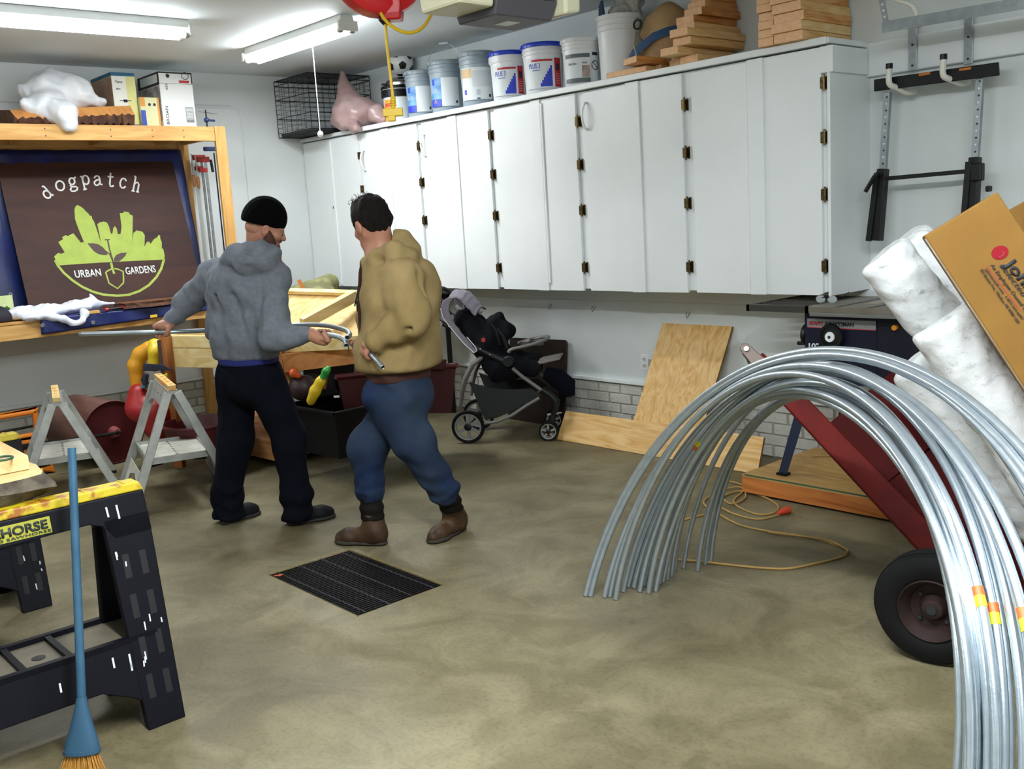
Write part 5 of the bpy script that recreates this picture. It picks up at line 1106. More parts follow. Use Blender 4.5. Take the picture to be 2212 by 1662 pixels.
# ------------------------------------------------------------------ hanging frame and hooks on the back wall
M_gal = mat('galvanised', '#9fa5a8', .38, metal=.85, col2='#7e8487', scale=25)
W = lambda px, py, y=5.30: at(px, py, 'y', y)
t = thing('wall_hanger', 'pair of galvanised straps with white hooks on the wall board', 'hook', W(1975, 155, YB-.05))
for (xa, ya_), (xb, yb_) in (((1972, 40), (1978, 152)), ((2093, 20), (2098, 138))):
    a, b_ = W(xa, ya_, YB-.055), W(xb, yb_, YB-.055); o = MB().bar((a.x, YB-.055, a.z), (a.x, YB-.055, b_.z), .045, .006, up=(0, 1, 0)).build('strap', M_gal, t, bevel=.002)
    for k in (.1, .5, .9): MB().lathe([(0, -.003), (.006, -.003), (.006, 0), (0, 0)], (a.x, YB-.058, a.z*(1-k)+b_.z*k), (0, 1, 0), 10).build('screw', M_ink, o)
M_hk = mat('hook_white', '#d9d8cc', .4)
for (x0_, y0_), (x1_, y1_) in (((1921, 148), (1975, 192)), ((2038, 128), (2092, 172))):
    a = W(x0_, y0_, 5.15); b_ = W(x1_, y1_, YB-.06)
    pts = [Vector((b_.x, YB-.056, b_.z-.01)), Vector((b_.x-.01, YB-.12, b_.z-.02)), Vector((a.x+.02, 5.19, W(x0_, 190 if x0_ < 2000 else 172, 5.15).z)), Vector((a.x, 5.15, W(x0_, 180 if x0_ < 2000 else 162, 5.15).z)), Vector((a.x, 5.15, a.z))]
    o = MB().tube(catmull(pts, 5), .016, 10).build('hook', M_hk, t, smooth=True); MB().tube([Vector((a.x, 5.15, a.z-.002)), Vector((a.x, 5.15, a.z+.025))], .018, 10).build('rubber_tip', M_blk, o)
t = thing('rack_frame', 'black and galvanised folding support frame hanging from the white wall hooks', 'rack', W(2000, 500, 5.22))
Y_ = 5.22
cbar = MB().hexa([W(1888, 198, Y_-.04), W(2160, 163, Y_-.04), W(2160, 163, Y_+.03), W(1888, 198, Y_+.03), W(1888, 172, Y_-.04), W(2158, 134, Y_-.04), W(2158, 134, Y_+.03), W(1888, 172, Y_+.03)]).build('crossbar', M_blk, t, bevel=.004)
MB().cbox(W(1997, 160, Y_-.042), (.06, .002, .012)).cbox(W(2085, 149, Y_-.042), (.06, .002, .012)).build('worn_patch', mat('orange_wear', '#b86a1e', .7), cbar)
for (xa, ya_), (xb, yb_), (xc, yc) in (((1918, 200), (1908, 365), (1893, 520)), ((2118, 165), (2107, 340), (2098, 500))):
    a, b_, c = W(xa, ya_, Y_), W(xb, yb_, Y_), W(xc, yc, Y_-.02)
    o = MB().bar(a, b_+(b_-a)*.3, .034, .03, up=(0, 1, 0)).build('upright', M_gal, t, bevel=.001)
    for k in range(11):
        p = a.lerp(b_, (k+.7)/11.5); MB().lathe([(0, -.002), (.005, -.002), (.005, .001), (0, .001)], p+Vector((.004, -.0155, 0)), (0, 1, 0), 10).build('hole', M_lw if k % 2 else M_ink, o)
    o = MB().bar(b_, c, .05, .05, up=(0, 1, 0), w2=.062).build('sleeve', M_blk, t, bevel=.004); MB().bar(b_+Vector((-.02, -.03, -.02)), c+Vector((-.03, -.03, 0)), .03, .012, up=(0, 1, 0)).build('side_plate', M_blk, o)
MB().bar(W(1915, 386, Y_-.02), W(2102, 369, Y_-.02), .028, .022, up=(0, 0, 1)).build('stretcher', M_blk, t, bevel=.002)
MB().tube([W(1897, 375, Y_-.06), W(1888, 383, Y_-.07), W(1869, 415, Y_-.09)], [.014, .012, .011], 8).build('lever', M_blk, t, smooth=True)
MB().cbox(W(2112, 372, Y_-.03), (.055, .05, .09)).cbox(W(2136, 408, Y_-.03), (.02, .05, .03)).build('latch_block', M_blk, t, bevel=.008)
t = thing('door_track', 'galvanised angle rail of the garage door track hanging at top right', 'rail', W(1912, 60, 5.0))
G_ = lambda px, py: at(px, py, 'y', 5.0)
a, b_ = G_(1910, 60), G_(2330, -12)
MB().bar(a, b_, .05, .004, up=(0, 0, 1)).bar(a+Vector((0, -.024, -.0)), b_+Vector((0, -.024, 0)), .003, .055, up=(0, 0, 1)).build('angle_rail', M_gal, t)
o = MB().bar(G_(1894, -60), G_(1916, 62), .03, .003, up=(0, 1, 0)).build('strap', M_gal, t)
for k in range(6): MB().lathe([(0, -.003), (.006, -.003), (.006, .001), (0, .001)], G_(1894, -60).lerp(G_(1916, 62), .35+k*.11), (0, 1, 0), 10).build('hole', M_lw, o)
MB().tube(catmull([G_(1880, -50), G_(1930, -4), G_(1962, 8), G_(1977, 22), G_(1984, 60)], 6), .012, 10).build('track_tube', M_hk, t, smooth=True)
# ------------------------------------------------------------------ red cart with drawbar
M_cart = mat('cart_red', '#430908', .65, spec=.08, col2='#300606', scale=4, amt=.6, bump=.05, bscale=80); M_carto = mat('drawbar_red', '#5c1410', .6, spec=.1, col2='#380d0b', scale=6, amt=.7)
wc = at(2010, 1438, 'z', 0); WR = .200
wax = (-FH-RH*.75).normalized(); wax.z = 0
t = thing('garden_cart', 'dark red steel dump cart tipped with its drawbar raised, behind the hoops', 'cart', (wc.x, wc.y, 0))
T0, T1 = atd(1632, 778, 4.25), atd(2075, 1245, 3.62)
a_ = (T1-T0).normalized(); nn = -FH; hh = nn.cross(a_).normalized()
if hh.z < 0: hh = -hh
nn = a_.cross(hh)
if nn.dot(FH) > 0: nn = -nn
db = MB().bar(T0, T1+a_*.25, .045, .085, up=hh, w2=.06, t2=.11).build('drawbar', M_carto, t, bevel=.006)
for s_ in (-1, 1): MB().poly3([T0-a_*.07+hh*.02+nn*.03*s_, T0-a_*.085+nn*.03*s_, T0-a_*.07-hh*.022+nn*.03*s_, T0+a_*.09-hh*.035+nn*.03*s_, T0+a_*.09+hh*.035+nn*.03*s_], nn*.008*s_).build('clevis_plate', mat('bare_steel', '#5c504a', .5, metal=.6), t, bevel=.003)
MB().tube([T0-a_*.05+nn*.05, T0-a_*.05-nn*.05], .011, 10).build('hitch_bolt', M_gal, t, smooth=True)
MB().tube(catmull([T0-a_*.05-nn*.05, T0-a_*.07-nn*.05-Vector((0, 0, .03)), T0-a_*.02-nn*.04-Vector((0, 0, .06)), T0-a_*.01-nn*.03-Vector((0, 0, .02))]), .0022, 6).build('hitch_pin', M_blk, t, smooth=True)
O = onpl(1777, 926, T0+nn*.01, nn); Lb = 1.12; Hb = .42; Wb = .56; O = O+hh*.0
def cbx(a0, a1, h0, h1, n0, n1, name, par=t, m=None): P = [O+a_*a+hh*h+nn*n for h in (h0, h1) for a, n in ((a0, n0), (a1, n0), (a1, n1), (a0, n1))]; return MB().hexa(P).build(name, m or M_cart, par, bevel=.003)
cbx(0, Lb, 0, .006, -Wb, .0, 'bed_floor'); cbx(0, Lb, .006, Hb, -.006, 0, 'side_wall'); cbx(0, Lb, .006, Hb, -Wb, -Wb+.006, 'side_wall'); cbx(0, .006, .006, .30, -Wb+.006, -.006, 'front_wall')
cbx(0, Lb, Hb-.004, Hb+.014, -.02, .008, 'top_rim'); cbx(0, Lb, Hb-.004, Hb+.014, -Wb-.008, -Wb+.02, 'top_rim')
for k in (.3, .62): cbx(k, k+.03, .0, Hb-.01, .0, .012, 'rib')
M_rimr = mat('rusty_rim', '#2c1814', .7, metal=.2, col2='#1a0f0e', scale=20)
for j, off in enumerate((0., -.62)):
    c = Vector((wc.x, wc.y, WR))+wax*off-wax*.05
    w_ = MB().lathe([(.105, -.05), (.12, -.062), (.165, -.064), (.19, -.05), (.2, -.02), (.2, .02), (.19, .05), (.165, .064), (.12, .062), (.105, .05)], c, wax, 48, cap=False)
    w_ = w_.build('wheel', M_tire, t, smooth=True)
    for k in range(3): MB().lathe([(.1995, -.022+k*.018), (.2015, -.02+k*.018), (.2015, -.012+k*.018), (.1995, -.01+k*.018)], c, wax, 48, cap=False).build('tread_rib', M_tire, w_, smooth=True)
    MB().lathe([(.112, .058), (.108, .064), (.1, .05), (.085, .03), (.078, .012), (.05, .008), (.042, .02), (.034, .04), (.022, .045), (.0, .045)], c, wax, 40, cap=False).build('rim', M_rimr, w_, smooth=True)
    MB().lathe([(.0, .05), (.016, .05), (.018, .035)], c, wax, 16, cap=False).build('hub_cap', M_ink, w_, smooth=True)
    hv = wax.cross(Vector((0, 0, 1))).normalized()
    for k in range(4):
        d = hv*cos(pi/4+k*pi/2)+Vector((0, 0, 1))*sin(pi/4+k*pi/2); MB().lathe([(0, .02), (.007, .02), (.007, .01)], c+d*.062, wax, 8, cap=False).build('lug_nut', M_ink, w_)
MB().tube([Vector((wc.x, wc.y, WR))-wax*.05, Vector((wc.x, wc.y, WR))-wax*.67], .012, 10).build('axle', M_blk, t)
# ------------------------------------------------------------------ white film rolls and cartons standing in the cart
def filmmat(): 
    m = mat('dirty_film', '#dfe2e4', .38, col2='#c9cdd0', scale=6, amt=.6, bump=.55, bscale=26, spec=.5); nt = m.node_tree
    if 'dirt' in nt.nodes: return m
    b = nt.nodes['Principled BSDF']; src = b.inputs['Base Color'].links[0].from_socket
    tc = nt.nodes.new('ShaderNodeTexCoord'); mp = nt.nodes.new('ShaderNodeMapping'); mp.inputs['Scale'].default_value = (1.2, 1.2, 2.2); n = nt.nodes.new('ShaderNodeTexNoise'); n.name = 'dirt'; n.inputs['Scale'].default_value = 5; n.inputs['Detail'].default_value = 8; n.inputs['Roughness'].default_value = .75; n.inputs['Distortion'].default_value = 1.2
    nt.links.new(tc.outputs['Object'], mp.inputs[0]); nt.links.new(mp.outputs[0], n.inputs['Vector']); r = nt.nodes.new('ShaderNodeValToRGB'); e = r.color_ramp.elements; e[0].position = .28; e[0].color = hexc('#6e706c'); e[1].position = .47; e[1].color = (1, 1, 1, 1)
    nt.links.new(n.outputs['Fac'], r.inputs[0]); x = nt.nodes.new('ShaderNodeMix'); x.data_type = 'RGBA'; x.blend_type = 'MULTIPLY'; x.inputs['Factor'].default_value = .8
    nt.links.new(src, x.inputs['A']); nt.links.new(r.outputs[0], x.inputs['B']); nt.links.new(x.outputs['Result'], b.inputs['Base Color']); return m
def roll(a, b_, R, label, seed, seal=None):
    a, b_ = np.array(a), np.array(b_); s = SDF(np.minimum(a, b_)-R*1.5, np.maximum(a, b_)+R*1.5, .0085); d = (b_-a)/np.linalg.norm(b_-a)
    s.cone(a-d*R*.0, b_, R*.97, R, k=.01); s.cut(a+d*R*.10, -d, .03)
    s.warp(folds(.007, 17, seed=seed)); s.warp(folds(.003, 60, seed=seed+1)); 
    o = s.mesh('film_roll', filmmat(), None); return tag(o, label, 'roll', 'white film rolls in the red cart')
roll(atd(1897, 545, 3.72), atd(2290, 1010, 3.55), .106, 'large white film roll with a torn folded top, leftmost of the leaning rolls', 51)
roll(atd(1948, 512, 3.92), atd(2330, 965, 3.80), .110, 'white film roll highest at the back, top against the cardboard box', 61)
roll(atd(2027, 688, 3.40), atd(2370, 1190, 3.22), .110, 'front white film roll with a dark smudged rim below the cardboard box', 71)
roll(atd(1968, 778, 3.66), atd(2250, 1130, 3.50), .090, 'short white film roll showing below the large one', 81)
M_card = mat('cardboard', '#86632f', .8, spec=.2, col2='#795829', scale=7, amt=.5); M_cardd = mat('cardboard_shade', '#93703f', .8)
def carton(P1, P2, P4, D1, D2, D4, dep, lenx, name, label):
    p1, p2, p4 = atd(*P1, D1), atd(*P2, D2), atd(*P4, D4); u = p2-p1; v = p4-p1; v = v.normalized(); u = u-v*u.dot(v); n = u.cross(v).normalized()
    if n.dot(CC-p1) < 0: n = -n
    t = thing(name, label, 'box', p1+v*lenx, 0); v3 = v*lenx
    MB().hexa([p1, p1+u, p1+u-n*dep, p1-n*dep, p1+v3, p1+u+v3, p1+u+v3-n*dep, p1+v3-n*dep]).build('body', M_card, t, bevel=.006)
    return t, p1, u, v, n
tbx, p1, u_, v_, n_ = carton((1996, 510), (2152, 411), (2212, 838), 3.22, 3.155, 3.09, .20, .70, 'cardboard_box', 'brown cardboard box with a red bean logo and seed company print')
def onbox(px, py): return onpl(px, py, p1, n_)
vt = (onbox(2212, 645)-onbox(2118, 578)); 
def btext(s, P, hpx, wpx=None, mt_=None, sh=0., bold=0., ang=52):
    o = onbox(*P); e = onbox(P[0]+100*cos(radians(ang)), P[1]+100*sin(radians(ang))); ux = (e-o).normalized(); uy = n_.cross(ux); k = (e-o).length/100
    text(s, 'lettering', mt_ or M_ink, tbx, o+n_*.0018, ux, uy, hpx*k, .0016, wpx*k if wpx else None, shear=sh, bold=bold)
btext('Johnny\'s', (2170, 572), 23, 158, bold=.03, ang=50); btext('Selected Seeds', (2157, 573), 12, 150, sh=.3, ang=53); btext('An Employee-Owned Company', (2138, 573), 8, 165, sh=.15, ang=53)
MB().bar(onbox(2131, 575)+n_*.001, onbox(2205, 672)+n_*.001, .002, .0015, up=n_).build('print_rule', M_lr, tbx)
btext('johnnyseeds.com  1-877-564-6697', (2127, 582), 5.5, 135, ang=54); btext('955 Benton Ave., Winslow, ME 04901 USA', (2116, 583), 6, 142, ang=55)
c = onbox(2160, 546); e1 = (onbox(2178, 540)-c); e2 = (onbox(2165, 560)-c)
pe_ = [c+e1*cos(q)+e2*sin(q) for q in [2*pi*k/24 for k in range(24)]]; MB().poly3([p+n_*.0006 for p in pe_], n_*.0015).build('red_bean', mat('bean_red', '#8a1220', .6, spec=.2), tbx)
MB().tube([c+n_*.003+e1*.3+e2*.0, c+n_*.003+e1*.45+e2*.3, c+n_*.003+e1*.1+e2*.55, c+n_*.003-e1*.3+e2*.5], .0022, 6, flat=.4).build('bean_line', mat('bean_pink', '#d7888a', .5), tbx)
MB().hexa([p1+v_*.01+n_*.0008, p1+u_*.0+v_*.69+n_*.0008, p1+v_*.69-n_*.04-u_*.006, p1+v_*.01-n_*.04-u_*.006, p1+v_*.01+n_*.0016+u_*.004, p1+v_*.69+n_*.0016+u_*.004, p1+v_*.69-n_*.04-u_*.007, p1+v_*.01-n_*.04-u_*.007]).build('clear_tape', mat('pack_tape', '#c2ab84', .2, spec=.7), tbx)
carton((2150, 470), (2290, 330), (2330, 760), 3.75, 3.68, 3.6, .3, .7, 'cardboard_box', 'darker cardboard box behind, showing only its corner at the right edge')
# ------------------------------------------------------------------ bundle of galvanised hoops
M_hoop = mat('hoop_steel', '#c3ced6', .3, metal=.85, col2='#aab8c2', scale=30, bump=.05, bscale=150)
FIT = [((-2.885, 2.888), (-.475, 1.735), 1.149, .179, .423, .918), ((-2.758, 2.94), (-.788, 1.84), 1.071, .161, .277, .885), ((-2.703, 3.455), (-.895, 1.974), .993, .229, .026, .782)]
feet = [(1265, 1288), (1276, 1289), (1306, 1291), (1318, 1290), (1330, 1296), (1346, 1279), (1357, 1269), (1370, 1271), (1382, 1279), (1391, 1266), (1401, 1282), (1416, 1278), (1424, 1262), (1432, 1258), (1441, 1252), (1450, 1246), (1457, 1232), (1476, 1228), (1507, 1234), (1523, 1219), (1535, 1216)]
rh = random.Random(11); hoops = []
def interp(s):
    A, B, k = (FIT[0], FIT[1], s*2) if s < .5 else (FIT[1], FIT[2], s*2-1)
    return (A[0][0]*(1-k)+B[0][0]*k, A[0][1]*(1-k)+B[0][1]*k), (A[1][0]*(1-k)+B[1][0]*k, A[1][1]*(1-k)+B[1][1]*k), *[A[i]*(1-k)+B[i]*k for i in (2, 3, 4, 5)]
for i, ft in enumerate(feet):
    s_ = i/(len(feet)-1); s_ = min(1, max(0, s_+rh.uniform(-.2, .14))) if 1 < i < len(feet)-3 else s_
    if i in (2, 3, 6): s_ = (.12, .3, 0, 0, .05)[i-2]
    if i == 4: s_ = .5
    _, Rf, h, ax, ay, pw = interp(s_); Lf = at(*ft, 'z', 0); Rf = (Rf[0]+rh.uniform(-.03, .03), Rf[1]+rh.uniform(-.03, .03)); h += rh.uniform(-.012, .012)
    pts = []
    for k in range(61):
        q = pi*k/60; u = (1-cos(q))/2
        pts.append(Vector((Lf.x+(Rf[0]-Lf.x)*u+ax*sin(q), Lf.y+(Rf[1]-Lf.y)*u+ay*sin(q), .002+h*abs(sin(q))**pw)))
    # even out the spacing
    L = [0]
    for k in range(60): L.append(L[-1]+(pts[k+1]-pts[k]).length)
    out = []; j = 0
    for k in range(73):
        d = L[-1]*k/72
        while j < 59 and L[j+1] < d: j += 1
        out.append(pts[j].lerp(pts[j+1], (d-L[j])/(L[j+1]-L[j]+1e-9)))
    m = MB(); m.tube(out, .0117, 12)
    t = thing('metal_hoop', 'x', 'hoop', (Lf.x, Lf.y, 0), 0, 'galvanised hoops standing as a bundle over the cart')
    m.build('pipe', M_hoop, t, smooth=True); hoops.append((t, out))
    t['label'] = 'galvanised steel hoop whose left foot is %s' % (['farthest left of the whole bundle', 'second from the left', 'third from the left', 'fourth from the left', 'nearest the camera, fifth from the left', 'sixth from the left', 'seventh from the left', 'eighth from the left', 'ninth from the left', 'tenth from the left', 'eleventh, the middle one', 'tenth from the right', 'ninth from the right', 'eighth from the right', 'seventh from the right', 'sixth from the right', 'fifth from the right', 'alone, fourth from the right', 'third from the right', 'second from the right', 'farthest right, nearest the cord'][i])
def proj(p): q = p-CC; z = q.dot(_f); return (IW/2+FPX*q.dot(CR)/z, IH/2-FPX*q.dot(CU)/z)
M_st = mat('sticker_yellow', '#d6d02c', .5); M_so = mat('sticker_orange', '#d8662a', .5); M_stw = mat('sticker_white', '#dfe0dc', .5)
used_ = set()
for (sx, sy) in ((2115, 1270), (2163, 1298), (2198, 1290), (1497, 995), (1530, 1000)):
    best = None
    for hi, (t, out) in enumerate(hoops):
        if hi in used_: continue
        for k in range(3, 70):
            p = proj(out[k]); e = (p[0]-sx)**2+(p[1]-sy)**2
            if e < 900 and (best is None or (out[k]-CC).length < best[0]): best = (min(best[0], 99) if 0 else (out[k]-CC).length, hi, k)
    if best:
        _, hi, k = best; used_.add(hi); t, out = hoops[hi]
        if hi == 0: continue
        for off_, mm, nm, rr_ in ((0, M_st, 'sticker', .0124), (.0, M_so, 'sticker_print', .0127)):
            a = out[k].lerp(out[k+1], .0 if nm == 'sticker' else .0); b_ = out[k+1] if nm == 'sticker' else out[k].lerp(out[k+1], .45)
            MB().tube([a, a.lerp(b_, .5), b_], rr_, 12, cap=False).build(nm, mm, t, smooth=True)
# ------------------------------------------------------------------ aluminium trestles
M_alu = mat('aluminium', '#b4b6b2', .42, metal=.55, col2='#8d8e88', scale=14, bump=.1, bscale=60); M_alud = mat('aluminium_dirty', '#c9c8bf', .6, metal=.2, col2='#9a978a', scale=18)
M_oy = mat('cap_orange', '#d98c2e', .6, col2='#d8c08a', scale=14, amt=.9); M_cy = mat('cap_cream', '#cdbf8a', .65, col2='#c98a3a', scale=14, amt=.9)
def trestle(N, F, h, spr, label, capm):
    N, F = Vector((N[0], N[1], h)), Vector((F[0], F[1], h)); d = (F-N); d.z = 0; L = .62; d.normalize(); F = N+d*L; p = Vector((-d.y, d.x, 0)); rz = Vector((0, 0, 1))
    t = thing('trestle', label, 'trestle', ((N+F)/2).to_2d().to_3d(), 0, 'aluminium trestles')
    cap = MB().bar(N-d*.01, F+d*.01, .046, .032).build('cap', capm, t, bevel=.003)
    for k in range(5): MB().cbox(N+d*(.05+k*.13)+rz*.017, (.02, .02, .006), Matrix((d, p, rz)).transposed()).build('cap_lug', M_cy, cap)
    MB().bar(N+rz*-.028, F+rz*-.028, .062, .026).build('top_rail', M_alu, t, bevel=.002)
    for s_ in (-1, 1):
        fr = bpy.data.objects.new('side_frame', None); COL.objects.link(fr); fr.parent = t
        for e, E in ((0, N), (1, F)):
            a = E+p*s_*.028-rz*.03+d*(.012 if not e else -.012); b_ = E+p*s_*spr+d*(-.03 if not e else .03); b_.z = .012
            MB().bar(a, b_, .034, .05, up=p, w2=.044).build('rail', M_alu, fr, bevel=.003); MB().cbox(b_-rz*.004, (.06, .05, .02), Matrix((d, p, rz)).transposed()).build('foot', M_blk, fr)
        # gusset panels top and bottom, with an arch cut out
        def face(u, v): a = N.lerp(F, u); b_ = a+p*s_*spr; q = (a+p*s_*.03-rz*.03).lerp(Vector((b_.x, b_.y, .01)), v); return q
        MB().poly3([face(0, .0), face(1, .0), face(1, .2), face(.8, .13), face(.5, .11), face(.2, .13), face(0, .2)], p*s_*.004).build('gusset', M_alu, fr)
        MB().poly3([face(0, .70), face(1, .70), face(1, .98), face(.88, .95), face(.78, .80), face(.5, .755), face(.22, .80), face(.12, .95), face(0, .98)], p*s_*.004).build('gusset', M_alud, fr)
        for k in range(5): MB().lathe([(0, -.001), (.004, -.001), (.004, .003), (0, .003)], face(.12+.19*k, .05)+p*s_*.004, p*s_, 8).build('rivet', M_ink, fr)
    sh = h*.40; w_ = spr*.62*.96
    stp = MB().hexa([N-p*w_+rz*(sh-h)+d*.02, N+p*w_+rz*(sh-h)+d*.02, F+p*w_+rz*(sh-h)-d*.02, F-p*w_+rz*(sh-h)-d*.02]+[q+rz*.008 for q in (N-p*w_+rz*(sh-h)+d*.02, N+p*w_+rz*(sh-h)+d*.02, F+p*w_+rz*(sh-h)-d*.02, F-p*w_+rz*(sh-h)-d*.02)]).build('step', M_alud, t)
    for E, q in ((N, .02), (F, -.02)): MB().bar(E-p*w_+rz*(sh-h+.006)+d*q, E+p*w_+rz*(sh-h+.006)+d*q, .01, .04).build('step_lip', M_alu, stp)
    for s_ in (-1, 1): MB().bar(N+p*w_*s_+rz*(sh-h+.006), F+p*w_*s_+rz*(sh-h+.006), .01, .036).build('step_lip', M_alu, stp)
    for k in range(9): MB().cbox(N.lerp(F, .1+.1*k)+p*.0+rz*(sh-h+.009), (.01, .01, .003)).build('tread_slot', M_ink, stp)
    for s_ in (-1, 1): MB().tube([N+d*.1+p*w_*.5*s_+rz*(sh-h-.02), N+d*.1+p*w_*.9*s_+rz*(sh-h-.03)], .018, 10).build('lock_knob', M_blk, t)
n1, f1_ = at(122, 864, 'z', .66), at(115, 820, 'z', .66); trestle(n1, f1_, .66, .30, 'aluminium trestle with a cream cap, left one, in front of the lawn roller', M_cy)
n1, f1_ = at(372, 838, 'z', .735), at(329, 802, 'z', .735); trestle(n1, f1_, .735, .31, 'aluminium trestle with an orange capped top, beside the man in the grey hoodie', M_oy)
# ------------------------------------------------------------------ lawn roller
M_rr = mat('roller_red', '#3f0a0d', .55, spec=.25, col2='#2f0809', scale=6); M_rs = mat('roller_drum', '#4c2622', .6, metal=.3, col2='#7f5f54', scale=5, amt=.9, stretch=(.3, 1, 1), bump=.2, bscale=40)
rc = Vector((-7.38, 2.56, .238)); t = thing('lawn_roller', 'dark red lawn roller drum with a black handle behind the trestles', 'roller', (-7.68, 2.56, 0))
ax = Vector((.97, .12, 0)).normalized(); R = .237
MB().lathe([(R*.985, -.62), (R, -.61), (R, 0), (R*.985, .006)], rc, ax, 56, cap=False).build('drum', M_rs, t, smooth=True)
for a0, s_ in ((-.0, 1), (-.61, -1)): MB().lathe([(R*.99, a0+.004*s_), (R*.97, a0+.006*s_), (R*.955, a0-.006*s_), (R*.3, a0-.012*s_), (R*.2, a0-.002*s_), (0, a0-.002*s_)], rc, ax, 48, cap=False).build('end_disc', M_rr, t, smooth=True)
MB().lathe([(.0, .05), (.028, .048), (.04, .03), (.045, 0), (.05, -.01)], rc, ax, 24, cap=False).build('hub', mat('hub_pink', '#7a3a3a', .5), t, smooth=True)
e = rc+ax*.045; MB().tube([e+Vector((0, .03, 0)), e+Vector((0, -.16, .004)), e+Vector((0, -.42, .02)), e+Vector((.0, -.75, .04)), e+Vector((-.05, -1.1, .07))], [.012, .010, .010, .010, .010], 8).build('handle_bar', mat('handle_black', '#22201f', .4, metal=.6), t, smooth=True)
e2 = rc-ax*.66; MB().tube([e2+Vector((0, .03, 0)), e2+Vector((.03, -.16, .05)), e2+Vector((.3, -.62, .08))], .010, 8).build('handle_bar', mat('handle_black', '#22201f', .4, metal=.6), t, smooth=True)
MB().tube([rc+ax*.06, rc-ax*.68], .014, 8).build('axle', M_blk, t)
# ------------------------------------------------------------------ orange plastic item at the left edge
M_or = mat('orange_plastic', '#c9701a', .4); xo = -7.55
t = thing('toy_chair', 'orange plastic frame with rounded rectangular openings, cut by the left edge', 'toy', (xo, 1.75, 0))
Po = lambda px, py: at(px, py, 'x', xo)
y0, y1 = Po(-60, 900).y, Po(81, 900).y; zt = Po(70, 885).z
def oframe(ya, yb, za, zb, w, name, th=.05): 
    m = MB()
    for q in (((ya, zb-w), (yb, zb)), ((ya, za), (yb, za+w)), ((ya, za), (ya+w, zb)), ((yb-w, za), (yb, zb))): m.box((xo-th/2, q[0][0], q[0][1]), (xo+th/2, q[1][0], q[1][1]))
    return m.build(name, M_or, t, bevel=.012)
oframe(y0, y1, zt-.20, zt, .035, 'back_frame')
MB().hexa([(xo-.03, y0, .14), (xo+.03, y0, .14), (xo+.05, y1+.06, .0), (xo-.05, y1+.06, .0), (xo-.025, y0, zt-.2), (xo+.025, y0, zt-.2), (xo+.025, y1, zt-.2), (xo-.025, y1, zt-.2)]).build('body', M_or, t, bevel=.012)
MB().box((xo-.03, y0, zt-.27), (xo+.034, y1-.05, zt-.25)).build('dark_slot', M_blk, t)
MB().tube([(xo+.03, y1-.03, .03), (xo+.05, y1-.2, .03), (xo+.04, y0, .03)], .028, 10).build('base_rim', mat('amber_plastic', '#d59a1c', .4), t, smooth=True)
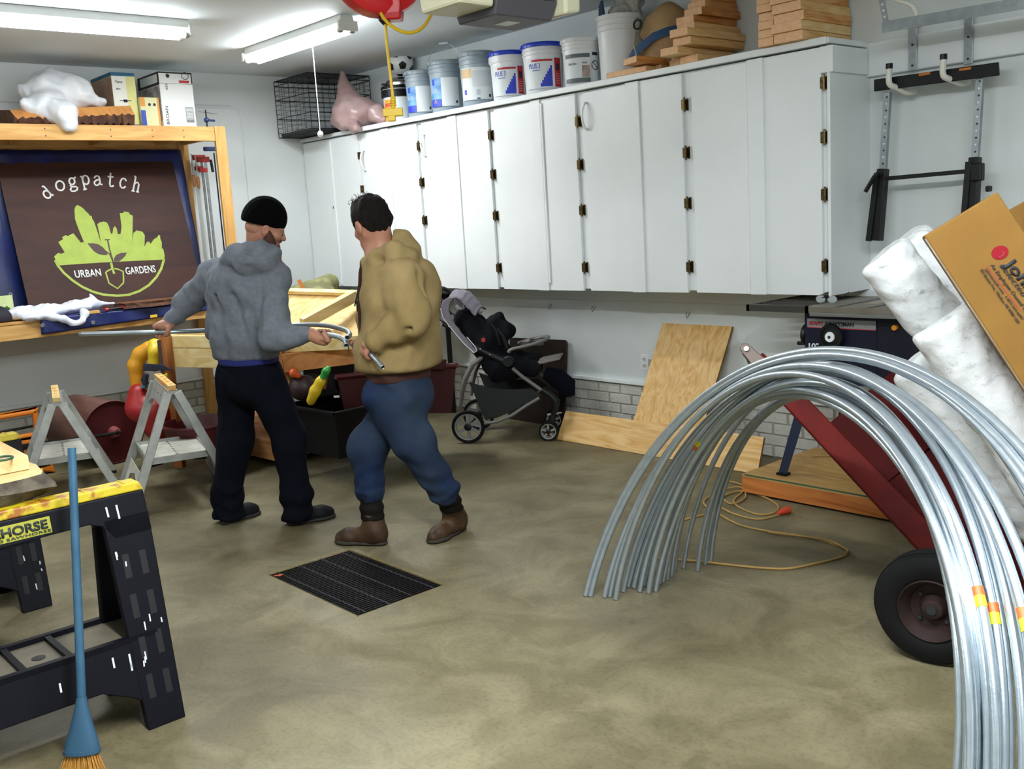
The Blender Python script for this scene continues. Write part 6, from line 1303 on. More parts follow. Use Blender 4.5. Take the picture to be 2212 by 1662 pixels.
# ------------------------------------------------------------------ plastic sawhorses
M_ph = mat('sawhorse_plastic', '#06060e', .55, spec=.18, col2='#0a0a16', scale=5, bump=.08, bscale=80); M_yt = mat('sawhorse_yellow', '#b9a512', .5, col2='#8a3d12', scale=18, amt=.85, lo=.52, hi=.62, detail=8, bump=.15, bscale=60)
M_dust = mat('dusty_tray', '#5f594a', .75, col2='#3d382f', scale=7); M_pd = mat('paint_drip', '#d4dce0', .5)
def horse(bx, y1, h, label, writing=True, seed=0):
    L = .98; y0 = y1-L; t = thing('sawhorse', label, 'sawhorse', (bx, (y0+y1)/2, 0), 0, 'black plastic sawhorses with yellow tops'); r = random.Random(seed)
    MB().hexa([(bx-.042, y0, h-.03), (bx+.042, y0, h-.03), (bx+.042, y1, h-.03), (bx-.042, y1, h-.03), (bx-.036, y0+.01, h), (bx+.036, y0+.01, h), (bx+.036, y1-.012, h), (bx-.036, y1-.012, h)]).build('yellow_top', M_yt, t, bevel=.005)
    for k in range(14): MB().box((bx-.032, y0+.06+k*.066, h-.001), (bx+.032, y0+.066+k*.066, h+.0025)).build('top_ridge', M_yt, t) if k % 2 else None
    # side panels under the top, curved lower edge
    s0, s1 = .046, .20; sl = (s1-s0)/(h-.03)
    for sg_ in (1, -1):
        X = lambda z: bx+sg_*(s0+(h-.03-z)*sl)
        P = [(y1-.004, h-.03), (y0+.004, h-.03), (y0, h-.12), (y0+.12, h-.145), (y0+.17, h-.12), (y1-.20, h-.105), (y1-.16, h-.12), (y1-.13, h-.17), (y1+.0, h-.17)]
        MB().poly3([(X(z), y, z) for y, z in P], (-sg_*.03, 0, 0)).build('beam_side', M_ph, t, bevel=.004)
        for ye, dr in ((y1, -1), (y0, 1)):
            lg = MB().hexa([(X(.0), ye+dr*.012, .0), (X(.0), ye+dr*.14, .0), (X(.0)-sg_*.035, ye+dr*.14, .0), (X(.0)-sg_*.035, ye+dr*.012, .0), (X(h-.1), ye+dr*.0, h-.1), (X(h-.1), ye+dr*.155, h-.1), (X(h-.1)-sg_*.03, ye+dr*.155, h-.1), (X(h-.1)-sg_*.03, ye, h-.1)]).build('leg', M_ph, t, bevel=.004)
            for k in range(4):
                for c_ in (0, 1):
                    z = h-.26-k*.135; u = 1-z/(h-.1); yy = ye+dr*.0775+dr*(c_-.5)*.058*1.0
                    MB().hexa([(X(z-.045)+sg_*.0012, yy-.011, z-.045), (X(z-.045)+sg_*.0012, yy+.011, z-.045), (X(z-.045)-sg_*.008, yy+.011, z-.045), (X(z-.045)-sg_*.008, yy-.011, z-.045), (X(z+.035)+sg_*.0012, yy-.011, z+.035), (X(z+.035)+sg_*.0012, yy+.011, z+.035), (X(z+.035)-sg_*.008, yy+.011, z+.035), (X(z+.035)-sg_*.008, yy-.011, z+.035)]).build('slot', mat('slot_black', '#08080c', .7), lg)
            for k in range(9):
                z = r.uniform(.08, h-.16); u = 1-z/(h-.1); yy = ye+dr*(.0775+r.uniform(-.06, .06)); l = r.uniform(.006, .03)
                MB().bar((X(z)+sg_*.0016, yy, z), (X(z-l)+sg_*.0016, yy+r.uniform(-.002, .002), z-l), .0045, .002, up=(1, 0, 0)).build('paint_drip', M_pd, lg)
        # lower skirt
        P = [(y1-.06, .30), (y0+.06, .30), (y0+.06, .08), (y0+.16, .12), (y0+.26, .165), (y1-.26, .165), (y1-.17, .12), (y1-.10, .07)]
        sk_ = MB().poly3([(X(z)-sg_*.002, y, z) for y, z in P], (-sg_*.025, 0, 0)).build('lower_skirt', M_ph, t, bevel=.004)
        for k in range(6):
            yy = r.uniform(y0+.15, y1-.1); z = r.uniform(.18, .28); l = r.uniform(.01, .05); MB().bar((X(z)+sg_*.0002, yy, z), (X(z-l)+sg_*.0002, yy, z-l), .006, .002, up=(1, 0, 0)).build('paint_drip', M_pd, sk_)
        for k in range(4):
            yy = r.uniform(y0+.15, y1-.1); z = h-.06; l = r.uniform(.01, .05); MB().bar((X(z)+sg_*.0014, yy, z), (X(z-l)+sg_*.0014, yy+.002, z-l), .006, .002, up=(1, 0, 0)).build('paint_drip', M_pd, t)
        if writing and sg_ == 1:
            za = h-.098; MB().hexa([(X(za)+.0005, y1-.62, za), (X(za)+.0005, y1-.315, za), (X(za)-.003, y1-.315, za), (X(za)-.003, y1-.62, za), (X(za+.052)+.0005, y1-.62, za+.052), (X(za+.052)+.0005, y1-.315, za+.052), (X(za+.052)-.003, y1-.315, za+.052), (X(za+.052)-.003, y1-.62, za+.052)]).build('name_plate', mat('plate_olive', '#9a9a2c', .5), t)
            uy = Vector((-sl, 0, 1)).normalized(); text('STOREHORSE', 'lettering', M_ink, t, (X(za+.018)+.001, y1-.60, za+.018), (0, 1, 0), uy, .027, .002, .275, bold=.03); text('FOLDING SAWHORSE', 'lettering', M_ink, t, (X(za+.005)+.001, y1-.57, za+.005), (0, 1, 0), uy, .008, .002, .25)
    # shelf tray between the legs
    w = s0+(h-.03-.30)*sl-.012; tr = MB().box((bx-w, y0+.06, .285), (bx+w, y1-.05, .297)).build('shelf_tray', M_dust, t)
    for sx in (-1, 1): MB().box((bx+sx*w-.012, y0+.06, .297), (bx+sx*w+.012, y1-.05, .315)).build('tray_rim', M_ph, tr)
    for yy in (y0+.07, y1-.06, y1-.33, y1-.47): MB().box((bx-w, yy-.01, .297), (bx+w, yy+.01, .312)).build('tray_rib', M_ph if yy < y1-.1 else M_dust, tr)
    MB().lathe([(0, 0), (.022, 0), (.022, .002), (0, .002)], (bx+.02, y1-.40, .297), (0, 0, 1), 16).build('tray_hole', M_blk, tr)
    return t
horse(-3.385, 1.235, .81, 'paint spattered black plastic sawhorse with a yellow top, nearest the camera, behind the broom')
horse(-4.89, 1.268, .79, 'second black plastic sawhorse with a yellow top, farther off at the left edge', writing=False, seed=4)
# boards across the sawhorses
M_bark2 = mat('grey_bark', '#332c24', .9, col2='#6f6657', scale=16, amt=.8, bump=1.0, bscale=30); M_fresh = wood('fresh_pine_', '#e6cf9c', '#d0ab6e', 'x', 2)
t = thing('bark_slab', 'thick live edge slab with grey bark lying across both sawhorses', 'wood slab', (-4.2, .8, .80))
r = random.Random(4); m = MB(); n = 34; top = []; mid = []; bot = []
xe = -3.385
prof = [(xe+.0-.012*abs(sin(k*1.9))-.002*max(0, k-5)**2, .45+.49*k/9) for k in range(10)]+[(xe-.08-1.85*k/14, .955+.02*sin(k*1.3)) for k in range(15)]+[(-5.25, .9-.45*k/4) for k in range(5)]
for x, y in prof: top.append((x, y, .885)); mid.append((x+r.uniform(-.008, .022)+(.03 if x > -3.5 else 0), y+r.uniform(-.01, .02)+.02, .85+r.uniform(-.01, .006))); bot.append((x-.004+r.uniform(-.012, .012), y-.005+r.uniform(-.015, .01), .811))
n = len(prof); m.add(top+mid+bot, [tuple(range(n))]); m.cur = 1; fs = [(i, (i+1) % n, n+(i+1) % n, n+i) for i in range(n)]+[(n+i, n+(i+1) % n, 2*n+(i+1) % n, 2*n+i) for i in range(n)]+[tuple(range(3*n-1, 2*n-1, -1))]; m.f += fs; m.mi += [1]*len(fs)
m.build('slab', [mat('slab_top', '#d9bd86', .7, col2='#b88f55', scale=5, stretch=(.4, 2, 2)), M_bark2], t)
t = thing('pine_board', 'short thick pale pine board lying on the bark slab, cut by the left edge', 'board', (-4.2, .75, .887))
MB().hexa([(-3.53, .50, .887), (-3.53, .935, .887), (-5.05, .985, .887), (-5.05, .50, .887), (-3.53, .50, .935), (-3.53, .935, .935), (-5.05, .985, .935), (-5.05, .50, .935)]).build('board', M_fresh, t, bevel=.003)
tag(MB().tube([at(6, 992, 'z', .94)+Vector((.035*cos(a), .03*sin(a), .002)) for a in [2*pi*k/18 for k in range(18)]], .004, 6, closed=True).build('cord_ring', mat('green_cord', '#1d4a34', .6), smooth=True), 'small dark green cord ring lying on the pale board', 'cord')
# ------------------------------------------------------------------ broom
M_bb = mat('broom_blue', '#2b506a', .45, col2='#3b647f', scale=9); M_bb2 = mat('broom_blue_deep', '#2b506a', .5)
top = atd(155, 968, 3.02); bt_ = atd(176, 1505, 2.86); bh = atd(177, 1625, 2.83); end = atd(178, 1700, 2.81)
t = thing('broom', 'blue handled corn broom standing by the near black sawhorse', 'broom', (end.x, end.y, 0))
MB().tube([top, top.lerp(bt_, .5), bt_], [.0125, .0125, .0135], 16).build('handle', M_bb, t, smooth=True)
ld = (bh-bt_).normalized(); sdv = RH; 
m = MB(); vs = []; Ks = 22; prof = [(0, .0145, .0145), (.12, .018, .017), (.3, .024, .02), (.55, .036, .024), (.8, .05, .027), (.95, .054, .029), (.951, .057, .032), (1.02, .057, .032), (1.04, .053, .028)]
for f_, a_x, b_x in prof:
    c = bt_.lerp(bh, f_); nrm = sdv.cross(ld).normalized()
    for k in range(Ks): q = 2*pi*k/Ks; vs.append(c+sdv*a_x*cos(q)+nrm*b_x*sin(q))
m.add(vs, [(i*Ks+k, i*Ks+(k+1) % Ks, (i+1)*Ks+(k+1) % Ks, (i+1)*Ks+k) for i in range(len(prof)-1) for k in range(Ks)]+[tuple((len(prof)-1)*Ks+k for k in range(Ks))]); m.build('socket', M_bb2, t, smooth=True)
m = MB(); rb_ = random.Random(3)
for k in range(420):
    q = rb_.uniform(0, 2*pi); rr_ = sqrt(rb_.random()); a = bh+sdv*(.048*rr_*cos(q))+nrm*(.024*rr_*sin(q)); ln = rb_.uniform(.085, .125)
    b_ = a+ld*ln+sdv*(.036*rr_*cos(q)+rb_.uniform(-.006, .006))+nrm*(.012*rr_*sin(q)+rb_.uniform(-.006, .006)); 
    if b_.z < .003: b_ = a.lerp(b_, (a.z-.003)/(a.z-b_.z))
    m.tube([a, a.lerp(b_, .5)+Vector((rb_.uniform(-.002, .002), rb_.uniform(-.002, .002), 0)), b_], .0011, 3, cap=False)
o = m.build('bristles', mat('bristle', '#c08a3c', .7, col2='#8f5f22', scale=30), t); o['kind'] = 'stuff'
# ------------------------------------------------------------------ half-built wooden box table behind the men
M_spr = [wood('spruce_', '#e3cf9a', '#cdae6c', a_, 2) for a_ in 'xyz']; M_ced = wood('cedar_', '#c98d54', '#a96a34', 'y', 2); M_pb = plymat('ply_table_', 'y', '#d9bd84', '#c59c58')
Nc = atd(618, 775, 6.45); Nc.z = 0; Lc = atd(350, 745, 6.95); Lc.z = 0; u1 = (Lc-Nc).normalized(); u2 = Vector((-u1.y, u1.x, 0)); 
if u2.dot(Vector((0, 1, 0))) < 0: u2 = -u2
wz = lambda px, py, p: at(px, py, 'z', 0)
t = thing('planter_box', 'half-built pale wooden planter table between the two men', 'planter', Nc+u1*.6+u2*.5)
LL = (Lc-Nc).length; RRl = 1.0
def tb(u, v, z): return Nc+u1*u+u2*v+Vector((0, 0, z))
def plank(u0, u1_, v0, v1, z0, z1, m_, name='board', bev=.002): return MB().hexa([tb(u0, v0, z0), tb(u1_, v0, z0), tb(u1_, v1, z0), tb(u0, v1, z0), tb(u0, v0, z1), tb(u1_, v0, z1), tb(u1_, v1, z1), tb(u0, v1, z1)]).build(name, m_, t, bevel=bev)
plank(.0, LL, 0, .038, .735, .868, M_spr[0], 'lower_board'); plank(.0, LL, 0, .038, .873, .955, M_spr[0], 'upper_board')
plank(-.0, .038, .038, RRl, .745, .865, M_ced, 'end_board'); plank(LL-.038, LL, .038, RRl, .735, .955, M_spr[1], 'end_board'); plank(0, LL, RRl, RRl+.038, .735, .955, M_spr[0], 'rear_board')
plank(.04, LL-.04, .04, RRl, .76, .775, M_pb, 'deck')
plank(.002, .09, .04, .078, .60, .99, M_spr[2], 'corner_post'); plank(LL-.10, LL-.012, -.04, -.002, .02, .99, wood('brown_post_', '#b9773f', '#8c5224', 'z', 2), 'leg'); plank(.04, .125, RRl-.09, RRl-.002, 0, .99, M_spr[2], 'leg'); plank(LL-.10, LL-.012, RRl-.09, RRl-.002, 0, .99, M_spr[2], 'leg')
plank(.0, .085, -.04, -.002, .02, .96, wood('brown_post_', '#b9773f', '#8c5224', 'z', 2), 'leg')
# tilted plywood panel with its frame
def tq(px, py, D): return atd(px, py, D)
qa, qb, qc, qd = tq(590, 634, 7.25), tq(768, 640, 7.15), tq(775, 750, 6.55), tq(560, 745, 6.75)
nrm2 = (qb-qa).cross(qd-qa).normalized(); nrm2 = nrm2 if nrm2.z > 0 else -nrm2
MB().hexa([qd-nrm2*.012, qc-nrm2*.012, qb-nrm2*.012, qa-nrm2*.012, qd, qc, qb, qa]).build('plywood_panel', M_pb, t)
MB().bar(tq(520, 628, 7.28)+nrm2*.01, tq(772, 636, 7.15)+nrm2*.01, .04, .028, up=nrm2).build('top_batten', M_spr[0], t, bevel=.002)
MB().bar(tq(655, 712, 6.62)+nrm2*.045, tq(768, 650, 6.98)+nrm2*.045, .04, .085, up=nrm2).build('diagonal_brace', M_spr[1], t, bevel=.002)
MB().bar(tq(600, 748, 6.5)+Vector((0, 0, .0)), tq(800, 738, 6.3), .04, .085, up=(0, 0, 1)).build('front_brace', M_spr[0], t, bevel=.002)
MB().bar(tq(612, 785, 6.42), tq(800, 762, 6.5), .035, .12, up=(0, 0, 1)).build('red_brown_board', M_ced, t, bevel=.002)
for px in (753, 775): MB().tube([tq(px, 745, 6.3), tq(px, 768, 6.3)], .0035, 6).build('nail', nail, t)
A0 = lambda v: np.array(v, float)
# green-brown bucket rim / camouflage panel behind
c1 = tq(672, 628, 7.75); s = SDF(A0(c1)-.45, A0(c1)+.45, .012); s.ell(c1+Vector((0, 0, -.03)), (.26, .16, .10)); s.cone(tq(640, 630, 7.7), tq(712, 612, 7.8), .03, .075, k=.04)
tag(s.mesh('camo_pack', mat('camo_olive', '#5b5a34', .7, col2='#8a8a55', scale=9, lo=.45, hi=.55), None), 'olive camouflage pack lying behind the planter table in the corner', 'pack')
t = thing('black_table', 'black topped table just under the corner cabinet behind the planter table', 'table', (-7.35, 4.9, 0))
MB().box((-8.1, 4.55, .98), (-6.6, 5.25, 1.02)).build('table_top', M_blk, t, bevel=.004)
for x in (-8.05, -6.68):
    for y in (4.6, 5.17): MB().box((x, y, 0), (x+.03, y+.03, .98)).build('leg', M_blk, t)
tag(MB().bar(tq(658, 628, 7.6), tq(645, 605, 7.6), .02, .012, up=FH, w2=.03).build('orange_stick', mat('stick_orange', '#c0763a', .6)), 'short orange brown stick poking up beside the camouflage pack', 'stick')
for k, (xa, xb_, yt) in enumerate(((583, 592, 548), (593, 601, 544), (602, 608, 546))):
    tag(MB().bar(tq((xa+xb_)/2+6, 640, 7.6), tq((xa+xb_)/2, yt, 7.75), .032 if k < 2 else .02, .012, up=FH).build('wood_lath', M_pineZ), ['left one of three pale laths standing behind the hooded man', 'middle one of three pale laths standing behind the hooded man', 'right thin one of three pale laths standing behind the hooded man'][k], 'lath', 'pale laths standing near the corner')
# ------------------------------------------------------------------ low pallet with things under the table
M_pal = wood('pallet_', '#c99560', '#a3683a', 'x', 2)
A = at(398, 962, 'z', 0); B = at(596, 1012, 'z', 0); Cc = at(742, 986, 'z', 0); 
u1p = (A-B).normalized(); v1p = Vector((-u1p.y, u1p.x, 0)); v1p = v1p if v1p.y > 0 else -v1p; PL = (A-B).length; PW = (Cc-B).dot(v1p)+.25
t = thing('pallet', 'low orange wooden platform on the floor under the planter table', 'pallet', B+u1p*PL/2+v1p*PW/2)
def pk(u0, u1_, v0, v1_, z0, z1, m_, name): f_ = lambda u, v, z: B+u1p*u+v1p*v+Vector((0, 0, z)); return MB().hexa([f_(u0, v0, z0), f_(u1_, v0, z0), f_(u1_, v1_, z0), f_(u0, v1_, z0), f_(u0, v0, z1), f_(u1_, v0, z1), f_(u1_, v1_, z1), f_(u0, v1_, z1)]).build(name, m_, t, bevel=.002)
pk(0, PL, 0, .04, .05, .17, M_pal, 'front_board'); pk(0, .04, .04, PW, .05, .17, wood('pallet_', '#c99560', '#a3683a', 'y', 2), 'side_board'); pk(PL-.04, PL, .04, PW, .05, .17, M_pal, 'side_board'); pk(0, PL, PW, PW+.04, .05, .17, M_pal, 'rear_board')
for k in range(int((PW+.04)/.145)): pk(-.01, PL+.01, k*.145, k*.145+.14, .172, .19, M_pal, 'deck_board')
for u in (.1, PL-.2): pk(u, u+.1, .1, PW-.1, 0, .05, M_blk, 'skid')
PT = .19
c = atd(700, 940, 6.35); c.z = PT; t = thing('tote', 'black storage tote with white tags between the two men', 'box', c)
Rt = Matrix((u1p, v1p, Vector((0, 0, 1)))).transposed(); b0 = c+v1p*.1
m = MB(); q_ = [b0+Rt @ Vector((sx*.26, sy*.17, 0)) for sx, sy in ((-1, -1), (1, -1), (1, 1), (-1, 1))]+[b0+Rt @ Vector((sx*.29, sy*.2, .30)) for sx, sy in ((-1, -1), (1, -1), (1, 1), (-1, 1))]; m.hexa(q_); m.f.pop(1); m.mi.pop(); o = m.build('body', mat('tote_black', '#09090d', .55, spec=.2), t); o.modifiers.new('solid', 'SOLIDIFY').thickness = .008
m = MB()
for i in range(4): m.bar(q_[4+i], q_[4+(i+1) % 4], .03, .02)
m.build('rim', mat('tote_black', '#15151b', .45), t, bevel=.003)
for (px, py) in ((727, 857), (735, 907)): p = atd(px, py, 6.22); MB().bar(p-RH*.018, p+RH*.018, .014, .003, up=FH).build('white_tag', M_lw, t)
def toy(name, label, cat, parts, loc): t = thing(name, label, cat, loc); [p(t) for p in parts]; return t
def blob(name, m_, chain_, k=.02, h=.008, par=None, wf=None):
    P = [p for p, _ in chain_]; R_ = [r_ for _, r_ in chain_]; lo = np.min([np.array(p)-r_*1.6 for p, r_ in chain_], 0)-.02; hi = np.max([np.array(p)+r_*1.6 for p, r_ in chain_], 0)+.02; s = SDF(lo, hi, h); s.chain(P, R_, k)
    if wf: s.warp(wf)
    return s.mesh(name, m_, par)
M_ty = mat('toy_yellow', '#d3b21e', .35); M_tg = mat('toy_green', '#2a9a3e', .35); M_tr = mat('toy_red', '#9c1a1c', .4); M_tro = mat('toy_orange', '#d0541e', .4)
p = atd(685, 850, 6.2); t = thing('toy_yellow_tool', 'yellow plastic toy with a green tip leaning in the black tote', 'toy', Vector((p.x, p.y, .5)))
blob('body', M_ty, [(atd(672, 866, 6.2), .030), (atd(681, 845, 6.2), .034), (atd(692, 825, 6.2), .030), (atd(700, 812, 6.2), .02)], par=t); blob('tip', M_tg, [(atd(698, 815, 6.19), .022), (atd(704, 803, 6.19), .022), (atd(709, 797, 6.19), .018)], par=t)
MB().tube([atd(706, 810, 6.22), atd(700, 840, 6.22)], .012, 8).build('brown_grip', mat('toy_brown', '#7a3b1c', .6), t)
p = atd(640, 808, 6.4); tag(blob('toy_orange_piece', M_tro, [(atd(634, 806, 6.4), .03), (atd(645, 812, 6.4), .02)]), 'small orange toy piece above the tote beside the dark trousers', 'toy')
p = atd(655, 830, 6.5); tag(blob('dark_ball', mat('dark_maroon', '#2a1416', .5), [(atd(652, 838, 6.45), .085), (atd(658, 838, 6.45), .085)]), 'dark round toy ball behind the tote', 'ball')
tag(MB().hexa([atd(655, 868, 6.5), atd(765, 845, 6.7), atd(765, 845, 6.9), atd(655, 868, 6.9), atd(655, 790, 6.5), atd(765, 775, 6.7), atd(765, 775, 6.9), atd(655, 790, 6.9)]).build('black_crate', mat('crate_black', '#08080c', .7), bevel=.01), 'black crate under the table behind the yellow and green toy', 'crate')
# red wagon either side of the right hand man
t = thing('red_wagon', 'dark red plastic wagon on the floor behind the man in the tan jacket', 'wagon', atd(855, 900, 6.7).to_2d().to_3d())
def wg(D): return [atd(728, 815, D), atd(985, 790, D), atd(975, 893, D), atd(745, 893, D)]
w1, w2 = wg(6.45), wg(6.95)
m = MB(); m.hexa([w1[3], w1[2], w2[2], w2[3], w1[0], w1[1], w2[1], w2[0]]); m.f.pop(1); m.mi.pop(); o = m.build('tub', mat('wagon_red', '#380a0d', .5, spec=.3), t); o.modifiers.new('solid', 'SOLIDIFY').thickness = .02
m = MB(); [m.tube([a, b_], .02, 8) for a, b_ in ((w1[0], w1[1]), (w1[1], w2[1]), (w2[1], w2[0]), (w2[0], w1[0]))]; m.build('rim', mat('wagon_red2', '#450d10', .5, spec=.3), t, smooth=True)
MB().hexa([atd(930, 800, 6.4), atd(960, 800, 6.4), atd(960, 800, 6.9), atd(930, 800, 6.9), atd(925, 776, 6.4), atd(965, 776, 6.4), atd(965, 776, 6.9), atd(925, 776, 6.9)]).build('seat_back', mat('wagon_red', '#380a0d', .5, spec=.3), t, bevel=.01)
for px in (775, 900):
    for D in (6.5, 6.95): c = atd(px, 885, D); c.z = .085; wheel(c, FH, .085, .06, t, M_tire, mat('wagon_rim', '#120f10', .6), 5)
for k in (0, 1): c = atd(770 if not k else 940, 885, 6.7); MB().tube([c+Vector((0, 0, 0)), Vector((c.x, c.y, .2))], .02, 8).build('strut', M_blk, t) if False else None
# red ride-on and yellow slide behind the second trestle
t = thing('red_tub', 'round dark red plastic tub under the left end of the planter table', 'tub', atd(440, 895, 6.75).to_2d().to_3d())
c = atd(435, 905, 6.75); c.z = PT+.002; MB().lathe([(.20, 0), (.23, .02), (.26, .16), (.275, .165), (.275, .18), (.25, .18), (.24, .15), (.21, .03), (0, .02)], c, (0, 0, 1), 32, cap=False).build('bowl', mat('tub_red', '#4a0a0d', .45), t, smooth=True)
t = thing('toy_slide', 'yellow and red plastic toy house piece behind the orange capped trestle', 'toy', atd(318, 900, 7.0).to_2d().to_3d())
blob('yellow_arch', mat('toy_amber', '#c98e1c', .4), [(atd(298, 838, 7.05), .05), (atd(294, 790, 7.05), .055), (atd(303, 766, 7.05), .05), (atd(322, 752, 7.05), .05)], par=t, k=.03); blob('yellow_post', M_ty, [(atd(334, 790, 6.98), .045), (atd(336, 760, 6.98), .05), (atd(334, 745, 7.0), .045)], par=t)
blob('red_base', M_tr, [(atd(300, 850, 6.95), .07), (atd(305, 880, 6.95), .10), (atd(340, 890, 6.95), .11), (atd(345, 920, 6.95), .11)], par=t, k=.05)
MB().tube([atd(311, 838, 6.9), atd(314, 824, 6.9)], .022, 12).build('teal_cup', mat('teal', '#2d7f7c', .4), t, smooth=True)
t = thing('bar_clamp', 'black and yellow bar clamp hanging from the left end of the planter table', 'clamp', atd(352, 850, 6.8)); 
MB().bar(atd(343, 735, 6.82), atd(352, 812, 6.8), .022, .012, up=FH).build('bar', mat('clamp_brown', '#3a2420', .5), t); 
MB().hexa([atd(308, 802, 6.78), atd(375, 800, 6.78), atd(375, 800, 6.84), atd(308, 802, 6.84), atd(310, 785, 6.78), atd(352, 788, 6.78), atd(352, 788, 6.84), atd(310, 785, 6.84)]).build('jaw', mat('clamp_navy', '#1b1b33', .5), t, bevel=.004)
MB().hexa([atd(340, 838, 6.76), atd(360, 838, 6.76), atd(360, 838, 6.82), atd(340, 838, 6.82), atd(345, 812, 6.76), atd(362, 806, 6.76), atd(362, 806, 6.82), atd(345, 812, 6.82)]).build('grip', M_ty, t, bevel=.004); MB().tube([atd(316, 808, 6.75), atd(312, 822, 6.75), atd(316, 832, 6.75)], [.02, .026, .02], 10).build('handle', mat('clamp_navy', '#1b1b33', .5), t, smooth=True)
# ------------------------------------------------------------------ people
M_skin = mat('skin', '#ab7860', .5, col2='#9a6652', scale=9, amt=.6, bump=.05, bscale=120)
def A_(v): return np.array(v, float)
def un(v): v = A_(v); return v/np.linalg.norm(v)
def PD(px, py, D): return A_(atd(px, py, D))
class Frame:
    def __init__(s, o, fwd, up): s.o = A_(o); s.y = un(fwd); s.x = un(np.cross(s.y, A_(up))); s.z = np.cross(s.x, s.y)
    def __call__(s, x, y, z): return s.o+s.x*x+s.y*y+s.z*z
    def R(s): return np.stack([s.x, s.y, s.z], 1)
def head(s, F, k=1.):
    R = F.R(); e = lambda c, r, kk=.015, op='add': s.ell(F(*[q*k for q in c]), A_(r)*k, R, kk, op)
    e((0, -.012, .035), (.076, .098, .088), .01); e((0, .03, -.02), (.066, .066, .075), .03)
    s.chain([F(-.052*k, .0, -.045*k), F(-.04*k, .045*k, -.078*k), F(0, .075*k, -.088*k), F(.04*k, .045*k, -.078*k), F(.052*k, .0, -.045*k)], [.022*k, .02*k, .022*k, .02*k, .022*k], .03)
    e((0, .07, .018), (.052, .02, .014), .012)                                     # brow
    for sx in (-1, 1): e((sx*.031, .094, .0), (.017, .014, .012), .008, 'sub'); e((sx*.045, .062, -.022), (.024, .022, .02), .02)
    s.chain([F(0, .088*k, .008*k), F(0, .108*k, -.022*k)], [.009*k, .014*k], .012); e((.012, .098, -.027), (.009, .01, .008), .006); e((-.012, .098, -.027), (.009, .01, .008), .006)
    e((0, .088, -.05), (.024, .012, .006), .005); e((0, .086, -.058), (.02, .012, .006), .005); e((0, .084, -.078), (.02, .018, .016), .012)
    for sx in (-1, 1):
        e((sx*.083, -.008, -.006), (.012, .021, .033), .006); e((sx*.095, -.004, .0), (.006, .010, .017), .004, 'sub'); e((sx*.078, -.002, -.034), (.008, .010, .010), .006)
def eyes(F, par, k=1.):
    for sx in (-1, 1):
        c = F(sx*.031*k, .080*k, .0); o = MB().ball(c, .0105*k, 12, 8).build('eye', mat('eye_white', '#8a7264', .4), par, smooth='all'); MB().ball(F(sx*.031*k, .0885*k, 0.), .0052*k, 10, 6).build('iris', mat('iris', '#2c2018', .2), o, smooth='all')
def grip(s, W, C, a, m, rp, side=1, hk=1.):
    """hand closed round a bar: C centre of grip, a bar direction, m from bar to palm"""
    W, C = A_(W), A_(C); a = un(a); m = A_(m)-a*np.dot(m, a); m = un(m); w = np.cross(a, m)*side
    kc = C+m*(.030+rp*.4); wd = un(kc-W)
    s.cone(W, kc-wd*.03, .026*hk, .028*hk, .02, fl=(a, 1.25)); s.cone(kc-wd*.045, kc+w*.012, .027*hk, .022*hk, .015, fl=(a, 1.6))
    ln = [.92, 1.0, .97, .82]
    for i in range(4):
        off = a*(i-1.5)*.0205; P = []; n_ = 6; end = radians(205)*ln[i]
        for j in range(n_+1):
            th = radians(12)+(end)*j/n_; P.append(C+off+(m*cos(th)+w*sin(th))*(rp+.0095+(.008 if j == 0 else 0)))
        s.chain([kc+off*1.05+w*.005]+P, [.0125*hk, .0115*hk]+[(.0105-.0006*j)*hk for j in range(n_)], .004)
    tb_ = C+a*.048+m*(.03)-w*.004; P = [kc-wd*.045+a*.028, tb_]
    for j in range(4): th = radians(-35-28*j); P.append(C+a*(.046-.006*j)+(m*cos(th)+w*sin(th))*(rp+.012))
    s.chain(P, [.017*hk, .015*hk, .0125*hk, .0118*hk, .0112*hk, .009*hk], .006)
def shoe(s, heel, toe, w=.045, h=.07, ank=None, sole=False):
    heel, toe = A_(heel), A_(toe); d = un(toe-heel); sd_ = np.cross(d, [0, 0, 1]); L = np.linalg.norm(toe-heel)
    if sole:
        s.chain([heel+d*.03+A_([0, 0, .012]), heel+d*L*.35+A_([0, 0, .012]), heel+d*L*.7+A_([0, 0, .012]), toe-d*.045+A_([0, 0, .012])], [.036, .032, .046, .042], .02, fl=((0, 0, 1), .42)); return
    s.chain([heel+d*.035+A_([0, 0, .045]), heel+d*L*.4+A_([0, 0, .045]), heel+d*L*.7+A_([0, 0, .035]), toe-d*.045+A_([0, 0, .030])], [.040, .042, .042, .036], .03)
    if ank is not None: s.cone(heel+d*.055+A_([0, 0, .06]), ank, .042, .045, .03)
HB = .0045
# ---------------- man in the grey hoodie
hip1 = PD(540, 812, 5.45); root1 = Vector((hip1[0], hip1[1], 0))
man1 = thing('person', 'person in grey hoodie, black beanie and dark trousers holding a long metal tube', 'person', root1)
fw = un(A_(RH)*.55+A_(FH)*.83); sdv1 = un(A_(RH)*.83-A_(FH)*.55)       # sdv1 towards his right shoulder
chest = PD(527, 612, 5.42); belly = PD(532, 735, 5.45); nk = PD(556, 545, 5.42); hd1 = PD(574, 492, 5.40)
HF = Frame(hd1, A_(RH)*.86+A_(FH)*.32-A_([0, 0, .42]), A_([0, 0, 1.])+A_(RH)*.40)
Ls = PD(462, 592, 5.52); Rs = PD(592, 606, 5.34); Le = PD(400, 655, 5.58); Re = PD(588, 728, 5.18); Lw = PD(359, 702, 5.52); Rw = PD(672, 722, 5.12)
Lc_ = PD(349, 717.5, 5.50); Rc_ = PD(698, 723, 5.10)
Lh = hip1-sdv1*.10; Rh_ = hip1+sdv1*.10; Lk = PD(508, 950, 5.55); Rk = PD(625, 945, 5.42)
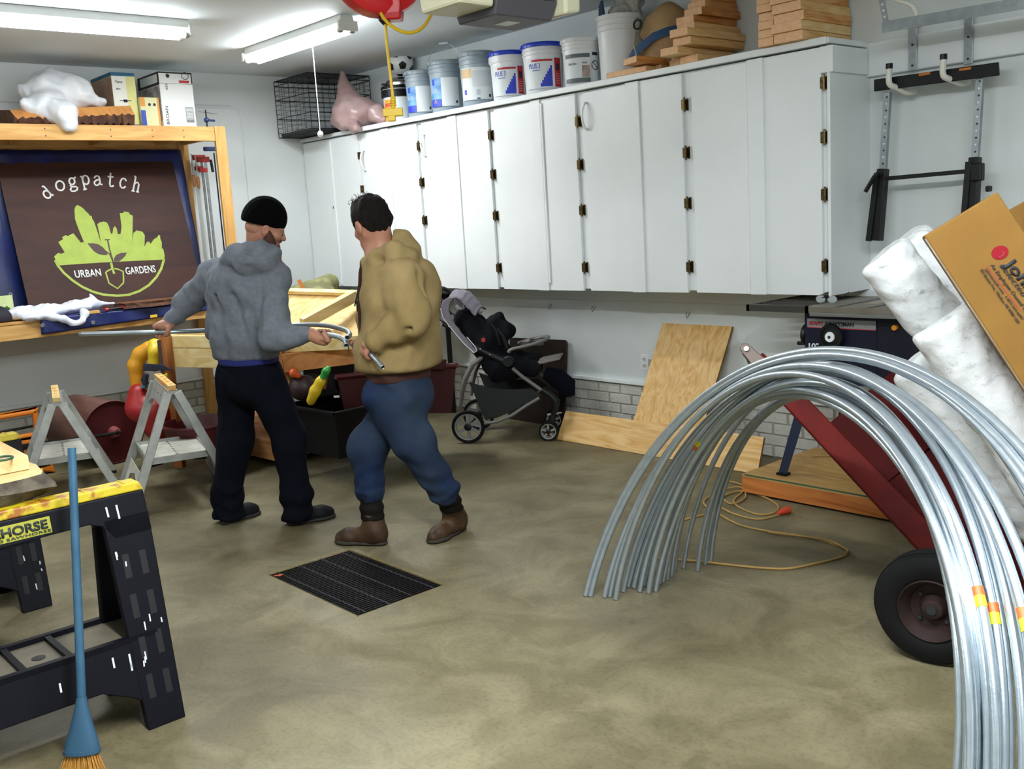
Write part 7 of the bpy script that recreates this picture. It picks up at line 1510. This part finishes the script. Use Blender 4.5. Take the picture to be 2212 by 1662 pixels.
La = PD(492, 1085, 5.52); Ra = PD(634, 1085, 5.40)
Lheel = A_(at(478, 1135, 'z', 0)); Ltoe = Lheel+un(A_(RH)*.62+A_(FH)*.75)*.27; Rheel = A_(at(622, 1137, 'z', 0)); Rtoe = Rheel+un(A_(RH)*.86+A_(FH)*.5)*.285
La = Lheel+un(Ltoe-Lheel)*.06+A_([0, 0, .10]); Ra = Rheel+un(Rtoe-Rheel)*.06+A_([0, 0, .10])
allp = np.stack([hip1, chest, hd1, Le, Lw, Re, Rw, Lheel, Rtoe, Ltoe, Rheel, Lc_, Rc_]); lo = allp.min(0)-.13; hi = allp.max(0)+.15; lo[2] = .0
s = SDF(lo, hi, HB)
head(s, HF, 1.0); s.cone(HF(0, -.035, -.04), nk+A_([0, 0, -.02]), .055, .062, .03)
s.chain([nk-A_([0, 0, .03]), chest, belly, hip1], [.07, .125, .115, .12], .05, fl=(sdv1, 1.3))
s.chain([Ls, Le, Lw], [.05, .04, .028], .03); s.chain([Rs, Re, Rw], [.05, .04, .028], .03); s.cone(Ls, chest, .055, .07, .05); s.cone(Rs, chest, .055, .07, .05)
s.chain([Lh, Lk, La], [.085, .06, .042], .04); s.chain([Rh_, Rk, Ra], [.085, .06, .042], .04)
pdir = un(PD(445, 714, 5.5)-PD(172, 722, 5.5)); grip(s, Lw, Lc_, pdir, A_([0, 0, 1.])+A_(-FH)*.5, .013, -1)
pdr = un(PD(752, 722, 5.0)-PD(690, 722, 5.12)); grip(s, Rw, Rc_, pdr, -pdr*.2+A_([0, 0, -.9])-A_(FH)*.45, .013, 1)
for hl, to in ((Lheel, Ltoe), (Rheel, Rtoe)): shoe(s, hl+un(to-hl)*.02, to-un(to-hl)*.02, ank=None) if False else s.cone(hl+un(to-hl)*.05+A_([0, 0, .05]), to-un(to-hl)*.06+A_([0, 0, .04]), .032, .028, .02)
body1 = s.mesh('body', M_skin, man1); eyes(HF, man1)
# beanie
s = SDF(hd1-.2, hd1+.2, .005); R = HF.R(); s.ell(HF(0, -.020, .052), (.093, .115, .112), R, .02); s.ell(HF(0, -.06, .02), (.082, .074, .08), R, .03)
s.cut(HF(0, -.01, .012), -HF.z*1.0+HF.y*.16, .01); s.warp(lambda P: .0012*np.sin(260*((P-hd1)@HF.x)))
s.mesh('beanie', mat('black_knit', '#030304', .95, spec=.08, bump=.3, bscale=120), man1)
s = SDF(hd1-.17, hd1+.17, .005)
s.chain([HF(-.068, .006, -.012), HF(-.060, .030, -.052), HF(0, .074, -.086), HF(.060, .030, -.052), HF(.068, .006, -.012)], [.017, .028, .028, .028, .017], .03); s.chain([HF(-.024, .092, -.042), HF(0, .098, -.038), HF(.024, .092, -.042)], [.007, .007, .007], .005); s.warp(folds(.002, 220, seed=2))
s.mesh('beard', mat('beard', '#4a2a1c', .9, col2='#2c1810', scale=60), man1)
s = SDF(hd1-.17, hd1+.17, .005); s.ell(HF(0, -.048, -.02), (.066, .058, .045), R, .01); s.cut(HF(0, -.02, 0), HF.y, .004); s.mesh('cropped_hair', mat('stubble_hair', '#a8775e', .8, col2='#8a5d48', scale=90), man1)
# hoodie
M_hood = mat('grey_fleece', '#6e737b', .95, col2='#5a5f67', scale=40, amt=.5, bump=.25, bscale=160, spec=.2)
lo = np.minimum.reduce([chest, Lw, Rw, belly])-.22; hi = np.maximum.reduce([chest, Ls, Rw, nk])+.22
s = SDF(lo, hi, .0065)
fl = (sdv1, 1.34)
s.chain([nk-A_([0, 0, .10]), chest+A_([0, 0, -.01])-fw*.01, belly-fw*.005+A_([0, 0, .05]), belly-A_([0, 0, .055])], [.105, .152, .160, .150], .07, fl=fl)
s.cone(Ls+sdv1*.02, chest, .082, .10, .06); s.cone(Rs-sdv1*.02, chest, .082, .10, .06)
s.chain([Ls, Le, Lw+un(Le-Lw)*.035], [.082, .070, .042], .035); s.chain([Rs, Re, Rw+un(Re-Rw)*.03], [.088, .078, .044], .035)
# hood: thick roll round the neck with a slack pouch behind
hc = PD(538, 570, 5.37); hx, hy = sdv1, fw
ring = [hc+hx*.105*cos(q)+hy*.095*sin(q)+A_([0, 0, .012+.03*sin(q)*-1]) for q in [2*pi*k/14 for k in range(15)]]
s.chain(ring, [.040]*15, .02)
s.chain([PD(500, 560, 5.32), PD(530, 568, 5.26), PD(566, 566, 5.27), PD(590, 545, 5.32)], [.045, .052, .05, .035], .035); s.cone(PD(510, 545, 5.34), PD(560, 535, 5.32), .05, .045, .035); s.cone(PD(545, 520, 5.36), PD(585, 545, 5.34), .032, .04, .02)
s.cone(HF(0, -.03, -.09), HF(0, -.02, .1), .072, .085, .015, op='sub')
# folds
def f1(P):
    q = P-chest; u = q@sdv1; z = q[:, 2]; arm = np.zeros(len(P))
    f_ = .0070*np.sin(34*u-9*z+2*np.sin(9*z))*np.clip(.6-z*1.5, .1, 1)
    for E in (Le, Re):
        r_ = np.linalg.norm(P-E, axis=1); f_ = f_+.008*np.exp(-(r_/.11)**2)*np.sin(95*r_)
    return f_
s.warp(f1); s.warp(folds(.006, 26, stretch=(1, 1, .5), seed=14)); s.warp(folds(.0035, 55, seed=15))
for (a_, b_) in ((PD(470, 640, 5.30), PD(480, 730, 5.28)), (PD(560, 640, 5.22), PD(572, 720, 5.22)), (PD(505, 640, 5.25), PD(535, 735, 5.24)), (PD(520, 583, 5.2), PD(585, 580, 5.2))): s.cone(a_, b_, .010, .006, .035, op='sub')
s.cut(belly-A_([0, 0, .105]), (0, 0, -1), .03)
s.mesh('hoodie', M_hood, man1)
for W_, E_, n_ in ((Lw, Le, 0), (Rw, Re, 1)):
    d = un(W_-E_); b0 = A_(W_)-d*.055; MB().tube([b0, b0+d*.03, b0+d*.055], [.043, .040, .034], 20, cap=False).build('cuff', M_hood, man1, smooth=True)
# shirt hem and trousers
s = SDF(hip1-.32, hip1+.32, .008); s.chain([belly-A_([0, 0, .06]), belly-A_([0, 0, .125])], [.142, .140], .03, fl=fl); s.cut(belly-A_([0, 0, .128]), (0, 0, -1), .006); s.mesh('shirt_hem', mat('blue_shirt', '#0c1960', .8), man1)
M_tr1 = mat('navy_trousers', '#090a12', .95, col2='#0e0f19', scale=12, bump=.2, bscale=90, spec=.08)
lo = np.minimum.reduce([hip1, Lheel, Rheel])-.25; hi = np.maximum.reduce([hip1, Rtoe, Ltoe])+.25; lo[2] = .02
s = SDF(lo, hi, .0075)
s.chain([belly-A_([0, 0, .105]), hip1+A_([0, 0, -.02])], [.125, .132], .05, fl=(sdv1, 1.28))
s.chain([Lh, Lk, La+A_([0, 0, .08]), La-A_([0, 0, .045])], [.112, .094, .080, .082], .05); s.chain([Rh_, Rk, Ra+A_([0, 0, .08]), Ra-A_([0, 0, .045])], [.112, .094, .080, .082], .05)
s.cone(hip1-A_([0, 0, .06]), (Lk+Rk)/2+A_([0, 0, .22]), .10, .05, .06)
s.warp(folds(.007, 24, stretch=(1, 1, .6), seed=24)); s.warp(folds(.003, 50, seed=25)); s.warp(lambda P: .006*np.sin(60*P[:, 2]+6*np.sin(12*P[:, 0]))*np.clip(.35-P[:, 2], 0, .3)*4)
s.cut(belly-A_([0, 0, .108]), (0, 0, 1), .004); s.mesh('trousers', M_tr1, man1)
M_sh1 = mat('dark_shoe', '#0b0c0e', .7, spec=.2); M_sole = mat('shoe_sole', '#1c1a19', .8)
for hl, to in ((Lheel, Ltoe), (Rheel, Rtoe)):
    s = SDF(np.minimum(hl, to)-.1, np.maximum(hl, to)+A_([.1, .1, .16]), .006); shoe(s, hl, to, ank=hl+un(to-hl)*.06+A_([0, 0, .1])); s.cut((0, 0, .012), (0, 0, -1), .004)
    o = s.mesh('shoe', M_sh1, man1); s = SDF(np.minimum(hl, to)-.1, np.maximum(hl, to)+A_([.1, .1, .1]), .006); shoe(s, hl, to, sole=True); s.cut((0, 0, .001), (0, 0, -1), .003); s.cut((0, 0, .022), (0, 0, 1), .003); s.mesh('sole', M_sole, o)
# ---------------- man in the tan jacket
fw2 = un(-A_(RH)*.80+A_(FH)*.52); sd2 = un(np.cross(fw2, [0, 0, 1]))      # towards his right
hip2 = PD(862, 850, 4.95); ch2 = PD(862, 622, 4.93); be2 = PD(858, 760, 4.95); nk2 = PD(826, 545, 4.96); hd2 = PD(803, 484, 4.97)
man2 = thing('person', 'person in tan hooded work jacket and blue jeans, short dark hair, holding tube ends', 'person', Vector((hip2[0], hip2[1], 0)))
HF2 = Frame(hd2, -A_(RH)*.62+A_(FH)*.74-A_([0, 0, .34]), A_([0, 0, 1.])-A_(RH)*.18)
Ls2 = PD(868, 600, 4.76); Rs2 = PD(815, 600, 5.12); Le2 = PD(890, 690, 4.70); Re2 = PD(800, 690, 5.26); Lw2 = PD(806, 742, 4.72); Rw2 = PD(790, 738, 5.10)
Lc2 = PD(796, 762, 4.74); Rc2 = PD(768, 747, 4.98)
Lh2 = hip2-sd2*.09; Rh2 = hip2+sd2*.09
h1 = A_(at(835, 1178, 'z', 0)); t1 = A_(at(722, 1172, 'z', 0)); t1 = h1+un(t1-h1)*.30; h2 = A_(at(1002, 1143, 'z', 0)); t2 = A_(at(926, 1178, 'z', 0)); t2 = h2+un(t2-h2)*.29
Rk2 = PD(795, 965, 5.0); Lk2 = PD(895, 955, 4.88)       # front leg (his right) and rear leg
Ra2 = PD(800, 1072, 4.98); La2 = PD(962, 1060, 4.96)
allp = np.stack([hip2, ch2, hd2, Le2, Lw2, Re2, Rw2, h1, t1, h2, t2, Rc2]); lo = allp.min(0)-.13; hi = allp.max(0)+.15; lo[2] = 0.
s = SDF(lo, hi, HB); head(s, HF2, 1.03); s.cone(HF2(0, -.035, -.04), nk2, .06, .068, .03)
s.chain([nk2-A_([0, 0, .03]), ch2, be2, hip2], [.075, .13, .13, .125], .05, fl=(sd2, 1.25))
s.chain([Ls2, Le2, Lw2], [.04, .03, .028], .03); s.chain([Rs2, Re2, Rw2], [.04, .03, .028], .03); s.cone(Ls2, ch2, .055, .08, .05); s.cone(Rs2, ch2, .055, .08, .05)
s.chain([Lh2, Lk2, La2], [.09, .062, .032], .04); s.chain([Rh2, Rk2, Ra2], [.09, .062, .032], .04)
for hl, to in ((h1, t1), (h2, t2)): s.cone(hl+un(to-hl)*.05+A_([0, 0, .05]), to-un(to-hl)*.07+A_([0, 0, .04]), .032, .028, .02)
s.cone(La2, h2+un(t2-h2)*.065+A_([0, 0, .06]), .030, .028, .02); s.cone(Ra2, h1+un(t1-h1)*.065+A_([0, 0, .06]), .030, .028, .02)
pc = un(PD(827, 793, 4.62)-PD(768, 747, 4.98)); grip(s, Lw2, Lc2, pc, A_(RH)*.3+A_([0, 0, .8])-A_(FH)*.4, .013, 1); grip(s, Rw2, Rc2, pdr, A_([0, 0, -.8])+A_(RH)*.5, .013, 1)
s.mesh('body', M_skin, man2); eyes(HF2, man2, 1.03)
M_hair = mat('dark_hair', '#0c0807', .7, spec=.2, col2='#241a15', scale=60, stretch=(1, 1, 4), bump=.8, bscale=130)
s = SDF(hd2-.2, hd2+.2, .005); R = HF2.R(); s.ell(HF2(0, -.014, .048), (.088, .107, .096), R, .01); s.ell(HF2(0, -.06, .0), (.08, .058, .075), R, .02); s.cone(HF2(0, .05, .11), HF2(0, .09, .085), .035, .02, .03)
for sx in (-1, 1): s.cone(HF2(sx*.078, .022, .02), HF2(sx*.078, .024, -.012), .010, .007, .012)
s.warp(lambda P: .0022*np.sin(190*((P-hd2)@HF2.x)+4*np.sin(40*((P-hd2)@HF2.z)))); s.warp(folds(.0035, 120, seed=8))
s.cut(HF2(0, .072, .05), HF2.y*1.0-HF2.z*.55, .01)
for sx in (-1, 1): s.ell(HF2(sx*.092, .0, -.004), (.028, .024, .038), R, .008, 'sub')
s.mesh('hair', M_hair, man2)
m = MB(); r_ = random.Random(6)
for k in range(60):
    a = HF2(r_.uniform(-.04, .04), r_.uniform(-.03, .07), .135); b_ = a+HF2.z*r_.uniform(.012, .03)+HF2.x*r_.uniform(-.015, .015)+HF2.y*r_.uniform(-.01, .02); m.tube([a, b_], .0009, 3)
o = m.build('hair_tuft', M_hair, man2); o['kind'] = 'stuff'
M_tan = mat('tan_duck', '#98835a', .9, col2='#7b6840', scale=5, amt=.7, bump=.2, bscale=180, spec=.2)
lo = np.minimum.reduce([ch2, Lw2, Rw2, be2])-.24; hi = np.maximum.reduce([ch2, Ls2, Rs2, nk2])+.26; s = SDF(lo, hi, .0065); fl2 = (sd2, 1.22)
s.chain([nk2-A_([0, 0, .09])+A_(RH)*.02, ch2+A_(RH)*.01, be2+A_(RH)*.015, be2-A_([0, 0, .05])+A_(RH)*.01], [.11, .165, .183, .176], .07, fl=fl2)
s.cone(Ls2, ch2, .09, .11, .06); s.cone(Rs2, ch2, .09, .11, .06)
s.chain([Ls2, Le2, Lw2+un(Le2-Lw2)*.03], [.094, .088, .060], .035); s.chain([Rs2, Re2, Rw2+un(Re2-Rw2)*.03], [.09, .08, .05], .035)
for P, rr_ in (([PD(835, 530, 4.92), PD(868, 518, 4.93), PD(886, 540, 4.92), PD(893, 565, 4.90)], [.045, .052, .045, .025]), ([PD(812, 548, 4.84), PD(850, 545, 4.80), PD(885, 555, 4.84)], [.035, .05, .04]), ([PD(805, 560, 4.85), PD(793, 570, 4.95), PD(800, 560, 5.08)], [.032, .03, .035]), ([PD(850, 530, 5.02), PD(820, 548, 5.12)], [.05, .035])): s.chain(P, rr_, .035)
s.cone(HF2(0, -.03, -.085), HF2(0, -.01, .1), .07, .085, .012, op='sub')
def f2(P):
    q = P-ch2; z = q[:, 2]; u = q@A_(RH); f_ = .005*np.sin(26*u-10*z)*np.clip(.5-z*2, .1, 1)
    for E, a_ in ((Le2, .006), (Re2, .005), ((Lw2+Le2)/2, .004)): r_ = np.linalg.norm(P-E, axis=1); f_ = f_+a_*np.exp(-(r_/.12)**2)*np.sin(75*r_+1)
    return f_
for (a_, b_, c_) in ((PD(905, 575, 4.72), PD(912, 640, 4.72), PD(922, 720, 4.80)),): s.chain([a_, b_, c_], [.004, .006, .004], .028, op='sub')
s.warp(f2); s.warp(folds(.006, 22, seed=34)); s.warp(folds(.0035, 48, seed=35))
for (a_, b_) in ((PD(905, 600, 4.72), PD(915, 700, 4.72)), (PD(812, 640, 4.68), PD(842, 628, 4.64)), (PD(820, 570, 4.74), PD(890, 572, 4.74)), (PD(830, 650, 4.62), PD(850, 730, 4.64)), (PD(905, 690, 4.66), PD(870, 725, 4.62))): s.cone(a_, b_, .010, .006, .03, op='sub')
s.cut(be2-A_([0, 0, .085]), (0, 0, -1), .03); s.mesh('jacket', M_tan, man2)
s = SDF(hip2-.33, hip2+.33, .008); s.chain([be2-A_([0, 0, .06]), be2-A_([0, 0, .125])], [.150, .146], .03, fl=fl2); s.cut(be2-A_([0, 0, .14]), (0, 0, -1), .01); s.warp(lambda P: .0015*np.sin(220*(P@sd2)))
s.mesh('knit_waistband', mat('brown_knit', '#3a1c16', .9), man2)
s = SDF(nk2-.3, nk2+.3, .008) if False else None
MB().tube([PD(779, 570, 4.94), PD(777, 600, 4.93), PD(771, 640, 4.92), PD(766, 662, 4.92)], .004, 6).build('drawstring', M_blk, man2, smooth=True)
MB().tube([PD(783, 565, 4.93), PD(778, 590, 4.91), PD(776, 640, 4.89), PD(777, 700, 4.88), PD(784, 740, 4.86)], .010, 8, flat=.5).build('zip_edge', mat('brown_knit', '#3a1c16', .9), man2, smooth=True)
s_ = Lw2; d = un(Lw2-Le2)
M_jean = mat('blue_denim', '#14233f', .9, col2='#2d3a48', scale=3.5, amt=.8, bump=.2, bscale=200, spec=.2)
lo = np.minimum.reduce([hip2, Ra2, La2, Lk2])-.24; hi = np.maximum.reduce([hip2, Rk2, La2, Ra2])+.24; s = SDF(lo, hi, .0075)
s.chain([be2-A_([0, 0, .12]), hip2+A_([0, 0, -.01])+A_(RH)*.02], [.13, .148], .05, fl=(sd2, 1.18))
s.chain([Lh2, Lk2, La2], [.118, .096, .078], .05); s.chain([Rh2, Rk2, Ra2+A_([0, 0, .03])], [.118, .092, .074], .05)
for c_, ax_ in ((La2, Lk2-La2), (Ra2+A_([0, 0, .03]), Rk2-Ra2)):
    d = un(ax_); h_ = un(np.cross(d, [1, .2, 0])); k_ = np.cross(d, h_); s.chain([c_+(h_*cos(q)+k_*sin(q))*.064+d*.004*sin(3*q) for q in [2*pi*i/12 for i in range(13)]], [.017]*13, .012)
s.warp(folds(.007, 26, stretch=(1, 1, .7), seed=44)); s.warp(folds(.003, 55, seed=45)); s.warp(lambda P: .007*np.sin(65*P[:, 2]+5*np.sin(14*P[:, 0]))*np.clip(.5-P[:, 2], 0, .3)*3)
s.mesh('jeans', M_jean, man2)
M_boot = mat('brown_boot', '#2c1c12', .6, spec=.3, col2='#4a3420', scale=9, amt=.9, bump=.2, bscale=60); M_bsh = mat('boot_shaft', '#0e0b09', .85, spec=.15, col2='#1c1510', scale=14, bump=.5, bscale=30); M_bso = mat('boot_sole', '#2c241c', .8)
for hl, to, an in ((h1, t1, Ra2), (h2, t2, La2)):
    d = un(to-hl); lo = np.minimum.reduce([hl, to, an])-.12; hi = np.maximum.reduce([hl, to, an])+.11; lo[2] = 0
    s = SDF(lo, hi, .006); shoe(s, hl, to, ank=None); bb_ = hl+d*.063+A_([0, 0, .08]); s.chain([hl+d*.06+A_([0, 0, .06]), bb_, bb_+(an-bb_)*.45], [.052, .056, .057], .03); s.cut((0, 0, .018), (0, 0, -1), .004); s.warp(folds(.0018, 60, seed=5)); bt = s.mesh('boot', M_boot, man2)
    s = SDF(lo, hi, .006); s.chain([bb_+(an-bb_)*.3, bb_+(an-bb_)*.6, an+A_([0, 0, .03])], [.058, .057, .058], .02); s.cut((0, 0, .135), (0, 0, -1), .01); s.warp(lambda P: .003*np.sin(120*P[:, 2])); s.mesh('boot_shaft', M_bsh, bt)
    s = SDF(lo, hi, .006); shoe(s, hl, to, sole=True); s.cut((0, 0, .001), (0, 0, -1), .003); s.cut((0, 0, .026), (0, 0, 1), .003); s.mesh('sole', M_bso, bt)
# ---------------- tubes held by the two people
M_tb = mat('tube_steel', '#b4bfc6', .3, metal=.85)
def heldtube(P, label, r=.0130):
    pts = catmull([Vector(PD(*p)) for p in P], 8); t = thing('steel_tube', label, 'tube', pts[0]); m = MB(); m.tube(pts, r, 14, cap=False); o = m.build('pipe', M_tb, t, smooth=True); sd = o.modifiers.new('solid', 'SOLIDIFY'); sd.thickness = .002; sd.offset = -1
    i = MB().tube(pts[:2] if False else [pts[-1]-(pts[-1]-pts[-2]).normalized()*.03, pts[-1]-(pts[-1]-pts[-2]).normalized()*.028], r*.9, 14).build('bore', M_ink, t)
heldtube(((172, 722, 5.66), (260, 720, 5.58), (349, 717.5, 5.50), (445, 714.5, 5.62), (560, 708, 5.72), (640, 702, 5.60), (700, 703, 5.40), (742, 712, 5.16), (755, 722, 5.03), (750, 730, 4.94)), 'long bent galvanised tube held by the hooded man, its open end between the men')
heldtube(((560, 722, 5.5), (640, 723, 5.3), (698, 723, 5.10), (728, 727, 5.02), (745, 736, 4.97), (748, 747, 4.93)), 'shorter bent galvanised tube held in the hooded man\'s right hand')
heldtube(((758, 742, 5.04), (768, 748, 4.98), (796, 762, 4.74), (812, 777, 4.66), (827, 794, 4.6)), 'short thin tube end pointing down from the tan jacketed man\'s hand', .0115)
